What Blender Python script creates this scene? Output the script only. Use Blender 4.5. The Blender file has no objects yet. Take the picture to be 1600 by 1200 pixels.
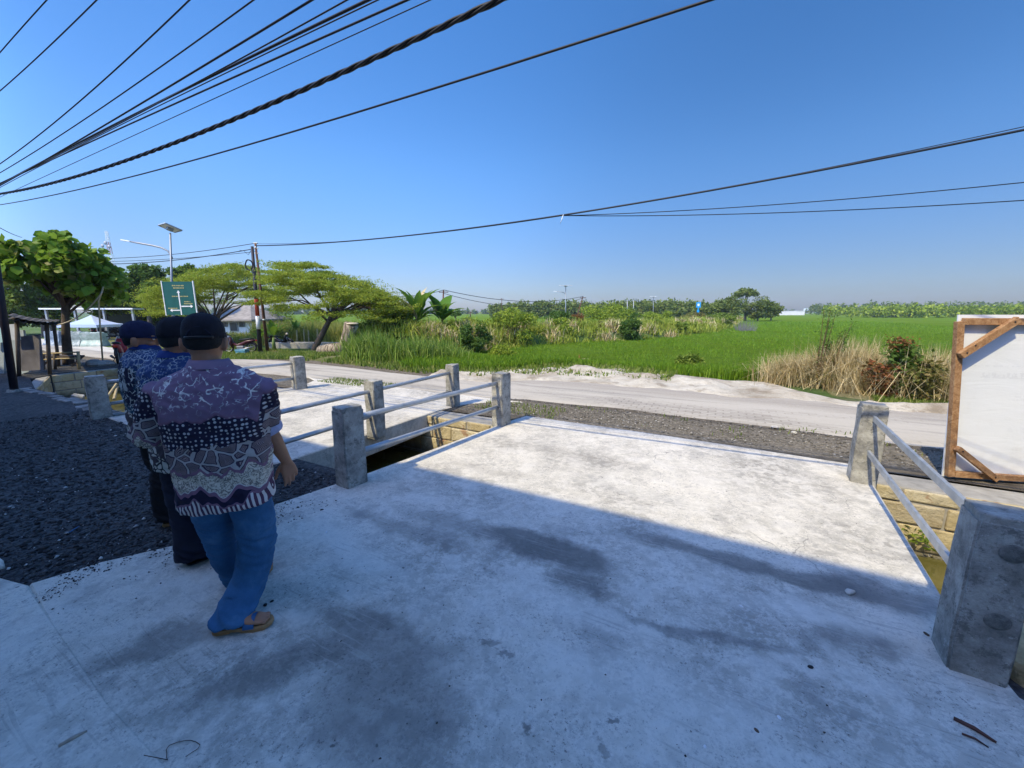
import bpy, bmesh, math, random
import numpy as np
from mathutils import Vector, Matrix, noise as mnoise

random.seed(7)
RNG = np.random.default_rng(7)
scene = bpy.context.scene
COL = scene.collection
R = math.radians

# ------------------------------------------------------------------ camera model
HC = 1.62
FPX = 620.0
PITCH = math.atan(112.0 / FPX)
CP, SP = math.cos(PITCH), math.sin(PITCH)

def ray(u, v):
    dx = (u - 800.0) / FPX
    dy = (600.0 - v) / FPX
    return Vector((dx, CP + dy * SP, -SP + dy * CP))

def at(u, v, Y):
    d = ray(u, v)
    k = Y / d.y
    return Vector((d.x * k, Y, HC + d.z * k))

def G(u, v, z=0.0):
    d = ray(u, v)
    k = (z - HC) / d.z
    return Vector((d.x * k, d.y * k, z))

# street frame: s runs along the canal, t runs across it towards the road
CX, CY = 0.884, -0.467
NX, NY = 0.467, 0.884

def ST(s, t, z=0.0):
    return Vector((s * CX + t * NX, s * CY + t * NY, z))

def toST(p):
    return (p.x * CX + p.y * CY, p.x * NX + p.y * NY)

def sstep(x, a, b):
    k = min(1.0, max(0.0, (x - a) / (b - a)))
    return k * k * (3 - 2 * k)

LOW = -0.7
def zg(x, y):
    """ground height beyond the canal: level with the bridges, then falling to the field"""
    t = x * NX + y * NY; s = x * CX + y * CY
    return LOW * max(sstep(t, 10.5, 18.0), sstep(-s, 12.0, 23.0) * sstep(t, 6.0, 10.0))

def GS(u, v, up=0.0):
    """ground point seen at u, v on the sloping land"""
    d = ray(u, v)
    lo, hi = 0.2, 900.0
    def f(k):
        return HC + d.z * k - zg(d.x * k, d.y * k) - up
    for i in range(60):
        m = 0.5 * (lo + hi)
        if f(m) > 0: lo = m
        else: hi = m
    return Vector((d.x * lo, d.y * lo, zg(d.x * lo, d.y * lo) + up))

# ------------------------------------------------------------------ objects
ORG = {}

def origin_of(o):
    return ORG.get(o.name, Vector((0, 0, 0))) if o else Vector((0, 0, 0))

def tag(o, label=None, cat=None, group=None, kind=None):
    if label: o['label'] = label
    if cat: o['category'] = cat
    if group: o['group'] = group
    if kind: o['kind'] = kind
    return o

def thing(name, loc, label, cat, group=None, rz=0.0):
    o = bpy.data.objects.new(name, None)
    o.empty_display_size = 0.2
    COL.objects.link(o)
    o.location = loc
    o.rotation_euler = (0, 0, rz)
    ORG[o.name] = Vector(loc)
    return tag(o, label, cat, group)

def link_mesh(name, me, mat=None, parent=None, smooth=False):
    o = bpy.data.objects.new(name, me)
    COL.objects.link(o)
    if mat is not None and not me.materials:
        if isinstance(mat, (list, tuple)):
            for m in mat: me.materials.append(m)
        else:
            me.materials.append(mat)
    if parent is not None:
        o.parent = parent
        ORG[o.name] = origin_of(parent)
    if smooth:
        me.polygons.foreach_set('use_smooth', [True] * len(me.polygons))
    return o

def copy_tree(o, parent=None):
    c = o.copy(); COL.objects.link(c)
    if parent is not None: c.parent = parent
    for ch in list(o.children):
        copy_tree(ch, c)
    return c

def frame_from(d, up=Vector((0, 0, 1))):
    d = d.normalized()
    if abs(d.dot(up)) > 0.98: up = Vector((1, 0, 0))
    r = d.cross(up).normalized()
    u = r.cross(d).normalized()
    return r, u

class MB:
    """collects shapes, then links them as one mesh"""
    def __init__(self):
        self.v = []; self.f = []; self.m = []; self.mi = 0
    def add(self, vs, fs):
        b = len(self.v)
        self.v.extend([Vector(p) for p in vs])
        for f in fs:
            self.f.append(tuple(b + i for i in f)); self.m.append(self.mi)
        return self
    def box(self, c, size, rot=None):
        c = Vector(c); h = Vector(size) * 0.5
        vs = [Vector((x * h.x, y * h.y, z * h.z)) for x in (-1, 1) for y in (-1, 1) for z in (-1, 1)]
        if rot is not None: vs = [rot @ p for p in vs]
        return self.add([c + p for p in vs], [(0, 1, 3, 2), (4, 6, 7, 5), (0, 4, 5, 1), (2, 3, 7, 6), (0, 2, 6, 4), (1, 5, 7, 3)])
    def bar(self, a, b, w, d, up=Vector((0, 0, 1))):
        a = Vector(a); b = Vector(b)
        r, u = frame_from(b - a, up)
        r = r * w * .5; u = u * d * .5
        vs = [a - r - u, a + r - u, a + r + u, a - r + u, b - r - u, b + r - u, b + r + u, b - r + u]
        return self.add(vs, [(0, 1, 2, 3), (4, 7, 6, 5), (0, 4, 5, 1), (1, 5, 6, 2), (2, 6, 7, 3), (3, 7, 4, 0)])
    def tube(self, pts, rad, n=8, cap=True):
        pts = [Vector(p) for p in pts]
        if not isinstance(rad, (list, tuple)): rad = [rad] * len(pts)
        r = None; vs = []; fs = []
        for i, p in enumerate(pts):
            d = (pts[min(i + 1, len(pts) - 1)] - pts[max(i - 1, 0)])
            if d.length < 1e-9: d = Vector((0, 0, 1))
            d.normalize()
            if r is None: r, u = frame_from(d)
            else:
                r = (r - d * r.dot(d)).normalized(); u = r.cross(d).normalized()
            for k in range(n):
                a = 2 * math.pi * k / n
                vs.append(p + (r * math.cos(a) + u * math.sin(a)) * rad[i])
        for i in range(len(pts) - 1):
            for k in range(n):
                k2 = (k + 1) % n
                fs.append((i * n + k, i * n + k2, (i + 1) * n + k2, (i + 1) * n + k))
        if cap:
            fs.append(tuple(range(n - 1, -1, -1)))
            fs.append(tuple((len(pts) - 1) * n + k for k in range(n)))
        return self.add(vs, fs)
    def ellipsoid(self, c, rad, rot=None, nu=12, nv=8):
        c = Vector(c); vs = []; fs = []
        for j in range(1, nv):
            ph = math.pi * j / nv
            for i in range(nu):
                th = 2 * math.pi * i / nu
                p = Vector((rad[0] * math.sin(ph) * math.cos(th), rad[1] * math.sin(ph) * math.sin(th), rad[2] * math.cos(ph)))
                if rot is not None: p = rot @ p
                vs.append(c + p)
        t = Vector((0, 0, rad[2])); 
        if rot is not None: t = rot @ t
        vs.append(c + t); vs.append(c - t)
        top = len(vs) - 2; bot = len(vs) - 1
        for j in range(nv - 2):
            for i in range(nu):
                i2 = (i + 1) % nu
                fs.append((j * nu + i, (j + 1) * nu + i, (j + 1) * nu + i2, j * nu + i2))
        for i in range(nu):
            i2 = (i + 1) % nu
            fs.append((top, i, i2)); fs.append((bot, (nv - 2) * nu + i2, (nv - 2) * nu + i))
        return self.add(vs, fs)
    def prism(self, poly, z0, z1):
        n = len(poly)
        vs = [Vector((p[0], p[1], z0)) for p in poly] + [Vector((p[0], p[1], z1)) for p in poly]
        area = sum(poly[i][0] * poly[(i + 1) % n][1] - poly[(i + 1) % n][0] * poly[i][1] for i in range(n))
        if area < 0:
            vs = vs[:n][::-1] + vs[n:][::-1]
        fs = [tuple(range(n - 1, -1, -1)), tuple(range(n, 2 * n))]
        for i in range(n):
            j = (i + 1) % n
            fs.append((i, j, n + j, n + i))
        return self.add(vs, fs)
    def loft(self, rings, n=24, ex=2.0):
        """rings: (centre, axis a, axis b); closed ends"""
        vs = []; fs = []
        for c, a, b in rings:
            for k in range(n):
                th = 2 * math.pi * k / n
                co, si = math.cos(th), math.sin(th)
                if ex != 2.0:
                    co = math.copysign(abs(co) ** (2 / ex), co); si = math.copysign(abs(si) ** (2 / ex), si)
                vs.append(c + a * co + b * si)
        for i in range(len(rings) - 1):
            for k in range(n):
                k2 = (k + 1) % n
                fs.append((i * n + k, i * n + k2, (i + 1) * n + k2, (i + 1) * n + k))
        fs.append(tuple(range(n - 1, -1, -1)))
        fs.append(tuple((len(rings) - 1) * n + k for k in range(n)))
        return self.add(vs, fs)
    def limb(self, pts, rad, n=14):
        """tube with round ends"""
        pts = [Vector(p) for p in pts]; rad = list(rad)
        d0 = (pts[0] - pts[1]).normalized(); d1 = (pts[-1] - pts[-2]).normalized()
        P = []; Q = []
        for a in (80, 50, 25):
            P.append(pts[0] + d0 * rad[0] * math.sin(R(a))); Q.append(rad[0] * math.cos(R(a)))
        P += pts; Q += rad
        for a in (25, 50, 80):
            P.append(pts[-1] + d1 * rad[-1] * math.sin(R(a))); Q.append(rad[-1] * math.cos(R(a)))
        return self.tube(P, Q, n)
    def mesh(self, name, org=None):
        me = bpy.data.meshes.new(name)
        if org is None: org = Vector((0, 0, 0))
        me.from_pydata([tuple(p - org) for p in self.v], [], self.f)
        if any(self.m): me.polygons.foreach_set('material_index', self.m)
        me.update()
        return me
    def build(self, name, mat, parent=None, smooth=False, bevel=0.0, seg=2):
        me = self.mesh(name, origin_of(parent))
        o = link_mesh(name, me, mat, parent, smooth)
        if bevel:
            b = o.modifiers.new('bevel', 'BEVEL'); b.width = bevel; b.segments = seg; b.limit_method = 'ANGLE'
        return o

def mesh_np(name, verts, quads=None, tris=None):
    me = bpy.data.meshes.new(name)
    verts = np.asarray(verts, dtype=np.float32).reshape(-1, 3)
    nq = 0 if quads is None else len(quads)
    nt = 0 if tris is None else len(tris)
    me.vertices.add(len(verts)); me.vertices.foreach_set('co', verts.ravel())
    loops = []
    if nq: loops.append(np.asarray(quads, dtype=np.int32).ravel())
    if nt: loops.append(np.asarray(tris, dtype=np.int32).ravel())
    lv = np.concatenate(loops)
    me.loops.add(len(lv)); me.loops.foreach_set('vertex_index', lv)
    starts = np.concatenate([np.arange(nq) * 4, nq * 4 + np.arange(nt) * 3]).astype(np.int32)
    me.polygons.add(nq + nt)
    me.polygons.foreach_set('loop_start', starts)
    me.polygons.foreach_set('loop_total', np.concatenate([np.full(nq, 4), np.full(nt, 3)]).astype(np.int32))
    me.update(calc_edges=True); me.validate()
    return me

def catenary(a, m, b, n=24, ext0=0.0, ext1=0.0):
    """parabola through three points, parameter 0..1 with m at its own horizontal share"""
    a = Vector(a); m = Vector(m); b = Vector(b)
    hab = Vector((b.x - a.x, b.y - a.y)); ham = Vector((m.x - a.x, m.y - a.y))
    k = ham.dot(hab) / hab.dot(hab)
    out = []
    base_m = a + (b - a) * k
    q = (m.z - base_m.z) / (k * (k - 1)) if 0.01 < k < 0.99 else 0.0
    for i in range(n + 1):
        x = -ext0 + (1 + ext0 + ext1) * i / n
        p = a + (b - a) * x
        p.z += q * x * (x - 1)
        out.append(p)
    return out

# ------------------------------------------------------------------ node helper
class X:
    def __init__(self, nt, s): self.nt = nt; self.s = s
    def _op(self, op, b, rev=False, c=None):
        n = self.nt.nodes.new('ShaderNodeMath'); n.operation = op
        vals = [self, b] if not rev else [b, self]
        if c is not None: vals.append(c)
        for i, q in enumerate(vals):
            if isinstance(q, X): self.nt.links.new(q.s, n.inputs[i])
            elif q is not None: n.inputs[i].default_value = q
        return X(self.nt, n.outputs[0])
    def __add__(s, b): return s._op('ADD', b)
    __radd__ = __add__
    def __sub__(s, b): return s._op('SUBTRACT', b)
    def __rsub__(s, b): return s._op('SUBTRACT', b, True)
    def __mul__(s, b): return s._op('MULTIPLY', b)
    __rmul__ = __mul__
    def __truediv__(s, b): return s._op('DIVIDE', b)
    def lt(s, b): return s._op('LESS_THAN', b)
    def gt(s, b): return s._op('GREATER_THAN', b)
    def mn(s, b): return s._op('MINIMUM', b)
    def mx(s, b): return s._op('MAXIMUM', b)
    def pw(s, b): return s._op('POWER', b)
    def sin(s): return s._op('SINE', None)
    def abs(s): return s._op('ABSOLUTE', None)
    def fract(s): return s._op('FRACT', None)
    def pingpong(s, b): return s._op('PINGPONG', b)
    def ss(s, a, b, lo=0.0, hi=1.0):
        n = s.nt.nodes.new('ShaderNodeMapRange'); n.interpolation_type = 'SMOOTHSTEP'
        s.nt.links.new(s.s, n.inputs[0])
        for i, q in enumerate((a, b, lo, hi)):
            if isinstance(q, X): s.nt.links.new(q.s, n.inputs[i + 1])
            else: n.inputs[i + 1].default_value = q
        return X(s.nt, n.outputs[0])

class Mat:
    def __init__(self, name, rough=0.8, spec=0.3):
        self.m = bpy.data.materials.new(name); self.m.use_nodes = True
        self.nt = self.m.node_tree; self.N = self.nt.nodes; self.L = self.nt.links
        self.b = self.N['Principled BSDF']; self.out = self.N['Material Output']
        self.b.inputs['Roughness'].default_value = rough
        self.b.inputs['Specular IOR Level'].default_value = spec
        tc = self.N.new('ShaderNodeTexCoord')
        self.obj = X(self.nt, tc.outputs['Object'])
        self.nrm = X(self.nt, tc.outputs['Normal'])
    def sock(self, n, inp, v):
        if isinstance(v, X): self.L.new(v.s, n.inputs[inp])
        elif v is not None: n.inputs[inp].default_value = v
    def sep(self, v=None):
        n = self.N.new('ShaderNodeSeparateXYZ'); self.L.new((v or self.obj).s, n.inputs[0])
        return [X(self.nt, n.outputs[i]) for i in range(3)]
    def comb(self, x, y, z):
        n = self.N.new('ShaderNodeCombineXYZ')
        for i, q in enumerate((x, y, z)): self.sock(n, i, q)
        return X(self.nt, n.outputs[0])
    def map(self, v=None, scale=(1, 1, 1), rot=(0, 0, 0), loc=(0, 0, 0)):
        n = self.N.new('ShaderNodeMapping'); self.L.new((v or self.obj).s, n.inputs[0])
        n.inputs['Scale'].default_value = scale; n.inputs['Rotation'].default_value = rot; n.inputs['Location'].default_value = loc
        return X(self.nt, n.outputs[0])
    def noise(self, scale, detail=4, rough=0.55, v=None, dist=0.0, color=False):
        n = self.N.new('ShaderNodeTexNoise'); self.L.new((v or self.obj).s, n.inputs['Vector'])
        n.inputs['Scale'].default_value = scale; n.inputs['Detail'].default_value = detail
        n.inputs['Roughness'].default_value = rough; n.inputs['Distortion'].default_value = dist
        return X(self.nt, n.outputs['Color' if color else 0])
    def voro(self, scale, feature='F1', v=None, rnd=1.0, color=False):
        n = self.N.new('ShaderNodeTexVoronoi'); self.L.new((v or self.obj).s, n.inputs['Vector'])
        n.feature = feature; n.inputs['Scale'].default_value = scale; n.inputs['Randomness'].default_value = rnd
        return X(self.nt, n.outputs['Color' if color else 'Distance'])
    def vmix(self, a, b, k):
        """a + b*k on vectors"""
        n = self.N.new('ShaderNodeVectorMath'); n.operation = 'MULTIPLY_ADD'
        self.L.new(b.s, n.inputs[0]); n.inputs[1].default_value = (k, k, k); self.L.new(a.s, n.inputs[2])
        m = self.N.new('ShaderNodeVectorMath'); m.operation = 'SUBTRACT'; self.L.new(n.outputs[0], m.inputs[0]); m.inputs[1].default_value = (k * .5, k * .5, k * .5)
        return X(self.nt, m.outputs[0])
    def warp(self, scale, k, v=None):
        return self.vmix(v or self.obj, self.noise(scale, 3, .55, v, color=True), k)
    def ramp(self, fac, stops, interp='LINEAR'):
        n = self.N.new('ShaderNodeValToRGB'); self.L.new(fac.s, n.inputs[0])
        cr = n.color_ramp; cr.interpolation = interp
        while len(cr.elements) < len(stops): cr.elements.new(0.5)
        for e, (p, c) in zip(cr.elements, stops):
            e.position = p; e.color = (c[0], c[1], c[2], 1)
        return X(self.nt, n.outputs[0])
    def mix(self, fac, a, b, blend='MIX'):
        n = self.N.new('ShaderNodeMix'); n.data_type = 'RGBA'; n.blend_type = blend
        self.sock(n, 0, fac)
        for i, q in ((6, a), (7, b)):
            if isinstance(q, X): self.L.new(q.s, n.inputs[i])
            else: n.inputs[i].default_value = (q[0], q[1], q[2], 1)
        return X(self.nt, n.outputs[2])
    def rnd(self):
        n = self.N.new('ShaderNodeNewGeometry'); return X(self.nt, n.outputs['Random Per Island'])
    def color(self, c):
        if isinstance(c, X): self.L.new(c.s, self.b.inputs['Base Color'])
        else: self.b.inputs['Base Color'].default_value = (c[0], c[1], c[2], 1)
        return self
    def rough(self, x):
        self.sock(self.b, 'Roughness', x); return self
    def bump(self, h, strength=0.4, dist=0.02):
        n = self.N.new('ShaderNodeBump'); n.inputs['Strength'].default_value = strength; n.inputs['Distance'].default_value = dist
        self.L.new(h.s, n.inputs['Height']); self.L.new(n.outputs[0], self.b.inputs['Normal'])
        return self
    def translucent(self, fac, col):
        t = self.N.new('ShaderNodeBsdfTranslucent'); mx = self.N.new('ShaderNodeMixShader'); mx.inputs[0].default_value = fac
        if isinstance(col, X): self.L.new(col.s, t.inputs[0])
        else: t.inputs[0].default_value = (*col, 1)
        self.L.new(self.b.outputs[0], mx.inputs[1]); self.L.new(t.outputs[0], mx.inputs[2]); self.L.new(mx.outputs[0], self.out.inputs['Surface'])
        return self

def plain(name, col, rough=0.7, var=0.12, scale=6.0, metal=0.0, spec=0.3, bump=0.0):
    """a simple coloured material with some wear in it"""
    M = Mat(name, rough, spec)
    n = M.noise(scale, 5, .6)
    d = tuple(max(0, c * (1 - var)) for c in col); l = tuple(min(1, c * (1 + var)) for c in col)
    M.color(M.ramp(n, [(0.3, d), (0.7, l)]))
    M.b.inputs['Metallic'].default_value = metal
    if bump: M.bump(M.noise(scale * 6, 4, .6), bump, 0.01)
    return M.m

def leafmat(name, cols, trans=0.3, rough=0.5, big=None):
    """cols: dark, mid, light leaf colours spread over the leaves"""
    M = Mat(name, rough, 0.12)
    r = M.rnd()
    n = len(cols)
    c = M.ramp(r, [(i / max(1, n - 1), q) for i, q in enumerate(cols)])
    if big:
        c = M.mix(M.noise(big[0], 3, .5).ss(.4, .65), c, M.mix(.6, c, big[1]))
    M.color(c)
    M.translucent(trans, M.mix(.5, c, (0.25, 0.40, 0.05), 'MIX'))
    return M.m
USE_HAZE = True
# ================================================================== light, sky, camera
SUN_DIR = Vector((-0.69, -0.72, 0)).normalized()
SUN_EL = R(52.0)
world = bpy.data.worlds.new("World"); scene.world = world; world.use_nodes = True
wn = world.node_tree.nodes; wl = world.node_tree.links
sky = wn.new('ShaderNodeTexSky'); sky.sky_type = 'NISHITA'; sky.sun_disc = False
sky.sun_elevation = SUN_EL; sky.sun_rotation = math.atan2(SUN_DIR.x, SUN_DIR.y)
sky.altitude = 0.0; sky.air_density = 1.0; sky.dust_density = 0.6; sky.ozone_density = 3.0
bg = wn['Background']; bg.inputs['Strength'].default_value = 0.15
hs_ = wn.new('ShaderNodeHueSaturation'); hs_.inputs['Saturation'].default_value = 1.3; wl.new(sky.outputs[0], hs_.inputs['Color'])
# the dusty air low over the plain takes some of the glare off the horizon
tc_ = wn.new('ShaderNodeTexCoord'); sx_ = wn.new('ShaderNodeSeparateXYZ'); wl.new(tc_.outputs['Generated'], sx_.inputs[0])
mr_ = wn.new('ShaderNodeMapRange'); mr_.interpolation_type = 'SMOOTHSTEP'; wl.new(sx_.outputs['Z'], mr_.inputs[0]); mr_.inputs[1].default_value = -.03; mr_.inputs[2].default_value = .34
tint_ = wn.new('ShaderNodeMix'); tint_.data_type = 'RGBA'; wl.new(mr_.outputs[0], tint_.inputs[0]); tint_.inputs[6].default_value = (.40, .42, .58, 1); tint_.inputs[7].default_value = (1.0, .925, 1.0, 1)
mul_ = wn.new('ShaderNodeMix'); mul_.data_type = 'RGBA'; mul_.blend_type = 'MULTIPLY'; mul_.inputs[0].default_value = 1.0
wl.new(hs_.outputs[0], mul_.inputs[6]); wl.new(tint_.outputs[2], mul_.inputs[7])
# the blue deepens away from the sun; sky behind the camera brightened to lift shade
dt_ = wn.new('ShaderNodeVectorMath'); dt_.operation = 'DOT_PRODUCT'; wl.new(tc_.outputs['Generated'], dt_.inputs[0]); dt_.inputs[1].default_value = SUN_DIR
rp_ = wn.new('ShaderNodeMapRange'); wl.new(dt_.outputs['Value'], rp_.inputs[0]); rp_.inputs[1].default_value = -1; rp_.inputs[2].default_value = 1; rp_.inputs[3].default_value = 0; rp_.inputs[4].default_value = 1
cr_ = wn.new('ShaderNodeFloatCurve'); wl.new(rp_.outputs[0], cr_.inputs['Value'])
cv_ = cr_.mapping.curves[0]
for i_, (a_, b_) in enumerate(((0, .22), (.05, .245), (.2, .36), (.40, .39), (.50, .385), (.58, .66), (1, 1.1))):
    if i_ in (0,): cv_.points[0].location = (a_, b_)
    elif a_ == 1: cv_.points[-1].location = (a_, b_)
    else: cv_.points.new(a_, b_)
cr_.mapping.update()
db_ = wn.new('ShaderNodeMath'); db_.operation = 'MULTIPLY'; db_.inputs[1].default_value = 2.0; wl.new(cr_.outputs[0], db_.inputs[0])
sc_ = wn.new('ShaderNodeVectorMath'); sc_.operation = 'SCALE'; wl.new(mul_.outputs[2], sc_.inputs[0]); wl.new(db_.outputs[0], sc_.inputs['Scale']); wl.new(sc_.outputs[0], bg.inputs[0])

sun = bpy.data.lights.new('sun', 'SUN'); sun.energy = 2.3; sun.angle = R(0.5); sun.color = (1.0, 0.87, 0.56)
so = bpy.data.objects.new('sun', sun); COL.objects.link(so)
sv = Vector((SUN_DIR.x * math.cos(SUN_EL), SUN_DIR.y * math.cos(SUN_EL), math.sin(SUN_EL)))
so.rotation_euler = (-sv).to_track_quat('-Z', 'Y').to_euler()
so.location = (-6, -6, 12)

cam = bpy.data.cameras.new('camera'); cam.sensor_width = 36.0; cam.lens = 36.0 * FPX / 1600.0
cam.clip_start = 0.05; cam.clip_end = 8000
co = bpy.data.objects.new('camera', cam); COL.objects.link(co)
co.location = (0, 0, HC); co.rotation_euler = (math.pi / 2 - PITCH, 0, 0)
scene.camera = co
scene.view_settings.view_transform = 'Standard'; scene.view_settings.look = 'None'
scene.view_settings.exposure = 1.12; scene.view_settings.gamma = 1.0
scene.cycles.max_bounces = 6; scene.cycles.diffuse_bounces = 3; scene.cycles.transparent_max_bounces = 4
scene.cycles.use_denoising = True

# ================================================================== materials of the setting
def st_of(M):
    x, y, z = M.sep()
    return x * CX + y * CY, x * NX + y * NY, z

def spot(M, wv, p, rx, ry, ang=0.0, soft=0.5):
    """a stain of its own shape lying at p"""
    q = M.map(wv, (1 / rx, 1 / ry, 0), (0, 0, 0), (0, 0, 0))
    n = M.N.new('ShaderNodeVectorMath'); n.operation = 'SUBTRACT'
    M.L.new(wv.s, n.inputs[0]); n.inputs[1].default_value = (p[0], p[1], 0)
    r = M.map(X(M.nt, n.outputs[0]), (1, 1, 0), (0, 0, -ang))
    r = M.map(r, (1 / rx, 1 / ry, 0))
    l = M.N.new('ShaderNodeVectorMath'); l.operation = 'LENGTH'; M.L.new(r.s, l.inputs[0])
    return X(M.nt, l.outputs['Value']).ss(1.0 + soft * .5, 1.0 - soft)

def concrete_deck(name, stains, tone=1.0, blotch=0.5):
    M = Mat(name, 0.85, 0.2)
    big = M.noise(0.9, 6, .62, M.warp(.7, .5))
    med = M.noise(3.5, 6, .65, M.warp(2.0, .15))
    c = M.ramp(big, [(.30, (.24 * tone, .225 * tone, .195 * tone)), (.45, (.39 * tone, .365 * tone, .315 * tone)), (.58, (.53 * tone, .495 * tone, .425 * tone))])
    c = M.mix(M.noise(14, 6, .78).ss(.44, .58) * .65, c, (.60 * tone, .56 * tone, .49 * tone))
    c = M.mix(M.noise(7, 7, .8, M.warp(5, .08)).ss(.52, .62) * .55, c, (.25 * tone, .235 * tone, .21 * tone))
    c = M.mix(M.noise(2.2, 7, .75, M.map(loc=(9, 4, 0))).ss(.53, .62) * .5, c, (.28 * tone, .265 * tone, .24 * tone))
    c = M.mix(M.noise(38, 6, .8).ss(.55, .63) * .50, c, (.25, .245, .235))
    fl = M.noise(55, 5, .8, M.map(loc=(1, 8, 0))); c = M.mix(fl.ss(.57, .62) * M.noise(3.0, 4, .6, M.map(loc=(6, 2, 0))).ss(.40, .58) * .75, c, (.13, .125, .12))
    c = M.mix(med.ss(.50, .62) * .5, c, (.60 * tone, .565 * tone, .50 * tone))       # lime bloom
    c = M.mix(med.ss(.47, .30) * .5 * blotch, c, (.22, .22, .215))
    wv = M.warp(1.6, .42)
    wv = M.vmix(wv, M.noise(9, 6, .75, color=True), .16)
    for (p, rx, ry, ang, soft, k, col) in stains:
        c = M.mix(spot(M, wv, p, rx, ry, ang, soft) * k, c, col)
    # trowel scratches across the pour
    s, t, z = st_of(M)
    sc = M.noise(1.0, 3, .6, M.comb(s * 4.0, t * 42.0, 0.0), .6)
    c = M.mix(sc.ss(.56, .64) * .22 * M.noise(1.3, 2).ss(.42, .58), c, (.64, .61, .54))
    sc2 = M.noise(1.0, 4, .7, M.comb(s * 2.2, t * 30.0, 3.0), 1.2); c = M.mix(sc2.ss(.57, .63) * .30 * M.noise(.9, 3, v=M.map(loc=(2, 7, 0))).ss(.45, .60), c, (.17, .16, .15))
    # little dark crumbs and tar spots trodden in
    v = M.voro(34, 'F1'); d = M.noise(1.1, 3, .6).ss(.42, .62)
    c = M.mix(v.lt(.10) * d * .6, c, (.08, .075, .07))
    v2 = M.voro(9, 'F1', M.warp(14, .05)); c = M.mix(v2.lt(.07) * M.noise(.8, 2, v=M.map(loc=(5, 3, 0))).ss(.5, .6) * .7, c, (.09, .088, .085))
    # hair cracks
    cr = M.voro(.55, 'DISTANCE_TO_EDGE', M.warp(2.2, .5))
    c = M.mix(cr.lt(.0016) * M.noise(1.7, 2).ss(.52, .60) * .5, c, (.16, .155, .15))
    M.color(c)
    h = M.noise(60, 5, .7) * .5 + M.noise(6, 5, .6) * 1.2 + med * .8
    M.bump(h, .55, .02)
    return M.m

def gravel_mat(name, dark, light, white=0.0, scale=1.0):
    M = Mat(name, 0.9, 0.2)
    v = M.voro(30 * scale, 'F1', color=True)
    g = M.sep(v)[0]
    c = M.ramp(g, [(0, dark), (.6, tuple(.5 * (a + b) for a, b in zip(dark, light))), (1, light)])
    c = M.mix(M.noise(1.2, 5, .6).ss(.42, .66) * .5, c, light)
    c = M.mix(M.noise(.35, 4, .6).ss(.5, .7) * .5, c, dark)
    if white:
        w = M.voro(11 * scale, 'F1').lt(.16) * M.noise(.7, 3, .6, M.map(loc=(3, 1, 0))).ss(.48, .62)
        c = M.mix(w * white, c, (.62, .6, .56))
    M.color(c)
    M.bump(M.voro(30 * scale, 'F1') * -1.0 + M.noise(9, 4) * .8, .9, .03)
    return M.m

m_yard = gravel_mat('dark_gravel', (.034, .034, .037), (.10, .10, .10), .0)
m_strip = gravel_mat('grey_gravel', (.10, .086, .064), (.23, .20, .155), .8)

def road_mat():
    M = Mat('block_paving', .85, .25)
    s, t, z = st_of(M)
    n = M.N.new('ShaderNodeTexBrick'); v = M.comb(s, t, 0.0)
    M.L.new(v.s, n.inputs[0]); n.inputs['Scale'].default_value = 1.0
    n.inputs['Brick Width'].default_value = .22; n.inputs['Row Height'].default_value = .11; n.inputs['Mortar Size'].default_value = .014
    n.inputs['Mortar Smooth'].default_value = .3
    n.inputs['Color1'].default_value = (.31, .275, .225, 1); n.inputs['Color2'].default_value = (.42, .38, .315, 1); n.inputs['Mortar'].default_value = (.235, .205, .165, 1)
    c = X(M.nt, n.outputs[0]); f = X(M.nt, n.outputs[1])
    dust = M.noise(.8, 5, .65, M.comb(s * .35, t, 0.0))
    c = M.mix(dust.ss(.34, .56) * .92, c, (.46, .415, .34))
    wt = t + M.noise(.6, 3) * .8
    c = M.mix(wt.ss(8.2, 8.8) * .8, c, (.33, .29, .235))                    # worn grey track along the far side
    c = M.mix(wt.ss(9.2, 9.9) * .9, c, (.56, .53, .46))
    c = M.mix(M.noise(1.0, 3, .6, M.comb(s * .25, t * 4, 0.0)).ss(.52, .68) * .5, c, (.20, .185, .165))
    c = M.mix(M.noise(22, 4, .7).ss(.5, .7) * .35, c, (.5, .47, .42))
    M.color(c); M.bump(f * -.3 + M.noise(30, 4) * .5, .4, .015)
    return M.m
m_road = road_mat()

def sand_mat():
    M = Mat('white_sand', .95, .1)
    c = M.ramp(M.noise(.9, 6, .65, M.warp(1.0, .5)), [(.34, (.27, .22, .155)), (.45, (.44, .385, .30)), (.60, (.60, .55, .45))])
    c = M.mix(M.noise(12, 5, .75).ss(.52, .7) * .5, c, (.34, .30, .24))
    c = M.mix(M.noise(2.2, 5, .7, M.map(loc=(3, 3, 0))).ss(.54, .66) * .6, c, (.25, .205, .15)); c = M.mix(M.voro(14).lt(.12) * .6, c, (.26, .24, .21))
    M.color(c); M.bump(M.noise(5, 6, .7) + M.noise(40, 3) * .4, .8, .06)
    return M.m
m_sand = sand_mat()

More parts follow.
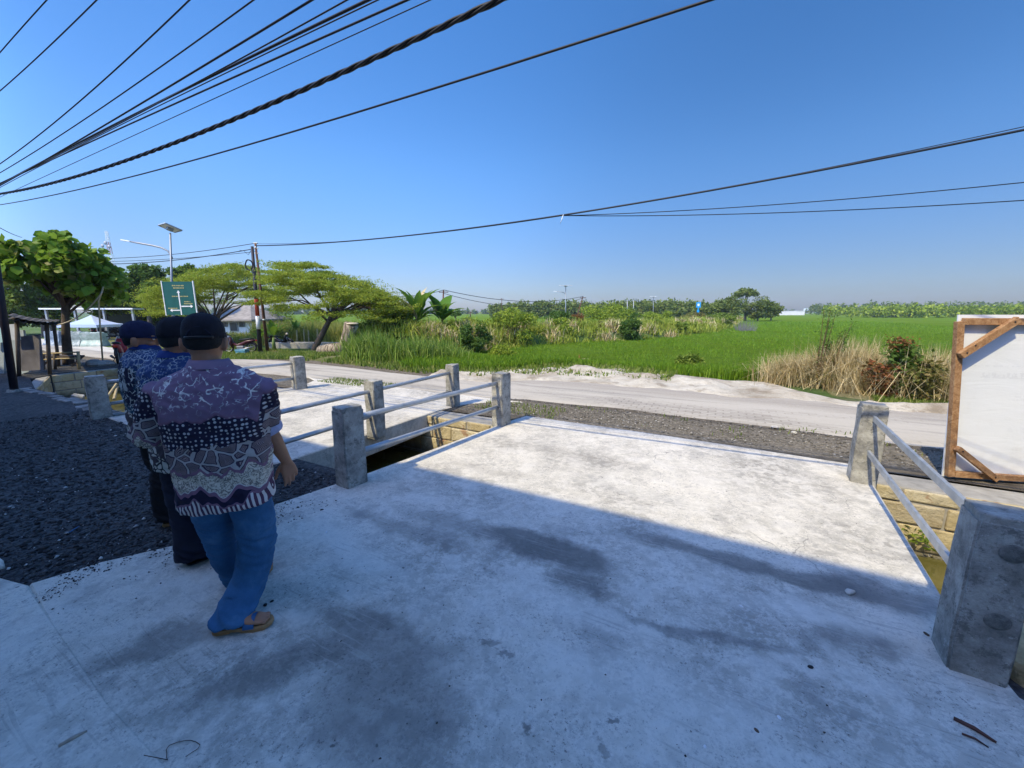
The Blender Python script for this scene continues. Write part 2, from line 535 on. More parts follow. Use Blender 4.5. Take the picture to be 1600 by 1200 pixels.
def turf_mat(name, g1, g2, dry, kdry):
    M = Mat(name, .95, .1)
    c = M.ramp(M.noise(3.0, 6, .7), [(.3, g1), (.65, g2)])
    c = M.mix(M.noise(.9, 5, .65, M.map(loc=(4, 9, 0))).ss(.44, .62) * kdry, c, dry)
    c = M.mix(M.noise(24, 4, .7).ss(.5, .7) * .5, c, tuple(q * .5 for q in g1))
    if name == 'land':
        s, t, z = st_of(M)
        e = M.ramp(M.noise(6, 6, .75), [(.35, (.12, .10, .075)), (.65, (.26, .22, .165))])
        c = M.mix((t + M.noise(1.2, 4) * 1.2).ss(10.2, 9.2), c, e)
    M.color(c); M.bump(M.noise(20, 6, .75), .9, .08)
    return M.m
m_turf = turf_mat('roadside_turf', (.10, .115, .034), (.18, .19, .06), (.33, .27, .15), .7)
m_land = turf_mat('land', (.06, .11, .022), (.10, .16, .04), (.2, .2, .10), .4)

def rice_mat():
    M = Mat('rice_canopy', .9, .03)
    s, t, z = st_of(M)
    c = M.ramp(M.noise(2.2, 5, .7), [(.3, (.085, .145, .008)), (.6, (.135, .215, .014))])
    c = M.mix(M.noise(.06, 4, .6).ss(.45, .65) * .5, c, (.15, .25, .03))
    c = M.mix(M.noise(.5, 3, .6, M.comb(s * .12, t * .9, 0.0)).ss(.52, .68) * .4, c, (.08, .14, .014))
    M.color(c); M.bump(M.noise(14, 6, .8), 1.0, .2)
    return M.m
m_rice = rice_mat()

def water_mat():
    M = Mat('canal_water', .06, .5)
    M.color(M.ramp(M.noise(.8, 4), [(.3, (.075, .07, .018)), (.7, (.12, .105, .03))]))
    M.bump(M.noise(5, 3, .5), .06, .02)
    return M.m

# ================================================================== ground, yard, decks, canal
def strip(name, s0, s1, ds, tlo, thi, nt, up, mat, kind='structure', rag=0.0, bumps=0.0, seed=0):
    """a sheet draped on the land between two boundaries t = tlo(s), thi(s)"""
    ns = int((s1 - s0) / ds); V = []; Q = []
    for i in range(ns + 1):
        s = s0 + (s1 - s0) * i / ns
        a = tlo(s) + rag * mnoise.noise((s * .9, seed, 1.3)) + rag * .5 * mnoise.noise((s * 3.1, seed, 7.3))
        b = thi(s) + rag * mnoise.noise((s * .8, seed, 4.9)) + rag * .5 * mnoise.noise((s * 2.9, seed, 9.3))
        b = max(b, a + .02)
        for j in range(nt + 1):
            t = a + (b - a) * j / nt
            p = ST(s, t); e = min(j, nt - j) / (nt * .5)
            dip = .035 if j in (0, nt) else 0.0            # the edge of a sheet runs down into what lies beside it
            V.append((p.x, p.y, zg(p.x, p.y) + up - dip + bumps * e * max(0, .35 + mnoise.fractal((p.x * .9, p.y * .9, seed), 1.0, 2.0, 4))))
    for i in range(ns):
        for j in range(nt):
            k = i * (nt + 1) + j
            Q.append((k, k + nt + 1, k + nt + 2, k + 1))
    me = mesh_np(name, V, Q)
    o = link_mesh(name, me, mat, smooth=True)
    return tag(o, kind=kind)

def pl(points, tfun=None):
    """piecewise-linear t(s) through ground points"""
    st = sorted(toST(p) for p in points)
    def f(s):
        if s <= st[0][0]: return st[0][1]
        if s >= st[-1][0]: return st[-1][1]
        for (a, ta), (b, tb) in zip(st, st[1:]):
            if a <= s <= b: return ta + (tb - ta) * (s - a) / max(1e-6, b - a)
    return f

# the land beyond the canal: fine near the road, then out to the horizon
V = []; Q = []
S_ = [-3000, -600, -200, -90] + [-60 + 1.5 * i for i in range(74)] + [70, 110, 300, 900, 4000]
T_ = [5.22, 5.6] + [6 + .5 * i for i in range(21)] + [17, 18, 20, 24, 30, 40, 60, 120, 400, 1200, 5000]
for s in S_:
    for t in T_:
        p = ST(s, t); V.append((p.x, p.y, zg(p.x, p.y)))
for i in range(len(S_) - 1):
    for j in range(len(T_) - 1):
        k = i * len(T_) + j
        Q.append((k, k + len(T_), k + len(T_) + 1, k + 1))
tag(link_mesh('ground', mesh_np('ground', V, Q), m_land, smooth=True), kind='structure')

CAN0, CAN1 = 2.62, 4.85          # canal between these t
yard = [ST(60, CAN0), ST(-13.0, CAN0), ST(-15.1, 3.0), ST(-15.7, 3.6), ST(-15.9, 4.4), ST(-15.9, 5.22), ST(-300, 5.22), ST(-300, -60), ST(60, -60)]
mb = MB(); mb.prism(yard, -1.3, 0.0)
tag(mb.build('gravel_yard', m_yard), kind='structure')

bed = [ST(60, 2.3), ST(-16.4, 2.3), ST(-16.4, 5.4), ST(60, 5.4)]
mb = MB(); mb.prism(bed, -1.25, -1.1)
tag(mb.build('canal_bed', plain('mud', (.05, .045, .025))), kind='structure')
mb = MB(); w = [ST(60, 2.5), ST(-16.2, 2.5), ST(-16.2, 5.0), ST(60, 5.0)]
mb.add([Vector((p.x, p.y, -.66)) for p in w], [(3, 2, 1, 0)])
tag(mb.build('canal_water', water_mat()), kind='structure')

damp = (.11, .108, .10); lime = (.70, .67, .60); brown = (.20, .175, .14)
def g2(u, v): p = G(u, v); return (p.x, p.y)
stains_and_edge_band = [
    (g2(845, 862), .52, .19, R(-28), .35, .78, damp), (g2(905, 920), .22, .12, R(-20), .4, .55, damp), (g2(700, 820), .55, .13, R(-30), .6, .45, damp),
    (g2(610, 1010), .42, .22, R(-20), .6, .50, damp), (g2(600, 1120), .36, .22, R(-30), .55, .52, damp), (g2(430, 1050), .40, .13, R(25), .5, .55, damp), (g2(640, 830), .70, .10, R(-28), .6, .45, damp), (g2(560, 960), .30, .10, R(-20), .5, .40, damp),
    (g2(270, 1000), .34, .09, R(30), .5, .52, damp), (g2(1160, 880), .85, .10, R(-29), .5, .70, (.12, .118, .11)), (g2(1390, 935), .40, .13, R(-25), .5, .62, (.12, .12, .12)),  # last two: a dark band along the shade edge, put into the colour
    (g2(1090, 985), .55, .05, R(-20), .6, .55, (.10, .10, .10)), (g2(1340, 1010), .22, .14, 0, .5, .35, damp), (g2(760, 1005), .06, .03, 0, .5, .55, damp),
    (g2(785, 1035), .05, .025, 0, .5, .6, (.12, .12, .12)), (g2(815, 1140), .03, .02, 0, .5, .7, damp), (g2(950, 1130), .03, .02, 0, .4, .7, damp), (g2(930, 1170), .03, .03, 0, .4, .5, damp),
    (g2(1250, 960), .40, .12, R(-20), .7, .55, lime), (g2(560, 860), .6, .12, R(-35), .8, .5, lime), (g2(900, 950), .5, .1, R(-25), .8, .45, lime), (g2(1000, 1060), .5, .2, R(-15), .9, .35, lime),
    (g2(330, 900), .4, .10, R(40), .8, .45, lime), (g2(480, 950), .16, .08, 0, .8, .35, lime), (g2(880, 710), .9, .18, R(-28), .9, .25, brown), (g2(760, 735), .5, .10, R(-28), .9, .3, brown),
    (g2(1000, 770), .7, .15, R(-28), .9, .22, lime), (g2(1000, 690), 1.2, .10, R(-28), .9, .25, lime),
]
m_deck = concrete_deck('bridge_concrete', stains_and_edge_band, 1.20)
m_deck2 = concrete_deck('second_bridge_concrete', [(g2(600, 640), 1.0, .25, R(-28), .9, .3, lime)], 1.15, .4)
m_apron = concrete_deck('apron_concrete', [(g2(60, 1080), .25, .12, 0, .8, .3, lime)], 1.25, 1.0)

def deck(name, poly, z0, z1, mat, sub=0):
    mb = MB(); mb.prism(poly, z0, z1)
    o = mb.build(name, mat, bevel=.012, seg=1)
    return tag(o, kind='structure')

d1 = [G(45, 915), G(160, 880), G(290, 850), G(372, 815), G(430, 790), G(512, 762)]
d1 += [G(574, 741), G(793, 660), G(822, 651), G(1000, 676), G(1180, 703), G(1325, 726)]
d1 += [Vector((3.55, 3.72, 0)), Vector((3.455, 3.565, 0)), Vector((2.352, 1.833, 0)), Vector((2.16, 1.42, 0)), Vector((2.6, .55, 0)), Vector((3.4, -.2, 0)), ST(2.9, .40), ST(1.0, .40), ST(-1.0, .40), ST(-2.2, .40), ST(-2.75, .46)]
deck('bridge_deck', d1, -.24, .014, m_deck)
d2 = [ST(-4.1, 5.2), ST(-3.95, 5.75), ST(-3.55, 6.15), ST(-3.1, 6.35), ST(-9.2, 6.35), ST(-8.6, 6.1), ST(-8.2, 5.5), ST(-8.35, 2.35), ST(-6.5, 2.28), ST(-4.3, 2.2), ST(-4.12, 2.5)]
deck('second_bridge_deck', d2, -.30, .012, m_deck2)
ap = [G(-60, 893), G(0, 905), G(22, 911), G(45, 917), G(174, 1104), ST(-1.0, .452), ST(1.0, .447), ST(3.0, .45), ST(14, .2), ST(14, -2.9), ST(-14, -2.9), ST(-5.0, .30), ST(-4.2, .42)]
deck('concrete_apron', ap, -.2, .020, m_apron)
mb = MB(); mb.prism([G(-40, 866), G(-8, 868), G(6, 878), G(9, 888), G(-10, 893), G(-50, 893)], -.1, .025)
o = mb.build('concrete_lump', m_apron, bevel=.015); tag(o, 'pale broken piece of concrete at the left edge of the gravel', 'rubble')

# ------------------------------------------------------------------ strips along the road
slab_far = pl([G(793, 657), G(822, 649), G(1000, 674), G(1325, 724)])
pav_near = pl([ST(-40, 5.3), ST(-20, 5.5), ST(-9, 6.2), ST(-3.6, 6.25), GS(800, 624), GS(1000, 644), GS(1320, 684), GS(1475, 705), ST(40, 6.9)])
road_far = pl([ST(-60, 12.5), ST(-25, 10.6), GS(330, 559), GS(400, 562), GS(540, 573), GS(640, 585), GS(740, 593), GS(860, 592), GS(1000, 599), GS(1200, 618), GS(1475, 640), ST(40, 8.3)])
sand_near = lambda s: road_far(s) - .45
sand_far = pl([GS(540, 570), GS(650, 581), GS(780, 581), GS(860, 574), GS(940, 575), GS(1000, 581), GS(1130, 595), GS(1200, 598), GS(1250, 612), GS(1330, 628), GS(1475, 640), ST(40, 8.2)])
strip('gravel_strip', -18, -8.2, .3, lambda s: 5.24, lambda s: pav_near(s) + .1, 6, .004, m_strip, rag=.05, seed=22)
strip('gravel_strip', -3.9, 40, .25, lambda s: 5.24, lambda s: pav_near(s) + .1, 6, .004, m_strip, rag=.05, seed=2)
strip('paved_road', -70, 60, .4, pav_near, road_far, 16, .012, m_road, rag=.12, seed=3)
strip('sand_shoulder', -6.5, 30, .15, sand_near, sand_far, 22, .020, m_sand, rag=.3, bumps=.24, seed=5)
strip('grass_verge', -60, -1.2, .3, lambda s: max(road_far(s) + .05, sand_far(s) if s > -8 else -9), lambda s: road_far(s) + 4.5, 8, .006, m_turf, rag=.15, bumps=.05, seed=8)
strip('grass_verge', 2.0, 40, .3, lambda s: sand_far(s), lambda s: sand_far(s) + 3.2, 8, .004, m_turf, rag=.15, bumps=.06, seed=9)

# ------------------------------------------------------------------ canal walls of limestone blocks
def stone_mat():
    M = Mat('limestone', .9, .15)
    r = M.rnd()
    c = M.ramp(r, [(0, (.40, .31, .165)), (.35, (.51, .42, .24)), (.7, (.57, .49, .32)), (1, (.46, .39, .26))])
    c = M.mix(M.noise(7, 6, .7).ss(.46, .66) * .55, c, (.27, .21, .115))
    c = M.mix(M.noise(3, 4, .6, M.map(loc=(7, 1, 4))).ss(.52, .66) * .5, c, (.58, .52, .38))
    c = M.mix(M.noise(5, 3, .6, M.map(loc=(2, 6, 4))).ss(.64, .70) * .6, c, (.30, .12, .05))
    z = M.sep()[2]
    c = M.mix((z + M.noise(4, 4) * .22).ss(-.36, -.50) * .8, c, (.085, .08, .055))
    M.color(c); M.bump(M.noise(14, 6, .75) + M.noise(4, 4), .8, .04)
    return M.m
m_stone = stone_mat()
m_mortar = plain('cement_joint', (.30, .285, .255), .9, .25, 8, bump=.3)

def block_wall(p0, p1, z0, z1, thick, inward, bw=.56, bh=.235, seed=1):
    rr = random.Random(seed)
    mb = MB(); d = (p1 - p0); L = d.length; d.normalize()
    n = Vector(inward).normalized()
    rot = Matrix((d, n, Vector((0, 0, 1)))).transposed()
    c = (p0 + p1) * .5 - n * (thick * .5 + .012)
    mb.mi = 1
    mb.box(Vector((c.x, c.y, (z0 + z1) * .5)), (L, thick, z1 - z0), rot)
    mb.mi = 0
    z = z0; row = 0
    while z < z1 - .06:
        h = min(bh * rr.uniform(.85, 1.12), z1 - z)
        x = -rr.uniform(0, bw)
        while x < L:
            w_ = bw * rr.uniform(.6, 1.25)
            a = max(x, 0); b = min(x + w_, L)
            if b - a > .09:
                q = p0 + d * ((a + b) * .5) + n * rr.uniform(-.005, .006)
                g = rr.uniform(.012, .03)
                jit = Matrix.Rotation(rr.uniform(-.015, .015), 3, 'Y') @ Matrix.Rotation(rr.uniform(-.02, .02), 3, 'Z')
                mb.box(Vector((q.x, q.y, z + h * .5)) - n * .055, (b - a - g, .13, h - g), rot @ jit)
            x += w_
        z += h; row += 1
    return mb

nin = Vector((-NX, -NY, 0))
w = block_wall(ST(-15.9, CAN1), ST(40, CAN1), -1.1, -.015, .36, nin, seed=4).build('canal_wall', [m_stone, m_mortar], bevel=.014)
tag(w, 'yellow limestone block wall along the far bank of the canal, under both bridges', 'wall')
ew = block_wall(ST(-15.55, 3.45), ST(-15.75, 4.83), -1.1, -.012, .2, Vector((CX, CY, 0)), seed=9)
b2 = block_wall(ST(-13.1, 2.66), ST(-15.5, 3.42), -1.1, -.018, .2, Vector((NX, NY, 0)) + Vector((CX, CY, 0)) * .3, seed=11)
k = len(ew.v); ew.v += b2.v; ew.f += [tuple(i + k for i in f) for f in b2.f]; ew.m += b2.m
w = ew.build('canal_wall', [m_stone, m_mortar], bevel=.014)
tag(w, 'short yellow limestone wall closing the end of the canal in front of the shack', 'wall')
nb = block_wall(ST(40, CAN0 - .02), ST(-13.0, CAN0 - .02), -1.1, -.03, .1, Vector((NX, NY, 0)), seed=14)
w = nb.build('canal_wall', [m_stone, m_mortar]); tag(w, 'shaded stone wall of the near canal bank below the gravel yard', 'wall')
mb = MB(); mb.prism([(2.235, 1.46), (2.25, 1.60), (2.37, 1.79), (2.60, 1.78), (2.68, 1.56), (2.50, 1.40)], -.2, .085)
tag(mb.build('rubble_stone', m_stone, bevel=.04, seg=3), 'brown stone block beside the foot of the nearest concrete post', 'stone')
# pale whitewashed edge stones along the near bank at the left
def cap_white():
    M = Mat('limewash_edge', .9, .1); M.color(M.ramp(M.noise(6, 5, .7), [(.4, (.13, .125, .115)), (.65, (.36, .35, .33))])); return M.m
mb = MB(); rr = random.Random(3); x = -13.3
while x < -8.6:
    l = rr.uniform(.12, .45); p = ST(x + l / 2, CAN0 - .10 + rr.uniform(-.05, .05)); 
    rot = Matrix((Vector((CX, CY, 0)), Vector((NX, NY, 0)), Vector((0, 0, 1)))).transposed()
    mb.box((p.x, p.y, -.008 + rr.uniform(-.012, .012)), (l * rr.uniform(.6, .98), rr.uniform(.10, .24), .05), rot @ Matrix.Rotation(rr.uniform(-.25, .25), 3, 'Z')); x += l * rr.uniform(1, 1.25)
tag(mb.build('bank_edging', cap_white(), bevel=.015), 'whitish broken edging along the near canal bank beside the dark pole', 'edging')

# concrete cross beam under the decks and abutment
m_cement = plain('grey_cement', (.30, .30, .29), .85, .2, 5, bump=.4)

# ------------------------------------------------------------------ the building behind the camera whose eave shades the yard
m_wallpaint = plain('cream_wall_paint', (.74, .72, .68), .8, .06, 2)
m_rooft = plain('clay_roof', (.22, .09, .05), .8, .2, 5)
rot_st = Matrix((Vector((CX, CY, 0)), Vector((NX, NY, 0)), Vector((0, 0, 1)))).transposed()
HE = 8.0
shade_t = 3.02 - .747 * HE
bt = thing('shop_building', ST(0, -4, 0), 'long cream two storey shop building behind the photographer, shading the yard', 'building')
mb = MB(); c = ST(-6, shade_t - 3.05); mb.box((c.x, c.y, HE * .5 - .06), (70, 6, HE - .12), rot_st); mb.build('wall', m_wallpaint, bt)
mb = MB(); c = ST(-6, shade_t - 3.05); mb.box((c.x, c.y, HE - .06), (70.2, 6.1, .12), rot_st); mb.build('roof', m_rooft, bt)
for i in range(6):
    mb = MB(); c = ST(-20 + i * 6, shade_t - .04); mb.box((c.x, c.y, 1.15), (2.6, .06, 2.3), rot_st); mb.build('shutter', plain('shutter_green', (.12, .2, .17)), bt)
# ================================================================== railings on the two bridges
def post_mat():
    M = Mat('cast_concrete', .85, .2)
    c = M.ramp(M.noise(5, 6, .7), [(.32, (.15, .145, .13)), (.48, (.30, .29, .26)), (.64, (.46, .445, .40))])
    c = M.mix(M.noise(13, 6, .8).ss(.52, .62) * .7, c, (.115, .115, .105))
    c = M.mix(M.noise(30, 4, .7, M.map(loc=(3, 3, 3))).ss(.6, .68) * .5, c, (.52, .51, .48))
    v = M.voro(42, 'F1').lt(.16) * M.noise(6, 3).ss(.5, .6)
    c = M.mix(v * .7, c, (.11, .11, .105))
    M.color(c); M.bump(M.noise(40, 6, .75) + M.noise(7, 5) * .8 - v * .6, .7, .015)
    return M.m
m_post = post_mat()
def galv_mat():
    M = Mat('galvanised_steel', .42, .5)
    M.color(M.ramp(M.noise(9, 5, .6), [(.3, (.36, .38, .40)), (.7, (.52, .54, .55))])); M.b.inputs['Metallic'].default_value = .55
    M.rough(M.noise(20, 3).ss(.3, .7, .35, .55)); return M.m
m_galv = galv_mat()
m_ring = plain('cement_patch', (.17, .17, .155), .95, .45, 30, bump=1.0)

def rough_post(c, ax, ay, w, d, z0, z1, parent, seed, taper=.97, name='post'):
    """cast concrete post, slightly out of true, with chipped edges"""
    rr = random.Random(seed); bm = bmesh.new()
    bmesh.ops.create_cube(bm, size=1.0)
    bmesh.ops.bevel(bm, geom=list(bm.edges), offset=.045, segments=2, affect='EDGES')
    bmesh.ops.subdivide_edges(bm, edges=list(bm.edges), cuts=3, use_grid_fill=True)
    org = origin_of(parent)
    for v in bm.verts:
        p = v.co.copy(); zt = p.z + .5
        k = 1 - (1 - taper) * zt
        q = Vector(c) + ax * (p.x * w * k) + ay * (p.y * d * k) + Vector((0, 0, z0 + zt * (z1 - z0)))
        nz = mnoise.noise_vector(q * 9 + Vector((seed, 0, 0))) * .006 + mnoise.noise_vector(q * 28 + Vector((seed, 3, 0))) * .003
        edge = (abs(p.x) > .42) + (abs(p.y) > .42) + (abs(p.z) > .46)
        if edge >= 2: nz += mnoise.noise_vector(q * 18 + Vector((0, seed, 0))) * .007
        v.co = q + nz - org
    me = bpy.data.meshes.new(name); bm.to_mesh(me); bm.free()
    o = link_mesh(name, me, m_post, parent, smooth=True); o.modifiers.new('wn', 'WEIGHTED_NORMAL').keep_sharp = True
    return o

def railing(label, posts, zs, size, hgt, square=False, seed=0, z0=-.05, group='concrete post railings on the bridges', back=None, ext=0.0):
    t = thing('bridge_railing', posts[0] + Vector((0, 0, 0)), label, 'railing', group)
    d = (posts[-1] - posts[0]).normalized(); n = Vector((d.y, -d.x, 0))
    for i, p in enumerate(posts):
        w_, d_ = size[i] if isinstance(size, list) else size
        rough_post(p, n, d, w_, d_, z0, hgt[i] if isinstance(hgt, list) else hgt, t, seed + i * 7)
    for (za, zb, off) in zs:
        a = posts[0] - d * ext; b = posts[-1]
        mb = MB()
        A = Vector((a.x, a.y, za)) + n * off; B = Vector((b.x, b.y, zb)) + n * off
        if square:
            mb.bar(A, B, .022, .052); o = mb.build('rail', m_galv, t, bevel=.004)
        else:
            mb.tube([A + (B - A) * k / 6 for k in range(7)], .027, 12); o = mb.build('rail', m_galv, t, smooth=True)
    return t

pl_near = Vector((-1.525, 3.565, 0)); pl_far = Vector((-.155, 5.60, 0))
railing('railing with the nearest upright post on the left of the near bridge, two galvanised pipes', [pl_near, pl_far], [(.645, .635, .0), (.30, .29, .0)], (.185, .225), .77, seed=2)
pr_near = Vector((2.125, 1.595, 0)); pr_far = Vector((3.395, 3.63, 0))
rt = railing('railing on the right of the near bridge beside the white board, flat steel rails', [pr_near, pr_far], [(.66, .655, .0), (.33, .325, .0)], [(.195, .205), (.20, .21)], .775, square=True, seed=31)
# round cement patches where the bars end, on the outer face of the nearest post
d_ = (pr_far - pr_near).normalized(); n_ = Vector((d_.y, -d_.x, 0))
for zc in (.63, .31):
    mb = MB(); c = pr_near - d_ * .101 + n_ * .02
    rot = Matrix((n_, Vector((0, 0, 1)), d_)).transposed()
    mb.ellipsoid((c.x, c.y, zc), (.044, .040, .006), rot, 16, 8)
    o = mb.build('cement_plug', m_ring, rt, smooth=True)
q0 = Vector((-2.55, 3.72, 0)); q1 = Vector((-1.83, 5.16, 0)); q2 = Vector((-1.03, 6.78, 0))
railing('three post railing on the right side of the second bridge, behind the man in purple', [q0, q1, q2], [(.60, .60, .0), (.27, .27, .0)], (.17, .19), .74, seed=50)
l0 = Vector((-6.42, 6.02, 0)); l1 = Vector((-4.55, 8.36, 0))
railing('railing on the far left side of the second bridge, starting with a shaded post', [l0, l1], [(.55, .56, .0), (.20, .24, .0)], (.23, .23), [.66, .70], seed=70)

# ================================================================== poles, lamps, wires
m_black = plain('black_cable', (.012, .012, .014), .5, .2)
m_darkpole = plain('dark_painted_steel', (.020, .018, .026), .55, .3, 4)
m_grey = plain('grey_steel', (.28, .29, .30), .5, .15, 4, metal=.4)
m_red = plain('red_band_paint', (.42, .05, .02), .6, .2)
m_white = plain('white_paint', (.72, .72, .70), .6, .08)
m_brownp = plain('rusty_brown_steel', (.10, .045, .025), .75, .35, 6)

p = G(22, 612)
t = thing('steel_pole', p, 'dark purple black steel pole leaning at the left edge of the gravel yard', 'pole')
mb = MB(); top = Vector((p.x - .62, p.y + .1, 3.2)); top = at(-18, 330, p.y); mb.tube([p - Vector((0, 0, .1)), p * .5 + top * .5, top], [.062, .058, .054], 14); mb.build('shaft', m_darkpole, t, smooth=True)
mb = MB(); mb.tube([p, p + Vector((0, 0, .05))], [.11, .09], 12); mb.build('footing', m_post, t)

def utility_pole(base, top, r0, r1, label, bands, mat):
    t = thing('utility_pole', base, label, 'utility pole', 'pair of utility poles across the road')
    mb = MB(); mb.tube([base - Vector((0, 0, .1)), base.lerp(top, .5), top], [r0, (r0 + r1) / 2, r1], 12); mb.build('shaft', mat, t, smooth=True)
    for a, b, m, nm in bands:
        k = r0 + (r1 - r0) * (a + b) * .5 + .006
        mb = MB(); mb.tube([base.lerp(top, a), base.lerp(top, b)], k, 12); mb.build(nm, m, t, smooth=True)
    return t
up_b = GS(407, 552); up_t = at(394, 385, up_b.y)
u1 = utility_pole(up_b, up_t, .115, .07, 'black utility pole with a red and a white band and a coil of cable', [(.235, .36, m_white, 'white_band'), (.36, .52, m_red, 'red_band')], m_darkpole)
c = at(389, 414, up_b.y - .15)
mb = MB(); mb.tube([c + Vector((.20 * math.cos(a), .02 * math.sin(3 * a), .27 * math.sin(a))) for a in [2 * math.pi * i / 20 for i in range(21)]], .035, 6, False); mb.build('cable_coil', m_black, u1, smooth=True)
up2_b = GS(413, 551) + Vector((.05, .25, 0)); up2_t = at(399, 380, up2_b.y)
u2 = utility_pole(up2_b, up2_t, .09, .055, 'thinner rusty brown utility pole close behind the banded one', [(.30, .315, m_galv, 'clamp'), (.955, .97, m_galv, 'clamp')], m_brownp)
for dz in (.0, -.28, -.55):
    mb = MB(); q = up2_t + Vector((0, 0, dz)); mb.tube([q + Vector((-.12, 0, 0)), q + Vector((.12, 0, 0))], .03, 6); mb.build('insulator', m_grey, u2)

def plane_pt(u, v, T):
    d = ray(u, v); k = T / (d.x * NX + d.y * NY)
    return Vector((d.x * k, d.y * k, HC + d.z * k))

def wire(pts, T, rad, label, ext=(.3, .6), n=30, sides=6, name='overhead_wire', group='overhead wires fanning out at the upper left'):
    P = [plane_pt(u, v, T) for u, v in pts]
    c = catenary(P[0], P[1], P[2], n, *ext)
    mb = MB(); mb.tube(c, rad, sides)
    o = mb.build(name, m_black, smooth=True)
    return tag(o, label, 'wire', group)

fan = [([(0, 82), (36, 41), (73, 0)], 1.7, .0055, 'thin wire crossing only the top left corner of the sky, outermost of the fan'),
       ([(0, 142), (75, 74), (151, 0)], 1.75, .0055, 'second wire from the top left corner in the fan'),
       ([(0, 256), (150, 136), (296, 0)], 2.1, .0065, 'third wire of the fan, running alone with clear sky on both sides'),
       ([(0, 270), (190, 147), (396, 0)], 2.2, .006, 'fourth wire of the fan, meeting the top edge before the close bunch'),
       ([(0, 290), (240, 150), (487, 0)], 2.35, .0085, 'thick smooth black wire that opens the close bunch of the fan'),
       ([(0, 286), (300, 133), (542, 0)], 2.45, .006, 'thin wire crossing over its neighbours inside the close bunch'),
       ([(0, 288), (300, 134), (575, 0)], 2.5, .011, 'heaviest smooth wire in the middle of the close bunch'),
       ([(0, 293), (300, 140), (590, 0)], 2.55, .005, 'hair thin wire touching the heaviest wire of the bunch'),
       ([(0, 287), (300, 150), (636, 0)], 2.65, .0085, 'smooth wire last in the close bunch, next to a faint one'),
       ([(0, 308), (300, 170), (672, 0)], 2.7, .004, 'faint hairline wire just above the twisted black cable')]
for pts, T, rad, lab in fan:
    wire(pts, T, rad, lab)
# the twisted bundle
P = [plane_pt(u, v, 2.48) for u, v in ((0, 303), (400, 172), (780, 0))]
c = catenary(P[0], P[1], P[2], 420, .35, .7)
t = thing('twisted_cable', c[0], 'thick twisted black cable, heaviest line across the upper left sky', 'cable', 'overhead wires fanning out at the upper left')
for j in range(3):
    pts = []; L = 0
    for i, q in enumerate(c):
        if i: L += (q - c[i - 1]).length
        a = 2 * math.pi * (L / .55 + j / 3)
        d = (c[min(i + 1, len(c) - 1)] - c[max(i - 1, 0)]).normalized(); r_, u_ = frame_from(d)
        pts.append(q + (r_ * math.cos(a) + u_ * math.sin(a)) * .0105)
    mb = MB(); mb.tube(pts, .0105, 6); mb.build('strand', m_black, t, smooth=True)
wire([(0, 320), (520, 187), (1110, 0)], 3.6, .010, 'lowest smooth wire running from the left edge to the top centre', (.3, .5))
# the wires that leave the pole to the right
TP = toST(up2_t)[0:2][1]
wire([(399, 384), (880, 336), (1600, 203)], TP, .028, 'doubled wire climbing from the utility pole to the upper right edge', (0, .5), 40, group='wires strung from the utility pole')
wire([(399, 381), (880, 337), (1600, 198)], TP + .12, .010, 'thin wire just above the doubled wire at the right', (0, .5), 40, group='wires strung from the utility pole')
j0 = plane_pt(880, 337, TP)
for (u, v, r_, lab) in ((1600, 285, .013, 'upper of two flat wires parting from the doubled wire towards the right'), (1600, 313, .013, 'lower of two flat wires parting from the doubled wire towards the right')):
    e = at(u, v, 10.5); m = j0.lerp(e, .5); mb = MB(); mb.tube(catenary(j0, m - Vector((0, 0, .12)), e, 24, 0, .6), r_, 6)
    tag(mb.build('overhead_wire', m_black, smooth=True), lab, 'wire', 'wires strung from the utility pole')
mb = MB(); mb.tube([j0 + Vector((0, -.03, .03)), j0 + Vector((-.05, -.03, -.12)), j0 + Vector((-.10, -.03, -.26))], [.012, .016, .008], 6)
tag(mb.build('cable_tie', m_white, smooth=True), 'small white tie hanging where the right hand wires part', 'tie')
def span(a, b, sag, r_, lab, group='thin wires behind the left trees', n=16):
    m = a.lerp(b, .5) - Vector((0, 0, sag)); mb = MB(); mb.tube(catenary(a, m, b, n), r_, 5)
    tag(mb.build('overhead_wire', m_black, smooth=True), lab, 'wire', group)
span(up2_t, at(120, 404, 30), .25, .018, 'upper thin wire from the utility pole leftward past the solar lamp')
span(up2_t - Vector((0, 0, .28)), at(120, 412, 30), .3, .024, 'middle thin wire from the utility pole leftward past the solar lamp')
span(up2_t - Vector((0, 0, .45)), at(120, 409, 28), .15, .014, 'lowest thin wire from the utility pole leftward past the solar lamp')
span(at(0, 356, 9), at(34, 371, 12.5), .02, .008, 'short wire dipping into the big leaved tree from the left edge')
mb = MB(); mb.tube([up_t + Vector((0, 0, -.1)), at(388, 398, up_b.y), at(381, 392, up_b.y), at(374, 391, up_b.y)], .012, 5)
tag(mb.build('overhead_wire', m_black), 'short loose drop wire curling off the top of the banded pole', 'wire')

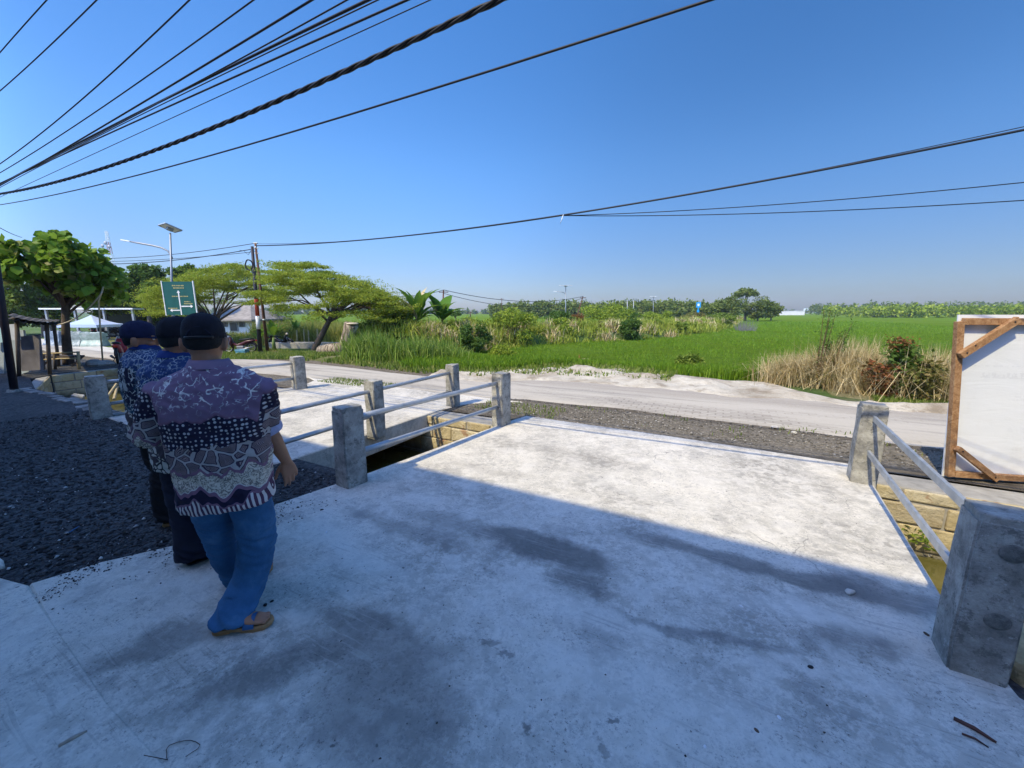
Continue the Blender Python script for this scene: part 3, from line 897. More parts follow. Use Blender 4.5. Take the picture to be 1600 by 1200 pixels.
# ---- solar street lamp on the left
def solar_lamp(base, top, panel_c, pw, pd, arm, label, rz=0.0, tilt=R(18), r0=.07):
    t = thing('solar_street_lamp', base, label, 'street lamp', 'solar street lamps')
    mb = MB(); mb.tube([base, base.lerp(top, .55), top], [r0, r0 * .85, r0 * .6], 10); mb.build('pole', m_grey, t, smooth=True)
    rot = Matrix.Rotation(rz, 3, 'Z') @ Matrix.Rotation(tilt, 3, 'X')
    mb = MB(); mb.box(panel_c, (pw, pd, .05), rot)
    pn = mb.build('solar_panel', m_panel, t, bevel=.008)
    mb = MB()
    for k in (-.48, .48):
        mb.box(Vector(panel_c) + rot @ Vector((k * pw, 0, -.02)), (.05, pd * 1.01, .05), rot)
        mb.box(Vector(panel_c) + rot @ Vector((0, k * pd, -.022)), (pw * .94, .05, .05), rot)
    mb.build('panel_frame', m_grey, pn)
    mb = MB(); mb.box(Vector(panel_c) + rot @ Vector((0, 0, -.10)), (pw * .25, pd * .35, .14), rot); mb.build('battery_box', m_grey, t, bevel=.01)
    mb = MB(); mb.tube(arm, [.045] * (len(arm) - 1) + [.035], 8); ar = mb.build('arm', m_grey, t, smooth=True)
    d = (arm[-1] - arm[-2]).normalized(); r_, u_ = frame_from(d)
    rot = Matrix((d, r_, u_)).transposed()
    mb = MB(); mb.box(arm[-1] + d * .12, (.5, .18, .07), rot); mb.build('lamp_head', m_white, ar, bevel=.02)
    return t
def panel_mat():
    M = Mat('solar_panel_back', .5, .4); M.color(M.ramp(M.noise(2, 3), [(.3, (.68, .68, .62)), (.7, (.78, .78, .72))])); return M.m
m_panel = panel_mat()
lb = GS(272, 553); Y = lb.y
arm = [at(269, 404, Y), at(267, 398, Y), at(262, 392, Y), at(252, 387, Y), at(240, 384, Y), at(218, 380, Y), at(201, 377, Y)]
solar_lamp(lb, at(266, 364, Y), at(266, 355.5, Y), 1.0, .75, arm, 'solar street lamp with tilted panel and curved arm above the green direction sign', rz=R(-32), tilt=R(-20))

# ---- green direction sign under it
m_sgreen = plain('sign_green', (.012, .085, .075), .5, .12, 3)
m_syel = plain('sign_yellow', (.42, .36, .14), .6, .05)
sb = thing('direction_sign', GS(280, 553) + Vector((0, -.35, 0)), 'dark green direction sign with white arrows and small yellow lines of writing', 'sign')
Ys = sb.location.y
c00 = at(259, 492, Ys); c01 = at(308, 492, Ys); c10 = at(254, 440, Ys); c11 = at(302, 441, Ys)
ctr = (c00 + c01 + c10 + c11) * .25; sw = (c11 - c10).length; sh_ = (c10.z - c00.z)
x0 = ctr.x - sw / 2; z0 = c00.z; z1 = c10.z
mb = MB(); mb.box((ctr.x, Ys, (z0 + z1) / 2), (sw, .04, z1 - z0)); panel = mb.build('sign_panel', m_sgreen, sb)
for sx in (-1, 1):
    mb = MB(); mb.box((ctr.x + sx * (sw / 2 + .02), Ys - .002, (z0 + z1) / 2), (.04, .07, z1 - z0 + .08)); mb.build('frame_bar', m_white, sb)
for sx in (-.3, .3):
    mb = MB(); mb.tube([Vector((ctr.x + sx * sw, Ys + .06, sb.location.z - .1)), Vector((ctr.x + sx * sw, Ys + .06, z1 - .1))], .04, 8); mb.build('leg', m_grey, sb, smooth=True)
def S_(fx, fz): return Vector((x0 + fx * sw, Ys - .026, z1 - fz * (z1 - z0)))
def arrow(a, b, w_):
    mb = MB(); d = (b - a).normalized(); n = Vector((d.z, 0, -d.x)); L = (b - a).length; hd = .13
    k = b - d * hd
    vs = [a - n * w_, a + n * w_, k + n * w_, k + n * w_ * 3.2, b, k - n * w_ * 3.2, k - n * w_]
    o = Vector((0, -.008, 0))
    mb.add(vs + [q + o for q in vs], [tuple(range(7, 14))] + [(i, (i + 1) % 7, 7 + (i + 1) % 7, 7 + i) for i in range(7)])
    return mb.build('arrow', m_white, panel)
arrow(S_(.5, 1.0), S_(.5, .26), .028); arrow(S_(.53, .74), S_(.92, .74), .028); arrow(S_(.47, .86), S_(.14, .86), .028)
rr = random.Random(5)
def script_line(fx0, fx1, fz, h):
    mb = MB(); x = fx0
    while x < fx1:
        w_ = rr.uniform(.016, .030); a = S_(x, fz)
        mb.box((a.x, Ys - .024, a.z), (w_ * sw * .8, .008, h * rr.uniform(.7, 1.0))); x += w_ + (.02 if rr.random() < .12 else .006)
    mb.build('lettering', m_syel, panel)
for a in ((.33, .72, .12, .07), (.36, .70, .19, .07), (.28, .80, .44, .06), (.66, .86, .60, .06), (.64, .90, .66, .06), (.10, .42, .80, .06)):
    script_line(*a)

# ---- far lamps, poles and tower
def lamp_far(u, vb, vt, Y, label, wid=1.5):
    b = at(u, vb, Y); b.z = LOW; t_ = at(u, vt, Y)
    arm = [b.lerp(t_, .82), b.lerp(t_, .86) + Vector((-.6, 0, 0)), b.lerp(t_, .87) + Vector((-1.5, 0, 0))]
    return solar_lamp(b, t_, t_ + Vector((0, 0, .1)), wid, 1.2, arm, label, r0=.09, tilt=R(4))
lamp_far(884, 500, 447, 62, 'solar street lamp standing behind the overgrown bank, nearest of the field lamps', 1.9)
lamp_far(1021, 495, 464, 105, 'smaller leaning solar lamp in front of the far wood, left of the blue sign', 1.8)
def far_pole(u, vt, Y, r_, label, lean=0.0, mat=None):
    b = at(u, 495, Y); b.z = LOW; t_ = at(u + lean, vt, Y)
    t = thing('utility_pole', b, label, 'utility pole', 'distant utility poles')
    mb = MB(); mb.tube([b, t_], [r_, r_ * .7], 7); mb.build('shaft', mat or m_grey, t, smooth=True)
    mb = MB(); mb.box(t_ - Vector((0, 0, .25)), (1.1 * r_ / .12, .1, .1)); mb.build('crossarm', mat or m_grey, t)
    return t_
far_pole(981, 468, 95, .14, 'pale distant pole, left of a close pair before the far wood', -1)
far_pole(990, 468, 97, .13, 'pale distant pole, right of a close pair before the far wood')
w0 = far_pole(897, 463, 70, .12, 'thin dark pole leaning behind the bushes right of the field lamp', 14, m_brownp)
w1 = far_pole(690, 453, 48, .12, 'dark pole standing behind the banana plants', 3, m_brownp)
far_pole(735, 487, 180, .25, 'short dark pole far out over the pale field gap', 0, m_brownp)
far_pole(784, 466, 120, .12, 'thin distant pole at the left end of the far wood', 0, m_brownp)
span(w1, w0, 1.1, .035, 'sagging wire between the banana plants and the field lamp', 'wires over the field')
span(w1 - Vector((0, 0, .4)), w0 - Vector((0, 0, .3)), 1.5, .03, 'second sagging wire just below the first over the field', 'wires over the field')
span(at(590, 462, 40), w1, .35, .03, 'wire reaching the banana pole from behind the spreading tree', 'wires over the field')

# blue sign standing far across the field
b = at(1090, 495, 90); b.z = LOW
t = thing('roadside_sign', b, 'small bright blue sign with a white symbol far across the field', 'sign')
m_sblue = plain('bright_blue', (.01, .28, .62), .5, .05); 
za = at(1090, 481, 90).z; zb = at(1090, 474, 90).z
mb = MB(); mb.box((b.x, b.y, (za + zb) / 2 + .15), (.95, .12, zb - za + .2)); pn = mb.build('sign_panel', m_sblue, t)
mb = MB(); mb.box((b.x - .05, b.y - .07, (za + zb) / 2 + .15), (.45, .03, .5)); mb.build('symbol', m_white, pn)
mb = MB(); mb.box((b.x, b.y, (za + LOW) / 2), (.22, .1, za - LOW)); mb.build('post', m_sblue, t)
mb = MB(); mb.box((b.x, b.y - .02, za - .75), (.5, .1, .45)); mb.build('lower_panel', m_sblue, t)

# lattice tower behind the big leaved tree
Y = 150; zt = at(178, 361, Y).z; bx = at(178, 430, Y).x
t = thing('lattice_tower', (bx, Y, LOW), 'slim red and white lattice telecom tower rising behind the big leaved tree', 'tower')
mbs = [MB(), MB()]
nseg = 16
for i in range(nseg):
    za = LOW + (zt - LOW) * i / nseg; zb = LOW + (zt - LOW) * (i + 1) / nseg
    wa = .8 * (1 - i / nseg) + .25; wb = .8 * (1 - (i + 1) / nseg) + .25
    m = mbs[(i // 2) % 2]
    for k in range(4):
        sx = (-1, 1, 1, -1)[k]; sy = (-1, -1, 1, 1)[k]; sx2 = (-1, 1, 1, -1)[(k + 1) % 4]; sy2 = (-1, -1, 1, 1)[(k + 1) % 4]
        A = Vector((bx + sx * wa, Y + sy * wa, za)); B = Vector((bx + sx * wb, Y + sy * wb, zb)); C = Vector((bx + sx2 * wb, Y + sy2 * wb, zb))
        m.bar(A, B, .09, .09); m.bar(A, C, .05, .05); m.bar(B, C, .05, .05)
mbs[0].build('red_sections', plain('tower_red', (.38, .12, .10), .6), t); mbs[1].build('white_sections', m_white, t)
zd = at(178, 385, Y).z
for k, (dx, dz) in enumerate(((-1.3, 0), (1.3, -.3), (0, 1.0))):
    mb = MB(); rot = Matrix.Rotation(R(90), 3, 'X'); mb.ellipsoid((bx + dx * .9, Y - 1.2, zd + dz), (.6, .6, .25), rot, 14, 6); mb.build('dish_antenna', m_grey, t, smooth=True)

# ================================================================== white board on a timber frame
m_wood = None
def wood_mat():
    M = Mat('pale_timber', .7, .25)
    c = M.ramp(M.noise(3, 5, .6, M.map(scale=(8, 8, 8)), 1.5), [(.3, (.20, .10, .045)), (.5, (.34, .185, .085)), (.7, (.47, .30, .16))])
    c = M.mix(M.voro(7).lt(.1), c, (.08, .04, .02)); M.color(c); M.bump(M.noise(40, 4), .3, .004); return M.m
m_wood = wood_mat()
def banner_mat(A, ex, ez):
    M = Mat('banner_back', .55, .3)
    x, y, z = M.sep()
    a = x * ex.x + y * ex.y
    c = M.ramp(M.noise(1.5, 4, .6), [(.3, (.70, .72, .74)), (.7, (.78, .79, .80))])
    # print showing faintly through from the front, in mirrored lines
    def line(z0, h, a0, a1, k):
        g = M.noise(1.0, 2, .6, M.comb(a * 38.0, z * 26.0, z0)).ss(.46, .56)
        return (z.gt(z0) * z.lt(z0 + h) * a.gt(a0) * a.lt(a1) * g) * k
    for q in ((1.01, .055, .12, .95, .22), (.80, .055, .40, .95, .15), (.885, .04, .52, 1.2, .12), (.50, .05, .42, 1.1, .12), (1.12, .012, .05, 2.2, .20)):
        c = M.mix(line(*q), c, (.45, .46, .50))
    c = M.mix(M.voro(6).lt(.035) * .6, c, (.3, .28, .25)); c = M.mix(M.noise(2.2, 6, .75, M.map(loc=(1, 5, 2))).ss(.54, .70) * .25, c, (.52, .50, .46))
    M.color(c); M.bump(M.noise(1.0, 4, .6, M.comb(a * 2.0, z * 9.0, 0.0), .8) * 1.6 + M.noise(5, 4, .6), .12, .02); return M.m
A0 = Vector((4.30, 3.72, .0)); ex = Vector((.98, -.20, 0)).normalized(); nf = Vector((ex.y, -ex.x, 0))     # nf faces the camera
if nf.y > 0: nf = -nf
lean = Vector((-.175, .03, 1.53))
bd = thing('banner_board', A0, 'white banner board on a timber frame with corner braces at the right edge', 'board')
W_ = 2.45
def Bp(a, h, out=0.0):
    return A0 + ex * a + lean * h + nf * out + Vector((0, 0, .03))
mb = MB(); 
q = [Bp(-.02, -.01), Bp(W_, -.01), Bp(W_, 1.025), Bp(.03, 1.025)]
mb.add(q + [p_ - nf * .012 for p_ in q], [(0, 1, 2, 3), (7, 6, 5, 4), (0, 4, 5, 1), (1, 5, 6, 2), (2, 6, 7, 3), (3, 7, 4, 0)])
mb.build('banner', banner_mat(A0, ex, None), bd)
def timber(a, b, w_=.05, d__=.05, nm='frame_batten'):
    mb = MB(); mb.bar(a, b, w_, d__, nf); return mb.build(nm, m_wood, bd, bevel=.003)
timber(Bp(.02, .0, .028), Bp(.02, .985, .028), .055); timber(Bp(W_ - .03, .0, .028), Bp(W_ - .03, .985, .028), .055)
timber(Bp(.05, .985, .029), Bp(W_ - .06, .985, .029), .062); timber(Bp(.05, .018, .029), Bp(W_ - .06, .018, .029), .055)
timber(Bp(.005, .78, .078), Bp(.42, 1.0, .078), .06, .045, 'corner_brace'); timber(Bp(.03, .20, .078), Bp(.36, .01, .078), .05, .045, 'corner_brace')
timber(Bp(W_ - .005, .78, .078), Bp(W_ - .42, 1.0, .078), .06, .045, 'corner_brace'); timber(Bp(W_ - .03, .20, .078), Bp(W_ - .36, .01, .078), .05, .045, 'corner_brace')
for a in (1.0, 2.2):
    mb = MB(); mb.bar(Bp(a, .95, -.04), Bp(a, .95, -.04) - nf * .55 - Vector((0, 0, 1.48)), .05, .05); mb.build('prop', m_wood, bd)
for (a, h) in ((.04, .80), (.38, .985), (.10, .845), (.06, .185), (.33, .03)):
    mb = MB(); p_ = Bp(a, h, .103); mb.ellipsoid(p_, (.007, .007, .007), None, 6, 4); mb.build('nail', m_black, bd)

# ================================================================== left: shack, fence, barriers, tent
m_bamboo = plain('bamboo', (.42, .34, .19), .6, .2, 6)
m_oldwood = plain('weathered_wood', (.10, .08, .065), .85, .35, 5, bump=.5)
m_tin = plain('old_sheet', (.16, .15, .16), .7, .35, 2.5, bump=.4)
m_pale = plain('pale_panel', (.38, .44, .46), .7, .15, 2)
m_thatch = plain('dark_roof_sheet', (.085, .075, .07), .8, .4, 4, bump=.6)
p = G(40, 588)
sk = thing('roadside_stall', p, 'ramshackle stall with a sagging sheet roof and patched panels behind the dark pole', 'stall')
Y0 = p.y
def skp(u, v, Y): return at(u, v, Y)
mb = MB(); a, b_, c_, d_ = skp(12, 498, Y0 - .3), skp(88, 508, Y0 + .2), skp(96, 504, Y0 + 2.0), skp(20, 494, Y0 + 2.0)
nseg = 14; vs = []; fs = []
for i in range(nseg + 1):
    for j in range(7):
        k = i / nseg; m = j / 6
        q = a.lerp(b_, k).lerp(d_.lerp(c_, k), m); q.z += .02 * (i % 2) - .06 * math.sin(math.pi * k) + .02 * mnoise.noise((i, j, 0)); vs.append(q)
for i in range(nseg):
    for j in range(6): fs.append((i * 7 + j, i * 7 + j + 1, (i + 1) * 7 + j + 1, (i + 1) * 7 + j))
n_ = len(vs); vs += [q + Vector((0, 0, .08)) for q in vs]; fs += [tuple(n_ + i for i in f[::-1]) for f in fs]
mb.add(vs, fs); mb.build('roof', m_thatch, sk)
for (u, v, ut, vt, Y) in ((76, 575, 73, 505, Y0 + .3), (30, 588, 26, 500, Y0), (92, 572, 84, 506, Y0 + 1.9)):
    mb = MB(); bpt = skp(u, v, Y); bpt.z = 0; mb.tube([bpt, skp(ut, vt, Y)], .04, 8); mb.build('post', m_oldwood, sk, smooth=True)
def slab_(uvs, Y, th, mat, nm):
    q = [skp(u, v, Y) for u, v in uvs]; mb = MB(); o = Vector((0, th, 0))
    mb.add(q + [x + o for x in q], [(0, 1, 2, 3), (7, 6, 5, 4), (0, 4, 5, 1), (1, 5, 6, 2), (2, 6, 7, 3), (3, 7, 4, 0)]); return mb.build(nm, mat, sk)
slab_([(34, 580), (66, 578), (60, 523), (28, 526)], Y0 + .25, .05, m_tin, 'leaning_sheet')
slab_([(14, 590), (45, 581), (36, 516), (8, 516)], Y0 + .4, .05, m_pale, 'side_panel')
slab_([(12, 532), (31, 531), (27, 506), (9, 507)], Y0 + .1, .03, plain('white_poster', (.55, .58, .62)), 'poster')
slab_([(-60, 590), (6, 590), (6, 512), (-60, 512)], Y0 + .5, .05, m_pale, 'side_panel')
slab_([(-20, 536), (5, 535), (4, 514), (-20, 514)], Y0 + .35, .03, plain('cyan_poster', (.42, .62, .66)), 'poster')

# bamboo rail around the tree foot
bf = thing('bamboo_fence', G(100, 577), 'low bamboo rail fence at the foot of the big leaved tree', 'fence')
Yb = bf.location.y
for (u, v, vt) in ((68, 576, 552), (123, 574, 549), (86, 575, 552)):
    mb = MB(); b_ = at(u, v, Yb); b_.z = -.02; mb.tube([b_, at(u - 1, vt, Yb)], .035, 7); mb.build('post', m_bamboo if u > 100 else m_oldwood, bf, smooth=True)
for (va, vb) in ((553, 550), (562, 560)):
    mb = MB(); mb.tube([at(65, va, Yb), at(95, va - 1.5, Yb), at(124, vb, Yb)], .022, 7); mb.build('rail', m_bamboo, bf, smooth=True)
bn = thing('wooden_bench', G(82, 574), 'dark low wooden trestle bench beside the stall', 'bench')
mb = MB(); q = bn.location; mb.box((q.x, q.y + .3, .30), (1.1, .3, .05)); mb.build('seat', m_oldwood, bn)
for sx in (-.45, .45):
    mb = MB(); mb.bar((q.x + sx - .1, q.y + .2, 0), (q.x + sx + .1, q.y + .4, .29), .05, .05); mb.bar((q.x + sx + .1, q.y + .2, 0), (q.x + sx - .1, q.y + .4, .29), .05, .05); mb.build('leg', m_oldwood, bn)

# bamboo pole and rope hanging from the tree
pb = G(161, 571)
mb = MB(); mb.tube([pb, at(157, 520, pb.y), at(154, 470, pb.y), at(162, 448, pb.y + .1)], .022, 7)
tag(mb.build('bamboo_pole', m_bamboo, smooth=True), 'thin bamboo pole standing upright right of the tree, tied with a rope', 'pole')
ra = at(160, 456, pb.y); 
mb = MB(); mb.tube(catenary(ra, at(122, 495, pb.y + .1) - Vector((0, 0, .05)), at(88, 508, pb.y), 20), .018, 6)
tag(mb.build('rope', plain('pale_rope', (.48, .43, .33)), smooth=True), 'slack pale rope from the bamboo pole to the stall roof', 'rope')
# heap of stones at its foot
for i, (u, v, w_) in enumerate(((148, 570, .32), (156, 572, .28), (165, 571, .35))):
    mb = MB(); q = G(u, v); rr = random.Random(i); mb.ellipsoid((q.x, q.y, .06), (w_, .2, .12), Matrix.Rotation(rr.random() * 3, 3, 'Z'), 9, 6)
    tag(mb.build('rubble_stone', m_mortar), ('flat grey stone left of the bamboo pole foot', 'flat grey stone right at the bamboo pole foot', 'flat grey stone right of the bamboo pole, beside the man')[i], 'stone', 'stones around the bamboo pole')

# broken slab leaning in the canal, and sticks
mb = MB(); q = at(118, 606, 9.2); mb.prism([(-.10, -.08), (.14, -.10), (.09, .08), (-.12, .09)], -.42, .12)
rot = Matrix.Rotation(R(14), 3, 'Y') @ Matrix.Rotation(R(20), 3, 'Z')
mb.v = [rot @ v + Vector((q.x, q.y, -.42)) for v in mb.v]
tag(mb.build('broken_slab', m_post, bevel=.02), 'broken concrete slab leaning on the canal wall left of the shaded post', 'rubble')
mb = MB(); q = at(104, 613, 9.0); mb.box((q.x, q.y, -.58), (.45, .25, .22), Matrix.Rotation(R(30), 3, 'Z'))
tag(mb.build('concrete_block', m_white, bevel=.02), 'whitish concrete block lying in the canal below the end wall', 'rubble')
for i, (a, b_) in enumerate((((165, 624), (182, 600)), ((178, 624), (183, 604)))):
    mb = MB(); P0 = at(*a, 9.3); P1 = at(*b_, 9.9); mb.tube([P0, P1], .03, 6)
    tag(mb.build('stick', m_bamboo), ('pale stick slanting out of the canal water behind the shaded post', 'steeper pale stick in the canal close to the leftmost man')[i], 'stick', 'sticks in the canal')

# concrete barriers
def barrier_mat(col):
    M = Mat('painted_barrier', .75, .2); c = M.ramp(M.noise(2.5, 5, .65), [(.3, tuple(q * .6 for q in col)), (.5, col), (.7, (.62, .64, .62))]); M.color(c); return M.m
def barrier(u, v, L, label, col, wt=.28, rz=0.0, H_=1.0):
    p = GS(u, v); t = thing('concrete_barrier', p, label, 'barrier', 'concrete road barriers by the tent')
    mb = MB(); prof = [(-.42, 0), (-.42, .14), (-.22, .42), (-wt / 2, H_), (wt / 2, H_), (.22, .42), (.42, .14), (.42, 0)]
    c, s = math.cos(rz), math.sin(rz); vs = []
    for e in (-L / 2, L / 2):
        for (a, h) in prof: vs.append(Vector((p.x + e * c - a * s, p.y + e * s + a * c, p.z + h)))
    n = len(prof); mb.add(vs, [tuple(range(n - 1, -1, -1)), tuple(range(n, 2 * n))] + [(i, (i + 1) % n, n + (i + 1) % n, n + i) for i in range(n)])
    mb.build('body', barrier_mat(col), t, bevel=.03)
    mb = MB()
    for e in (-L * .3, L * .3): mb.box((p.x + e * c, p.y + e * s, p.z + H_ + .03), (.25, .08, .06))
    mb.build('lifting_loop', m_grey, t)
barrier(150, 541, 1.25, 'white and mint concrete barrier, the widest and nearest of those by the tent', (.40, .50, .45), .8, R(10), .95)
barrier(122, 541, .9, 'grey barrier with white edges, right behind the tree trunk', (.22, .27, .27), .4, R(6))
barrier(88, 540, .95, 'bluish barrier with a white rim, left of the tree trunk', (.20, .26, .34), .4, R(6))

# canopy tent
tp = GS(118, 533)
tn = thing('canopy_tent', tp, 'white and pale blue pop up canopy tent behind the concrete barriers', 'tent')
Yt = tp.y + 1.5; apex = at(116, 492, Yt); e0 = at(88, 507.5, Yt - 1.3); e1 = at(150, 506, Yt - 1.3); hw = (e1.x - e0.x) / 2; cx = (e0.x + e1.x) / 2; ze = e0.z
mb = MB(); ns = 10; vs = []; fs = []
ringp = [(-1, -1), (0, -1), (1, -1), (1, 0), (1, 1), (0, 1), (-1, 1), (-1, 0)]
for i in range(ns + 1):
    k = i / ns
    for (a, b_) in ringp:
        h = ze + (apex.z - ze) * (1 - k) ** 1.7
        vs.append(Vector((cx + a * hw * k, Yt + b_ * 1.3 * k, h)))
for i in range(ns):
    for j in range(8): fs.append((i * 8 + j, (i + 1) * 8 + j, (i + 1) * 8 + (j + 1) % 8, i * 8 + (j + 1) % 8))
b0 = len(vs)
for (a, b_) in ringp: vs.append(Vector((cx + a * hw * 1.005, Yt + b_ * 1.305, ze - .22)))
for j in range(8): fs.append((ns * 8 + j, b0 + j, b0 + (j + 1) % 8, ns * 8 + (j + 1) % 8))
mb.add(vs, fs)
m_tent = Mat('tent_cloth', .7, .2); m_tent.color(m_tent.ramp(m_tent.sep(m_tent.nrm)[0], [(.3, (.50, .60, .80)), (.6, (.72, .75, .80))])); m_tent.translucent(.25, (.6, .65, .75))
mb.build('canopy', m_tent.m, tn)
for sx in (-1, 1):
    for sy in (-1, 1):
        mb = MB(); q = Vector((cx + sx * hw * .97, Yt + sy * 1.25, 0)); mb.tube([Vector((q.x, q.y, zg(q.x, q.y))), Vector((q.x, q.y, ze))], .035, 6); mb.build('leg', m_grey, tn)

# dark open building behind the tent with a pale roof edge
hb = GS(150, 520) ; hb.y += 8; hb.x *= 1.3
hh = thing('open_shed', (at(150, 500, 36).x, 36, LOW), 'dark open shed with a pale roof edge under the trees behind the tent', 'shed')
zr = at(150, 482.5, 36).z; xl = at(70, 482, 36).x; xr = at(215, 482, 36).x
mb = MB(); mb.box(((xl + xr) / 2, 38, zr), (xr - xl, 5, .12)); mb.build('roof', m_white, hh)
mb = MB(); mb.box(((xl + xr) / 2, 40, (zr + LOW) / 2), (xr - xl - .4, .2, zr - LOW - .1)); mb.build('wall', plain('dark_green_wall', (.03, .045, .04), .8), hh)
for k in range(4):
    mb = MB(); x = xl + .3 + (xr - xl - .6) * k / 3; mb.box((x, 35.8, (zr + LOW) / 2), (.16, .16, zr - LOW)); mb.build('post', m_grey, hh)

# white house right of the men
Yh = 36
hs = thing('white_house', (at(385, 520, Yh).x, Yh, LOW), 'low white house with a brown roof edge seen under the spreading trees', 'house')
xl = at(318, 500, Yh).x; xr = at(392, 500, Yh).x; ze = at(380, 499, Yh).z
mb = MB(); mb.box(((xl + xr) / 2, Yh + 2.5, (ze + LOW) / 2), (xr - xl, 5, ze - LOW)); mb.build('wall', m_white, hs)
mb = MB()
ov = .5; ya, yb = Yh - .7, Yh + 5.7; xm = (xl + xr) / 2; rz_ = ze + 1.25
mb.add([Vector((xl - ov, ya, ze)), Vector((xr + ov, ya, ze)), Vector((xr + ov, yb, ze)), Vector((xl - ov, yb, ze)), Vector((xl + 1.5, Yh + 2.5, rz_)), Vector((xr - 1.5, Yh + 2.5, rz_)),
        Vector((xl - ov, ya, ze - .14)), Vector((xr + ov, ya, ze - .14)), Vector((xr + ov, yb, ze - .14)), Vector((xl - ov, yb, ze - .14))],
       [(0, 1, 5, 4), (1, 2, 5), (2, 3, 4, 5), (3, 0, 4), (0, 6, 7, 1), (1, 7, 8, 2), (2, 8, 9, 3), (3, 9, 6, 0), (6, 9, 8, 7)])
mb.build('roof', plain('grey_brown_tiles', (.27, .24, .21), .8, .3, 3, bump=.4), hs)
for (u0, u1, v0, v1, nm, m) in ((349, 355, 503, 511, 'window', None), (360, 371, 503, 518, 'door', None), (374, 382, 503, 511, 'window', None), (330, 340, 503, 513, 'window', None)):
    a = at(u0, v1, Yh - .02); b_ = at(u1, v0, Yh - .02)
    mb = MB(); mb.box(((a.x + b_.x) / 2, Yh - .03, (a.z + b_.z) / 2), (b_.x - a.x, .08, b_.z - a.z)); w_ = mb.build(nm, m_grey, hs)
    mb = MB(); mb.box(((a.x + b_.x) / 2, Yh - .06, (a.z + b_.z) / 2), ((b_.x - a.x) * .8, .06, (b_.z - a.z) * .84)); mb.build('pane', plain('dark_glass', (.05, .06, .06), .2), w_)

# pale long wall and buildings far beyond the field
def farbox(u0, u1, v0, v1, Y, name, label, cat, mat):
    a = at(u0, v1, Y); b_ = at(u1, v0, Y); t = thing(name, ((a.x + b_.x) / 2, Y, LOW), label, cat)
    mb = MB(); mb.box(((a.x + b_.x) / 2, Y + 3, (b_.z + LOW) / 2), (b_.x - a.x, 6 if cat != 'wall' else .4, b_.z - LOW)); mb.build('wall' if cat != 'wall' else 'panel', mat, t)
    mb = MB(); mb.box(((a.x + b_.x) / 2, Y + 3, b_.z + .1), (b_.x - a.x + .6, 6.6 if cat != 'wall' else .7, .25)); mb.build('roof' if cat != 'wall' else 'coping', m_grey if cat != 'wall' else mat, t)
m_cream = plain('pale_wall', (.66, .60, .55), .8, .1, .2)
farbox(1222, 1262, 486, 489, 300, 'boundary_wall', 'longer pale wall on the horizon of the field, right of the tall tree', 'wall', m_cream)
farbox(1176, 1202, 485.5, 488.5, 290, 'boundary_wall', 'shorter pale wall by the foot of the tall far tree', 'wall', m_cream)
farbox(1200, 1210, 481, 488, 320, 'shed', 'tiny grey roofed shed between the two pale walls on the horizon', 'shed', m_tin)
farbox(1259, 1264, 481.5, 488, 700, 'factory', 'tiny white building on the horizon behind the tall dry stems', 'building', m_white)

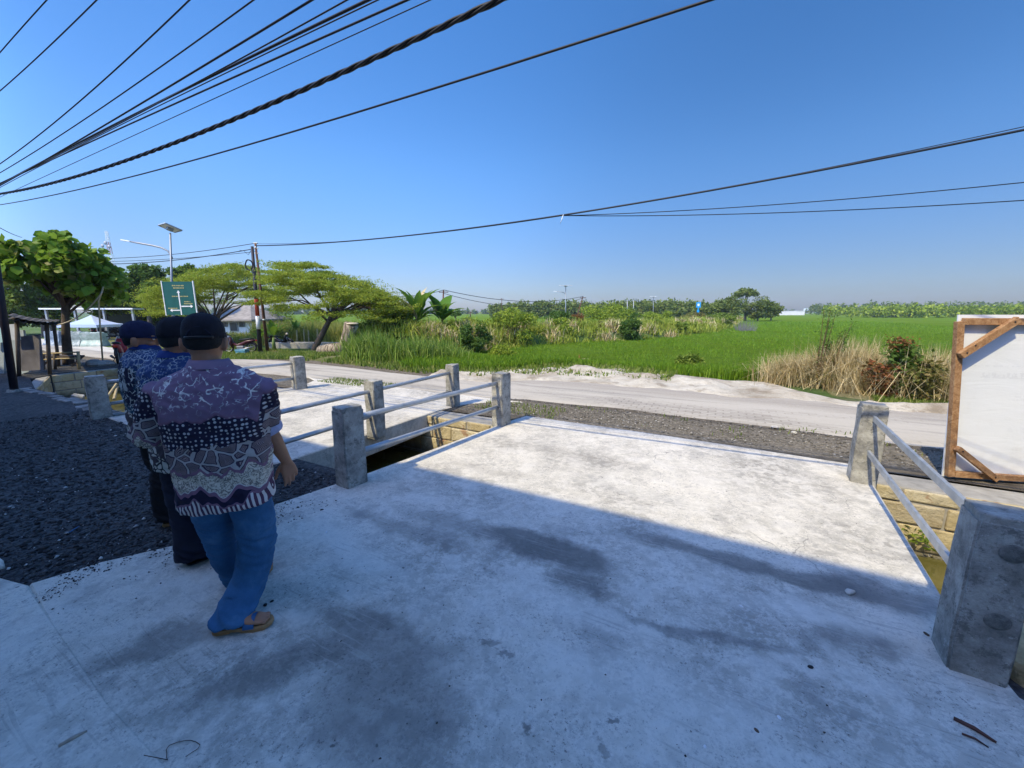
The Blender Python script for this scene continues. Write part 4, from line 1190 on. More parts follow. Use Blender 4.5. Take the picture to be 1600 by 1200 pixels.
# ================================================================== motorbikes
m_tyre = plain('tyre_rubber', (.016, .016, .017), .85, .2)
m_seat = plain('seat_vinyl', (.012, .012, .013), .5, .2)
m_chrome = plain('engine_metal', (.30, .30, .31), .4, .2, 8, metal=.7)
m_lens = plain('lamp_lens', (.55, .5, .45), .1, .05)
def motorbike(name, body_mat, label, group, crate=None):
    t = thing(name, (0, 0, 0), label, 'motorbike', group)
    for x in (-.62, .62):
        mb = MB(); mb.tube([Vector((x + .25 * math.cos(a), 0, .29 + .25 * math.sin(a))) for a in [2 * math.pi * i / 20 for i in range(21)]], .042, 8, False)
        w_ = mb.build('wheel', m_tyre, t, smooth=True)
        mb = MB()
        for k in range(5):
            a = k * 2 * math.pi / 5; mb.bar((x, 0, .29), (x + .22 * math.cos(a), 0, .29 + .22 * math.sin(a)), .02, .02)
        mb.tube([Vector((x + .205 * math.cos(a), 0, .29 + .205 * math.sin(a))) for a in [2 * math.pi * i / 20 for i in range(21)]], .018, 6, False)
        mb.build('rim', m_chrome, w_)
    Z = lambda x, y, z: Vector((x, y, z))
    mb = MB()
    mb.loft([(Z(-.95, 0, .73), Z(0, .03, 0), Z(0, 0, .03)), (Z(-.7, 0, .69), Z(0, .10, 0), Z(-.02, 0, .09)), (Z(-.4, 0, .62), Z(0, .13, 0), Z(0, 0, .13)), (Z(-.12, 0, .48), Z(0, .11, 0), Z(.03, 0, .11)), (Z(.12, 0, .42), Z(0, .10, 0), Z(.05, 0, .10)), (Z(.34, 0, .55), Z(0, .11, 0), Z(.10, 0, .12)), (Z(.46, 0, .78), Z(0, .11, 0), Z(.10, 0, .07)), (Z(.48, 0, .92), Z(0, .10, 0), Z(.08, 0, .03))], 14)
    mb.build('body', body_mat, t, smooth=True)
    mb = MB(); mb.loft([(Z(.36, 0, .30), Z(0, .16, 0), Z(.02, 0, .02)), (Z(.42, 0, .5), Z(0, .20, 0), Z(.05, 0, .0)), (Z(.40, 0, .74), Z(0, .17, 0), Z(.05, 0, 0)), (Z(.45, 0, .90), Z(0, .08, 0), Z(.03, 0, 0))], 10); mb.build('leg_shield', body_mat, t, smooth=True)
    mb = MB(); mb.loft([(Z(-.80, 0, .80), Z(0, .06, 0), Z(0, 0, .03)), (Z(-.6, 0, .80), Z(0, .12, 0), Z(0, 0, .05)), (Z(-.3, 0, .77), Z(0, .13, 0), Z(0, 0, .05)), (Z(-.02, 0, .74), Z(0, .08, 0), Z(0, 0, .04))], 12); mb.build('seat', m_seat, t, smooth=True)
    mb = MB()
    for y in (-.07, .07): mb.tube([Z(.62, y, .29), Z(.50, y * .8, .70), Z(.45, y * .5, .95)], .02, 6)
    mb.build('fork', m_chrome, t)
    mb = MB(); mb.tube([Z(.34, -.34, .99), Z(.42, -.2, 1.02), Z(.45, 0, 1.0), Z(.42, .2, 1.02), Z(.34, .34, .99)], .018, 6); hb_ = mb.build('handlebar', m_black, t)
    for y in (-.25, .25):
        mb = MB(); mb.tube([Z(.42, y, 1.02), Z(.44, y * 1.25, 1.14)], .008, 5); mb.ellipsoid((.45, y * 1.35, 1.17), (.015, .06, .035)); mb.build('mirror', m_black, hb_)
    mb = MB(); mb.ellipsoid((.52, 0, .93), (.07, .09, .08)); mb.build('headlight', m_lens, t, smooth=True)
    mb = MB(); pts = [Z(.62 + .31 * math.cos(a), 0, .29 + .31 * math.sin(a)) for a in [R(20 + 10 * i) for i in range(14)]]; mb.tube(pts, .06, 8); mb.build('front_mudguard', body_mat, t, smooth=True)
    mb = MB(); pts = [Z(-.62 + .31 * math.cos(a), 0, .29 + .31 * math.sin(a)) for a in [R(60 + 10 * i) for i in range(12)]]; mb.tube(pts, .055, 8); mb.build('rear_mudguard', m_seat, t, smooth=True)
    mb = MB(); mb.box((-.05, 0, .28), (.38, .22, .24)); mb.bar((-.05, 0, .3), (-.62, .06, .29), .05, .06); mb.build('engine', m_chrome, t, bevel=.04)
    mb = MB(); mb.tube([Z(0, .13, .2), Z(-.3, .14, .22), Z(-.75, .15, .34)], [.025, .035, .045], 8); mb.build('exhaust', m_chrome, t, smooth=True)
    mb = MB(); mb.tube([Z(-.05, .14, .2), Z(-.15, .25, .02)], .012, 5); mb.build('side_stand', m_black, t)
    mb = MB(); mb.ellipsoid((-.93, 0, .70), (.04, .08, .05)); mb.build('tail_light', m_red, t, smooth=True)
    return t
m_bkblack = plain('gloss_black_fairing', (.012, .012, .015), .25, .2); m_bkred = plain('gloss_red_fairing', (.35, .02, .03), .3, .1); m_bkwhite = plain('white_fairing', (.6, .6, .62), .3, .05); m_bkmar = plain('maroon_fairing', (.06, .012, .016), .3, .1)
G_MB = 'motorbikes parked by the road'
mb1 = motorbike('motorbike', m_bkmar, 'dark motorbike parked left of the banded utility pole under banana leaves', G_MB)
q = GS(376, 551); mb1.location = q; mb1.rotation_euler = (0, 0, R(188))
mb2 = motorbike('motorbike', m_bkblack, 'black motorbike on bare ground right of the banded pole, front wheel to the right', G_MB)
q = GS(440, 544); mb2.location = q; mb2.rotation_euler = (0, 0, R(-12))
mb3 = motorbike('motorbike', m_bkred, 'red and white motorbike seen end on just left of the leftmost man', G_MB)
q = G(190, 567); mb3.location = q; mb3.rotation_euler = (0, 0, R(128)); mb3.scale = (.85, .85, .85)
base = motorbike('motorbike', m_bkblack, 'parked motorbike in the crowded shaded row behind the barriers', 'motorbikes in the shaded row')
base.location = GS(166, 527); base.rotation_euler = (0, 0, R(70))
for i, (u, v) in enumerate(((174, 527), (182, 526), (189, 527), (158, 526))):
    c = copy_tree(base); c.location = GS(u, v); c.rotation_euler = (0, 0, R(60 + 9 * i))
# blue crate by the first bike
q = GS(379, 553)
ct = thing('plastic_crate', q, 'blue plastic crate on the verge in front of the dark motorbike', 'crate')
m_cr = plain('blue_plastic', (.07, .22, .32), .6, .15)
mb = MB(); w_, dd, hh_ = .52, .34, .26
for (x, y, sx, sy) in ((0, -dd / 2, w_, .03), (0, dd / 2, w_, .03), (-w_ / 2, 0, .03, dd), (w_ / 2, 0, .03, dd)): mb.box((q.x + x, q.y + y, q.z + hh_ / 2), (sx, sy, hh_))
mb.box((q.x, q.y, q.z + .03), (w_, dd, .03)); mb.build('box', m_cr, ct)
mb = MB(); mb.box((q.x, q.y - dd / 2 - .005, q.z + hh_ - .03), (w_ + .05, .05, .05)); mb.box((q.x, q.y + dd / 2 + .005, q.z + hh_ - .03), (w_ + .05, .05, .05)); mb.build('rim', plain('pale_blue_plastic', (.2, .42, .52), .6), ct)
# low concrete kerb slab near the tree and small stakes
mb = MB(); a = GS(470, 545); b_ = GS(424, 545)
mb.box(((a.x + b_.x) / 2 + 1.2, a.y + .5, a.z + .18), (5.2, .8, .40), Matrix.Rotation(R(-4), 3, 'Z'))
tag(mb.build('low_wall', m_mortar, bevel=.03), 'low grey concrete ledge beneath the spreading tree beside the black motorbike', 'ledge')
for i, u in enumerate((465, 476, 483, 497)):
    q = GS(u, 537); mb = MB(); mb.tube([q, q + Vector((.03, 0, 1.0 + .1 * (i % 2)))], .05, 6)
    tag(mb.build('fence_stake', m_bamboo), ('pale stake, leftmost of four in the yellowish grass behind the tree trunk', 'pale stake, second of four from the left in the yellowish grass', 'pale stake, third of four from the left, next to the tree trunk', 'pale stake, last of four, just right of the tree trunk')[i], 'stake', 'pale stakes behind the spreading tree')
# cut tree stump, leaning
p0 = GS(536, 552); t = thing('cut_trunk', p0, 'pale cut tree trunk leaning to the right beside the tall grass', 'log')
mb = MB(); tp_ = at(549, 507, p0.y - .2); mb.tube([p0 - Vector((.1, 0, .2)), p0.lerp(tp_, .35), p0.lerp(tp_, .75), tp_], [.30, .24, .24, .28], 14)
def bark_mat():
    M = Mat('stripped_bark', .85, .15); x, y, z = M.sep()
    c = M.ramp(M.noise(1.0, 5, .7, M.comb(x * 9, y * 9, z * 1.2)), [(.40, (.07, .05, .035)), (.52, (.28, .22, .15)), (.66, (.52, .44, .32))]); M.color(c); M.bump(M.noise(1, 4, .6, M.comb(x * 14, y * 14, z * 2)), .8, .05); return M.m
mb.build('trunk', bark_mat(), t, smooth=True)
mb = MB(); mb.ellipsoid(tp_ + Vector((.04, 0, .03)), (.25, .25, .05), None, 12, 6); mb.build('cut_face', plain('cut_wood', (.50, .40, .27), .8), t, smooth=True)
mb = MB(); a = GS(500, 553); b_ = GS(536, 553); mb.tube([a + Vector((0, .1, .15)), a.lerp(b_, .5) + Vector((0, 0, .2)), b_ + Vector((0, 0, .2))], [.2, .24, .28], 10); tag(mb.build('log', bark_mat(), smooth=True), 'dark log lying on the ground left of the leaning cut trunk', 'log')
# ================================================================== vegetation
G_DARK = [(.040, .080, .012), (.07, .13, .020), (.085, .15, .030), (.12, .19, .045)]
G_MID = [(.075, .12, .014), (.13, .19, .024), (.19, .25, .036), (.26, .31, .06)]
G_YEL = [(.18, .21, .020), (.27, .31, .032), (.35, .39, .045), (.43, .45, .07)]
G_BRI = [(.12, .17, .014), (.20, .27, .024), (.28, .34, .036), (.34, .39, .06)]
STRAW = [(.26, .17, .07), (.44, .33, .16), (.58, .46, .25), (.70, .58, .34)]
m_teak = leafmat('big_leaves', [(.07, .13, .014), (.12, .23, .022), (.17, .30, .03), (.25, .36, .05), (.22, .20, .07)], .42, .42)
m_flat = leafmat('fine_yellow_green_leaves', G_YEL, .45, .6)
m_dark = leafmat('dark_leaves', G_DARK, .25, .5)
m_mid = leafmat('mid_green_leaves', G_MID, .3, .55)
m_bright = leafmat('bright_green_leaves', G_BRI, .32, .5)
m_banana = leafmat('banana_leaves', [(.05, .12, .012), (.09, .19, .02), (.13, .24, .035)], .4, .4)
m_blade = leafmat('grass_blades', [(.08, .12, .020), (.13, .19, .03), (.19, .25, .045), (.30, .28, .11)], .3, .6)
m_tall = leafmat('tall_grass_blades', [(.09, .16, .022), (.16, .25, .034), (.22, .32, .055), (.29, .33, .10)], .32, .55)
m_yelgr = leafmat('yellowing_grass', [(.16, .19, .03), (.25, .27, .05), (.34, .33, .08), (.42, .36, .14)], .3, .6)
m_riceb = leafmat('rice_blades', [(.08, .155, .008), (.12, .22, .012), (.16, .27, .018), (.22, .32, .03)], .35, .5)
m_bankg = leafmat('bank_grass_blades', [(.15, .19, .022), (.24, .29, .032), (.33, .37, .05), (.40, .40, .09)], .32, .55)
m_straw = leafmat('dry_straw', STRAW, .2, .7)
m_rust = leafmat('rusty_leaves', [(.10, .035, .015), (.20, .06, .025), (.28, .10, .04), (.10, .09, .03)], .25, .6)
m_olive = leafmat('olive_brown_leaves', [(.10, .07, .02), (.17, .14, .04), (.14, .17, .04), (.26, .20, .08)], .25, .6)
m_wooda = leafmat('wood_leaves', [(.075, .10, .022), (.11, .145, .03), (.145, .18, .04), (.19, .21, .06)], .2, .7)
m_bark = plain('bark', (.085, .065, .05), .9, .35, 6, bump=.6)
m_paleb = plain('pale_bark', (.26, .23, .19), .9, .3, 5, bump=.4)
m_stalk = plain('green_stalk', (.13, .19, .05), .6, .25, 5)

def unit(a): return a / np.maximum(1e-9, np.linalg.norm(a, axis=1, keepdims=True))

def leaves_np(P, L, asp, rng, flat=0.6, droop=0.1, fold=0.15, six=False):
    """leaf-sized faces at points P: (n,3); returns verts and quads"""
    n = len(P); L = np.asarray(L) * rng.uniform(.7, 1.25, n)
    d = rng.normal(size=(n, 3)); d[:, 2] *= (1 - flat); d[:, 2] -= droop; d = unit(d)
    u = rng.normal(size=(n, 3)) * (1 - flat); u[:, 2] += 1.0 * flat + .15
    s = unit(np.cross(d, u)); nn = unit(np.cross(s, d))
    L = L[:, None]; W = L * asp * .5
    b = P; t = P + d * L - nn * L * .10
    if not six:
        m = P + d * L * .45
        V = np.stack([b, m + s * W + nn * W * fold, t, m - s * W + nn * W * fold], 1).reshape(-1, 3)
        Q = (np.arange(n)[:, None] * 4 + np.array([0, 1, 2, 3])).astype(np.int32)
        return V, Q
    m1 = P + d * L * .22; m2 = P + d * L * .66 - nn * L * .02
    V = np.stack([b, m1 + s * W * .85 + nn * W * fold, m2 + s * W * .9 + nn * W * fold, t, m2 - s * W * .9 + nn * W * fold, m1 - s * W * .85 + nn * W * fold], 1).reshape(-1, 3)
    i = np.arange(n)[:, None] * 6
    Q = np.concatenate([i + np.array([0, 1, 2, 3]), i + np.array([0, 3, 4, 5])]).astype(np.int32)
    return V, Q

def in_clumps(clumps, per, rng, shell=.45):
    out = []
    for c in clumps:
        n = max(3, int(per * (c[6] if len(c) > 6 else 1)))
        d = unit(rng.normal(size=(n, 3))); r = (shell + (1 - shell) * rng.random(n) ** .6)[:, None]
        out.append(np.array(c[:3]) + d * r * np.array(c[3:6]))
    return np.concatenate(out)

def foliage(name, P, L, asp, mat, parent, rng, **kw):
    V, Q = leaves_np(P, L, asp, rng, **kw)
    o = origin_of(parent); V = V - np.array(o)
    return link_mesh(name, mesh_np(name, V, Q), mat, parent)

def limbs(parent, base, tips, r0, fork, mat=m_bark, rng=None, lean=Vector((0, 0, 0))):
    """a tapered trunk to the fork, and a limb from it to each tip"""
    rr = random.Random(int(abs(base.x * 13 + base.y * 7)) + len(tips))
    mb = MB()
    m = base.lerp(fork, .5) + Vector((rr.uniform(-.06, .06), rr.uniform(-.06, .06), 0)) * (fork - base).length * .4 + lean
    mb.tube([base - Vector((0, 0, .15)), base.lerp(m, .3), m, fork], [r0 * 1.35, r0 * 1.05, r0 * .88, r0 * .72], 10)
    for tp in tips:
        tp = Vector(tp); a = m.lerp(fork, rr.uniform(.55, 1.0)); q = a.lerp(tp, .5) + Vector((rr.uniform(-.1, .1), rr.uniform(-.1, .1), .12)) * (tp - a).length
        mb.tube([a, a.lerp(q, .5) + Vector((0, 0, .02)), q, tp], [r0 * .45, r0 * .34, r0 * .22, r0 * .07], 6)
    return mb.build('trunk', mat, parent, smooth=True)

def crown_of(ctr, rad, n, rng, cr=(.35, .55), low=-.4, flatten=.8):
    cl = []
    while len(cl) < n:
        d = rng.normal(size=3); d /= np.linalg.norm(d)
        if d[2] < low: continue
        k = rng.uniform(.45, .95); r = rng.uniform(*cr)
        p = np.array(ctr) + d * k * np.array(rad)
        cl.append((p[0], p[1], p[2], r * rad[0], r * rad[0], r * rad[0] * flatten * rng.uniform(.7, 1.1)))
    return cl

def px_tree(name, label, cat, base, u0, u1, vt, vb, Y, ncl, per, leaf, asp, mat, seed, group=None, r0=.12, six=False, flat=.5, depth=None, cr=(.3, .5), barkm=m_bark, low=-.4, droop=.1, fork_v=None):
    rng = np.random.default_rng(seed)
    t = thing(name, base, label, cat, group)
    a = at(u0, vt, Y); b = at(u1, vb, Y)
    ctr = ((a.x + b.x) / 2, Y, (a.z + b.z) / 2); rad = (abs(b.x - a.x) / 2, depth or abs(b.x - a.x) / 2, abs(a.z - b.z) / 2)
    core = (rad[0] * .82, rad[1] * .82, rad[2] * .82)
    cl = crown_of(ctr, core, ncl, rng, cr, low, min(1.0, rad[2] / rad[0]))
    fork = Vector((ctr[0] * .6 + base.x * .4, ctr[1] * .6 + base.y * .4, base.z + (ctr[2] - rad[2] * .55 - base.z) * .9 if ctr[2] - rad[2] * .55 > base.z else base.z + .3))
    limbs(t, base, [Vector(c[:3]) for c in cl[::2]][:14], r0, fork, barkm)
    foliage('crown', in_clumps(cl, per, rng), leaf, asp, mat, t, rng, six=six, flat=flat, droop=droop)
    return t

# ---- the big leaved tree on the left
tb = G(107, 569)
px_tree('broadleaf_tree', 'big leaved round tree on the left beside the bamboo fence', 'tree', tb, 14, 184, 352, 496, 12.3, 46, 74, .24, .85, m_teak, 3, r0=.115, six=True, flat=.22, cr=(.24, .38), droop=.5, depth=1.7, low=-.75)
# ---- spreading flat topped trees
def spread_tree(label, base, u0, u1, vt, vb, Y, nspray, per, seed, fork, pk=0.0, mat=m_flat, leaf=.10):
    rng = np.random.default_rng(seed); t = thing('spreading_tree', base, label, 'tree', 'flat topped spreading trees')
    a = at(u0, vt, Y); b = at(u1, vb, Y); cx = (a.x + b.x) / 2; Rx = (b.x - a.x) / 2; Ry = Rx * .62; H = a.z - b.z
    cl = []
    for i in range(nspray):
        r = math.sqrt(rng.random()) * .98; th = rng.random() * 2 * math.pi
        x = cx + Rx * r * math.cos(th); y = Y + Ry * r * math.sin(th)
        dx_ = (x - cx) / Rx - pk; dx_ = dx_ / (1 - pk) if dx_ > 0 else dx_ / (1 + pk)
        top = a.z - H * (.72 * abs(dx_) ** 1.7 + .30 * ((y - Y) / Ry) ** 2)
        z = max(top - (rng.random() ** 1.6) * H * .42, b.z + H * .02)
        s = rng.uniform(.10, .17) * Rx
        cl.append((x, y, z, s * rng.uniform(.9, 1.5), s, s * rng.uniform(.14, .34)))
    P = in_clumps(cl, per, rng, .1)
    P[:, 2] -= ((P[:, 0] - cx) / Rx) ** 2 * .1
    # feathery shoots along the outline
    tips = []
    for i in range(nspray):
        c = cl[i]; d = np.array([c[0] - cx, (c[1] - Y), 0]); d = d / (np.linalg.norm(d) + 1e-6)
        L_ = rng.uniform(.5, 1.1); k = rng.random(26)[:, None]
        tips.append(np.array(c[:3]) + d * (c[3] * .7 + L_ * k) + np.array([0, 0, 1]) * (.16 * k - .12 * k * k * L_) + rng.normal(size=(26, 3)) * .05)
    P = np.concatenate([P] + tips)
    limbs(t, base, [Vector((c[0], c[1], c[2] - .1)) for c in cl[::8]], .17, fork, m_bark)
    foliage('crown', P, leaf, .45, mat, t, rng, flat=.30, droop=.1)
    return t
b_ = GS(489, 549); spread_tree('spreading flat topped tree with a dark leaning trunk, right of the utility poles', b_, 386, 640, 409, 508, b_.y, 210, 360, 21, at(520, 490, b_.y), -.42)
b_ = GS(316, 548); b_.y += 3; spread_tree('spreading flat topped tree behind the green sign, left of the utility poles', b_, 222, 452, 413, 498, b_.y, 190, 360, 22, at(330, 500, b_.y), .45)

# ---- darker trees behind on the left
Yd = 34
for i, (u0, u1, vt, vb, lab) in enumerate(((184, 276, 402, 500, 'dark layered tree between the big leaved tree and the solar lamp'), (262, 318, 403, 470, 'dark tree top showing above the green direction sign'), (-60, 40, 398, 500, 'green tree behind the dark pole at the left edge'), (120, 205, 440, 500, 'low dark tree behind the white tent'), (30, 100, 438, 502, 'dark tree between the stall roof and the big leaved tree'), (-80, 45, 446, 506, 'low dark tree behind the stall at the left edge'), (190, 268, 446, 508, 'low dark tree behind the heads of the men'), (-70, 62, 470, 516, 'broad dark hedge clump far behind the stall panels'), (48, 112, 472, 516, 'dark hedge clump seen left of the big tree trunk'), (150, 240, 474, 516, 'dark hedge clump behind the parked motorbikes'))):
    bx = at((u0 + u1) / 2, 500, Yd + i); bx.z = LOW
    px_tree('background_tree', lab, 'tree', bx, u0, u1, vt, vb, Yd + i, 30, 220, .30, .55, m_dark if i != 2 else m_mid, 30 + i, 'dark trees behind the junction', r0=.2, flat=.35, cr=(.28, .42), low=-1)
# low greenery in the gap behind the spreading tree
for i, (u0, u1, vt, vb, Y, m, lab) in enumerate(((400, 470, 478, 520, 40, m_mid, 'green bush in the gap behind the black utility pole'), (470, 540, 484, 520, 41, m_bright, 'bright bush seen through the branches left of the cut trunk'), (560, 632, 478, 535, 27, m_mid, 'rounded dark green bush under the right end of the spreading tree'), (600, 650, 486, 540, 24, m_dark, 'dark bush at the left foot of the banana plants'), (690, 735, 498, 540, 24, m_mid, 'mid green bush at the right foot of the banana plants'), (540, 590, 500, 540, 28, m_mid, 'bush just right of the cut trunk behind the tall grass'))):
    bx = at((u0 + u1) / 2, vb, Y); bx.z = LOW
    px_tree('bush', lab, 'bush', bx, u0, u1, vt, vb, Y, 16, 130, .17, .5, m, 50 + i, r0=.05, cr=(.3, .45), low=-.8)

# ---- grass and blades
def blades(name, P, H, W, mat, rng, lean=.35, parent=None):
    n = len(P); H = (np.asarray(H) * rng.uniform(.6, 1.25, n))[:, None]
    th = rng.random(n) * 2 * np.pi; d = np.stack([np.cos(th), np.sin(th), np.zeros(n)], 1)
    ph = rng.random(n) * 2 * np.pi; s = np.stack([np.cos(ph), np.sin(ph), np.zeros(n)], 1) * (np.asarray(W) * np.ones(n))[:, None] * .5
    k = (np.abs(rng.normal(size=n)) * lean)[:, None]; up = np.array([[0, 0, 1.0]])
    m = P + up * H * .55 + d * H * k * .25; t = P + up * H * (1 - .35 * k) + d * H * k * .85
    V = np.stack([P - s, P + s, m + s * .8, m - s * .8, t], 1).reshape(-1, 3)
    i = np.arange(n)[:, None] * 5
    if parent is not None: V = V - np.array(origin_of(parent))
    return link_mesh(name, mesh_np(name, V, (i + np.array([0, 1, 2, 3])).astype(np.int32), (i + np.array([3, 2, 4])).astype(np.int32)), mat, parent)

def zgv(x, y):
    t = x * NX + y * NY; s = x * CX + y * CY; f = lambda q: q * q * (3 - 2 * q)
    k = f(np.clip((t - 10.5) / 7.5, 0, 1)); k2 = f(np.clip((-s - 12) / 11, 0, 1)) * f(np.clip((t - 6) / 4, 0, 1)); return LOW * np.maximum(k, k2)

# hedge line between the overgrown bank and the rice
HL = [GS(700, 556), GS(760, 551), GS(819, 545), GS(919, 538), GS(994, 534), GS(1044, 530), GS(1106, 522), GS(1137, 514), GS(1150, 507), GS(1160, 500)]
hx = np.array([p.x for p in HL]); hy = np.array([p.y for p in HL])
def hedge_x(y): return np.interp(y, hy, hx)

# rice: a rolling canopy and blades standing out of it
V = []; Q = []
ys = [9, 10, 11, 12, 13, 14, 15, 16, 17, 18.5, 20, 22, 24, 27, 30, 35, 40, 50, 65, 90, 140, 250, 500, 1200, 4000]
xs = [-1, -.9, -.8, -.7, -.6, -.5, -.4, -.3, -.2, -.1, 0, .1, .2, .3, .4, .5, .6, .7, .8, .9, 1, 1.2, 1.5, 2, 3]
for y in ys:
    for x in xs:
        X_ = x * (y + 6); V.append((X_, y, LOW + .20 + .03 * mnoise.noise((X_ * .4, y * .4, 0))))
nx = len(xs)
for j in range(len(ys) - 1):
    for i in range(nx - 1):
        cxm = (xs[i] + xs[i + 1]) * .5 * ((ys[j] + ys[j + 1]) * .5 + 6); cym = (ys[j] + ys[j + 1]) * .5
        t_ = cxm * NX + cym * NY
        if t_ < 10.2 and cym < 14: continue
        if cym < 70 and cxm < float(hedge_x(cym)) - 1.5: continue
        Q.append((j * nx + i, j * nx + i + 1, (j + 1) * nx + i + 1, (j + 1) * nx + i))
tag(link_mesh('rice_field', mesh_np('rice_field', V, Q), m_rice, smooth=True), kind='structure')
rng = np.random.default_rng(101)
sfa = np.array([sand_far(s) for s in np.linspace(-40, 60, 1001)])
def sand_far_v(s): return np.interp(s, np.linspace(-40, 60, 1001), sfa)
N = 230000
d = 9.5 + 80 * rng.random(N) ** 2.2; ang = rng.uniform(-.35, 1.0, N)
x = d * np.tan(ang) * .9; y = d.copy()
s_ = x * CX + y * CY; t_ = x * NX + y * NY
ok = (t_ > sand_far_v(s_) + .15 + .3 * rng.random(N)) & (x > hedge_x(y) + .3 * rng.random(N)) & (s_ < 30)
ok &= ~((s_ > 1.0) & (t_ < np.interp(s_, [1.0, 2.2, 4.2, 8, 40], [11.1, 11.2, 11.7, 12, 12])))
x, y, d = x[ok], y[ok], d[ok]
P = np.stack([x, y, zgv(x, y)], 1)
H = .25 + .04 * np.sin(x * 1.3) + .0028 * d
tag(blades('rice_plants', P, H, .011 + .0011 * d, m_riceb, rng, .5), 'bright green young rice filling the field', 'rice', kind='stuff')

# roadside turf blades
def on_strip(N, s0, s1, tl, th, rng, pw=1.0):
    s = rng.uniform(s0, s1, N); k = rng.random(N) ** pw
    lo = np.array([tl(v) for v in s]); hi = np.array([th(v) for v in s]); t = lo + (hi - lo) * k
    x = s * CX + t * NX; y = s * CY + t * NY
    return np.stack([x, y, zgv(x, y)], 1), s, t
rng = np.random.default_rng(102)
P1, s1, t1 = on_strip(26000, -32, -1.0, lambda s: road_far(s) + .25, lambda s: road_far(s) + 4.2, rng)
P2, s2, t2 = on_strip(30000, 2.6, 11, lambda s: sand_far(s) + .02, lambda s: sand_far(s) + 2.6, rng)
n2 = np.array([mnoise.noise((p[0] * .9, p[1] * .9, 3)) for p in P2]); P2 = P2[n2 > -.25]
P1n = np.array([mnoise.noise((p[0] * .7, p[1] * .7, 5)) for p in P1]); P1 = P1[P1n > -.3]
P3, _, _ = on_strip(500, -3.7, -2.2, lambda s: 5.5, lambda s: 6.2, rng)
P4, _, _ = on_strip(900, -8.4, -6.2, lambda s: 6.0, lambda s: 6.6, rng)
P5, _, _ = on_strip(1000, -2.6, 6, lambda s: 5.7, lambda s: 6.7, rng)
P5 = P5[np.array([mnoise.noise((p[0] * 1.6, p[1] * 1.6, 8)) for p in P5]) > .22]
P = np.concatenate([P1, P2, P3, P4, P5]); Hh = np.concatenate([np.full(len(P1), .16), np.full(len(P2), .085), np.full(len(P3), .07), np.full(len(P4), .07), np.full(len(P5), .06)])
tag(blades('verge_grass', P, Hh, np.concatenate([np.full(len(P1), .035), np.full(len(P2), .016), np.full(len(P3), .012), np.full(len(P4), .015), np.full(len(P5), .012)]), m_blade, rng, .6), 'short mixed grass along the road verges', 'grass', kind='stuff')

# tall grass behind the left verge
def px_scatter(N, u0, u1, v0, v1, rng):
    out = []
    for i in range(N):
        p = GS(rng.uniform(u0, u1), rng.uniform(v0, v1)); out.append((p.x, p.y, p.z))
    return np.array(out)
rng = np.random.default_rng(103)
seeds = px_scatter(46, 566, 735, 545, 566, rng)
P = np.concatenate([s + rng.normal(size=(170, 3)) * np.array([.30, .30, 0]) for s in seeds])
hh = np.repeat(rng.uniform(.5, 1.15, len(seeds)), 170)
tag(blades('tall_grass', P, hh, .03, m_tall, rng, .55), 'tall green grass between the cut trunk and the overgrown bank', 'grass', kind='stuff')
P = px_scatter(9000, 395, 640, 524, 536, rng)
tag(blades('yellow_grass', P, 1.5, .055, m_yelgr, rng, .4), 'yellowish waist high grass behind the spreading tree', 'grass', kind='stuff')
P = px_scatter(2500, 330, 430, 526, 540, rng); tag(blades('house_grass', P, .7, .06, m_yelgr, rng, .4), 'yellow green grass in front of the white house', 'grass', kind='stuff')

# ---- the overgrown bank
V = []; Q = []; NB = 60; prof = [(-.5, -.2), (.2, .15), (1.0, .75), (2.2, 1.05), (5.0, 1.0), (7.5, .4), (9, -.2)]
cum = [0]
for a, b in zip(HL, HL[1:]): cum.append(cum[-1] + (b - a).length)
def hl(k):
    d = k * cum[-1]
    for i in range(len(HL) - 1):
        if d <= cum[i + 1]: return HL[i].lerp(HL[i + 1], (d - cum[i]) / (cum[i + 1] - cum[i]))
    return HL[-1]
back = Vector((-.86, .5, 0))
def bank_pt(k, a, h): p = hl(k) + back * a; return Vector((p.x, p.y, LOW + h))
for i in range(NB + 1):
    k = (i / NB) ** 1.7
    for (a, h) in prof:
        p = bank_pt(k, a, h * (1 - .45 * k)); V.append((p.x, p.y, p.z + .15 * mnoise.noise((p.x * .5, p.y * .5, 2))))
m_ = len(prof)
for i in range(NB):
    for j in range(m_ - 1): q = i * m_ + j; Q.append((q, q + 1, q + m_ + 1, q + m_))
tag(link_mesh('bank_terrain', mesh_np('bank_terrain', V, Q), m_land, smooth=True), kind='structure')
rng = np.random.default_rng(104)
def bank_scatter(N, a0, a1, rng, pw=1.7, k0=0.0, k1=1.0):
    out = []
    for i in range(N):
        k = (k0 + (k1 - k0) * rng.random()) ** pw; a = rng.uniform(a0, a1)
        h = np.interp(a, [q[0] for q in prof], [q[1] for q in prof]) * (1 - .45 * k); p = bank_pt(k, a, h); out.append((p.x, p.y, p.z))
    return np.array(out)
seeds = bank_scatter(720, -.2, 7.5, rng)
nb_ = 75
P = np.concatenate([s + rng.normal(size=(nb_, 3)) * np.array([.4, .4, .03]) for s in seeds]); dist = np.linalg.norm(P[:, :2], axis=1)
hh = np.repeat(rng.uniform(.35, .95, len(seeds)), nb_)
tag(blades('bank_grass', P, hh, .022 + .0014 * dist, m_bankg, rng, .9), 'rank green grass covering the overgrown bank beside the rice', 'grass', kind='stuff')
seeds = bank_scatter(75, -.2, 3.5, rng)
P = np.concatenate([s + rng.normal(size=(60, 3)) * np.array([.3, .3, .03]) for s in seeds]); dist = np.linalg.norm(P[:, :2], axis=1)
tag(blades('dry_bank_grass', P, .95, .02 + .0013 * dist, m_straw, rng, 1.1), 'straw coloured dead grass hanging over the edge of the bank', 'grass', kind='stuff')
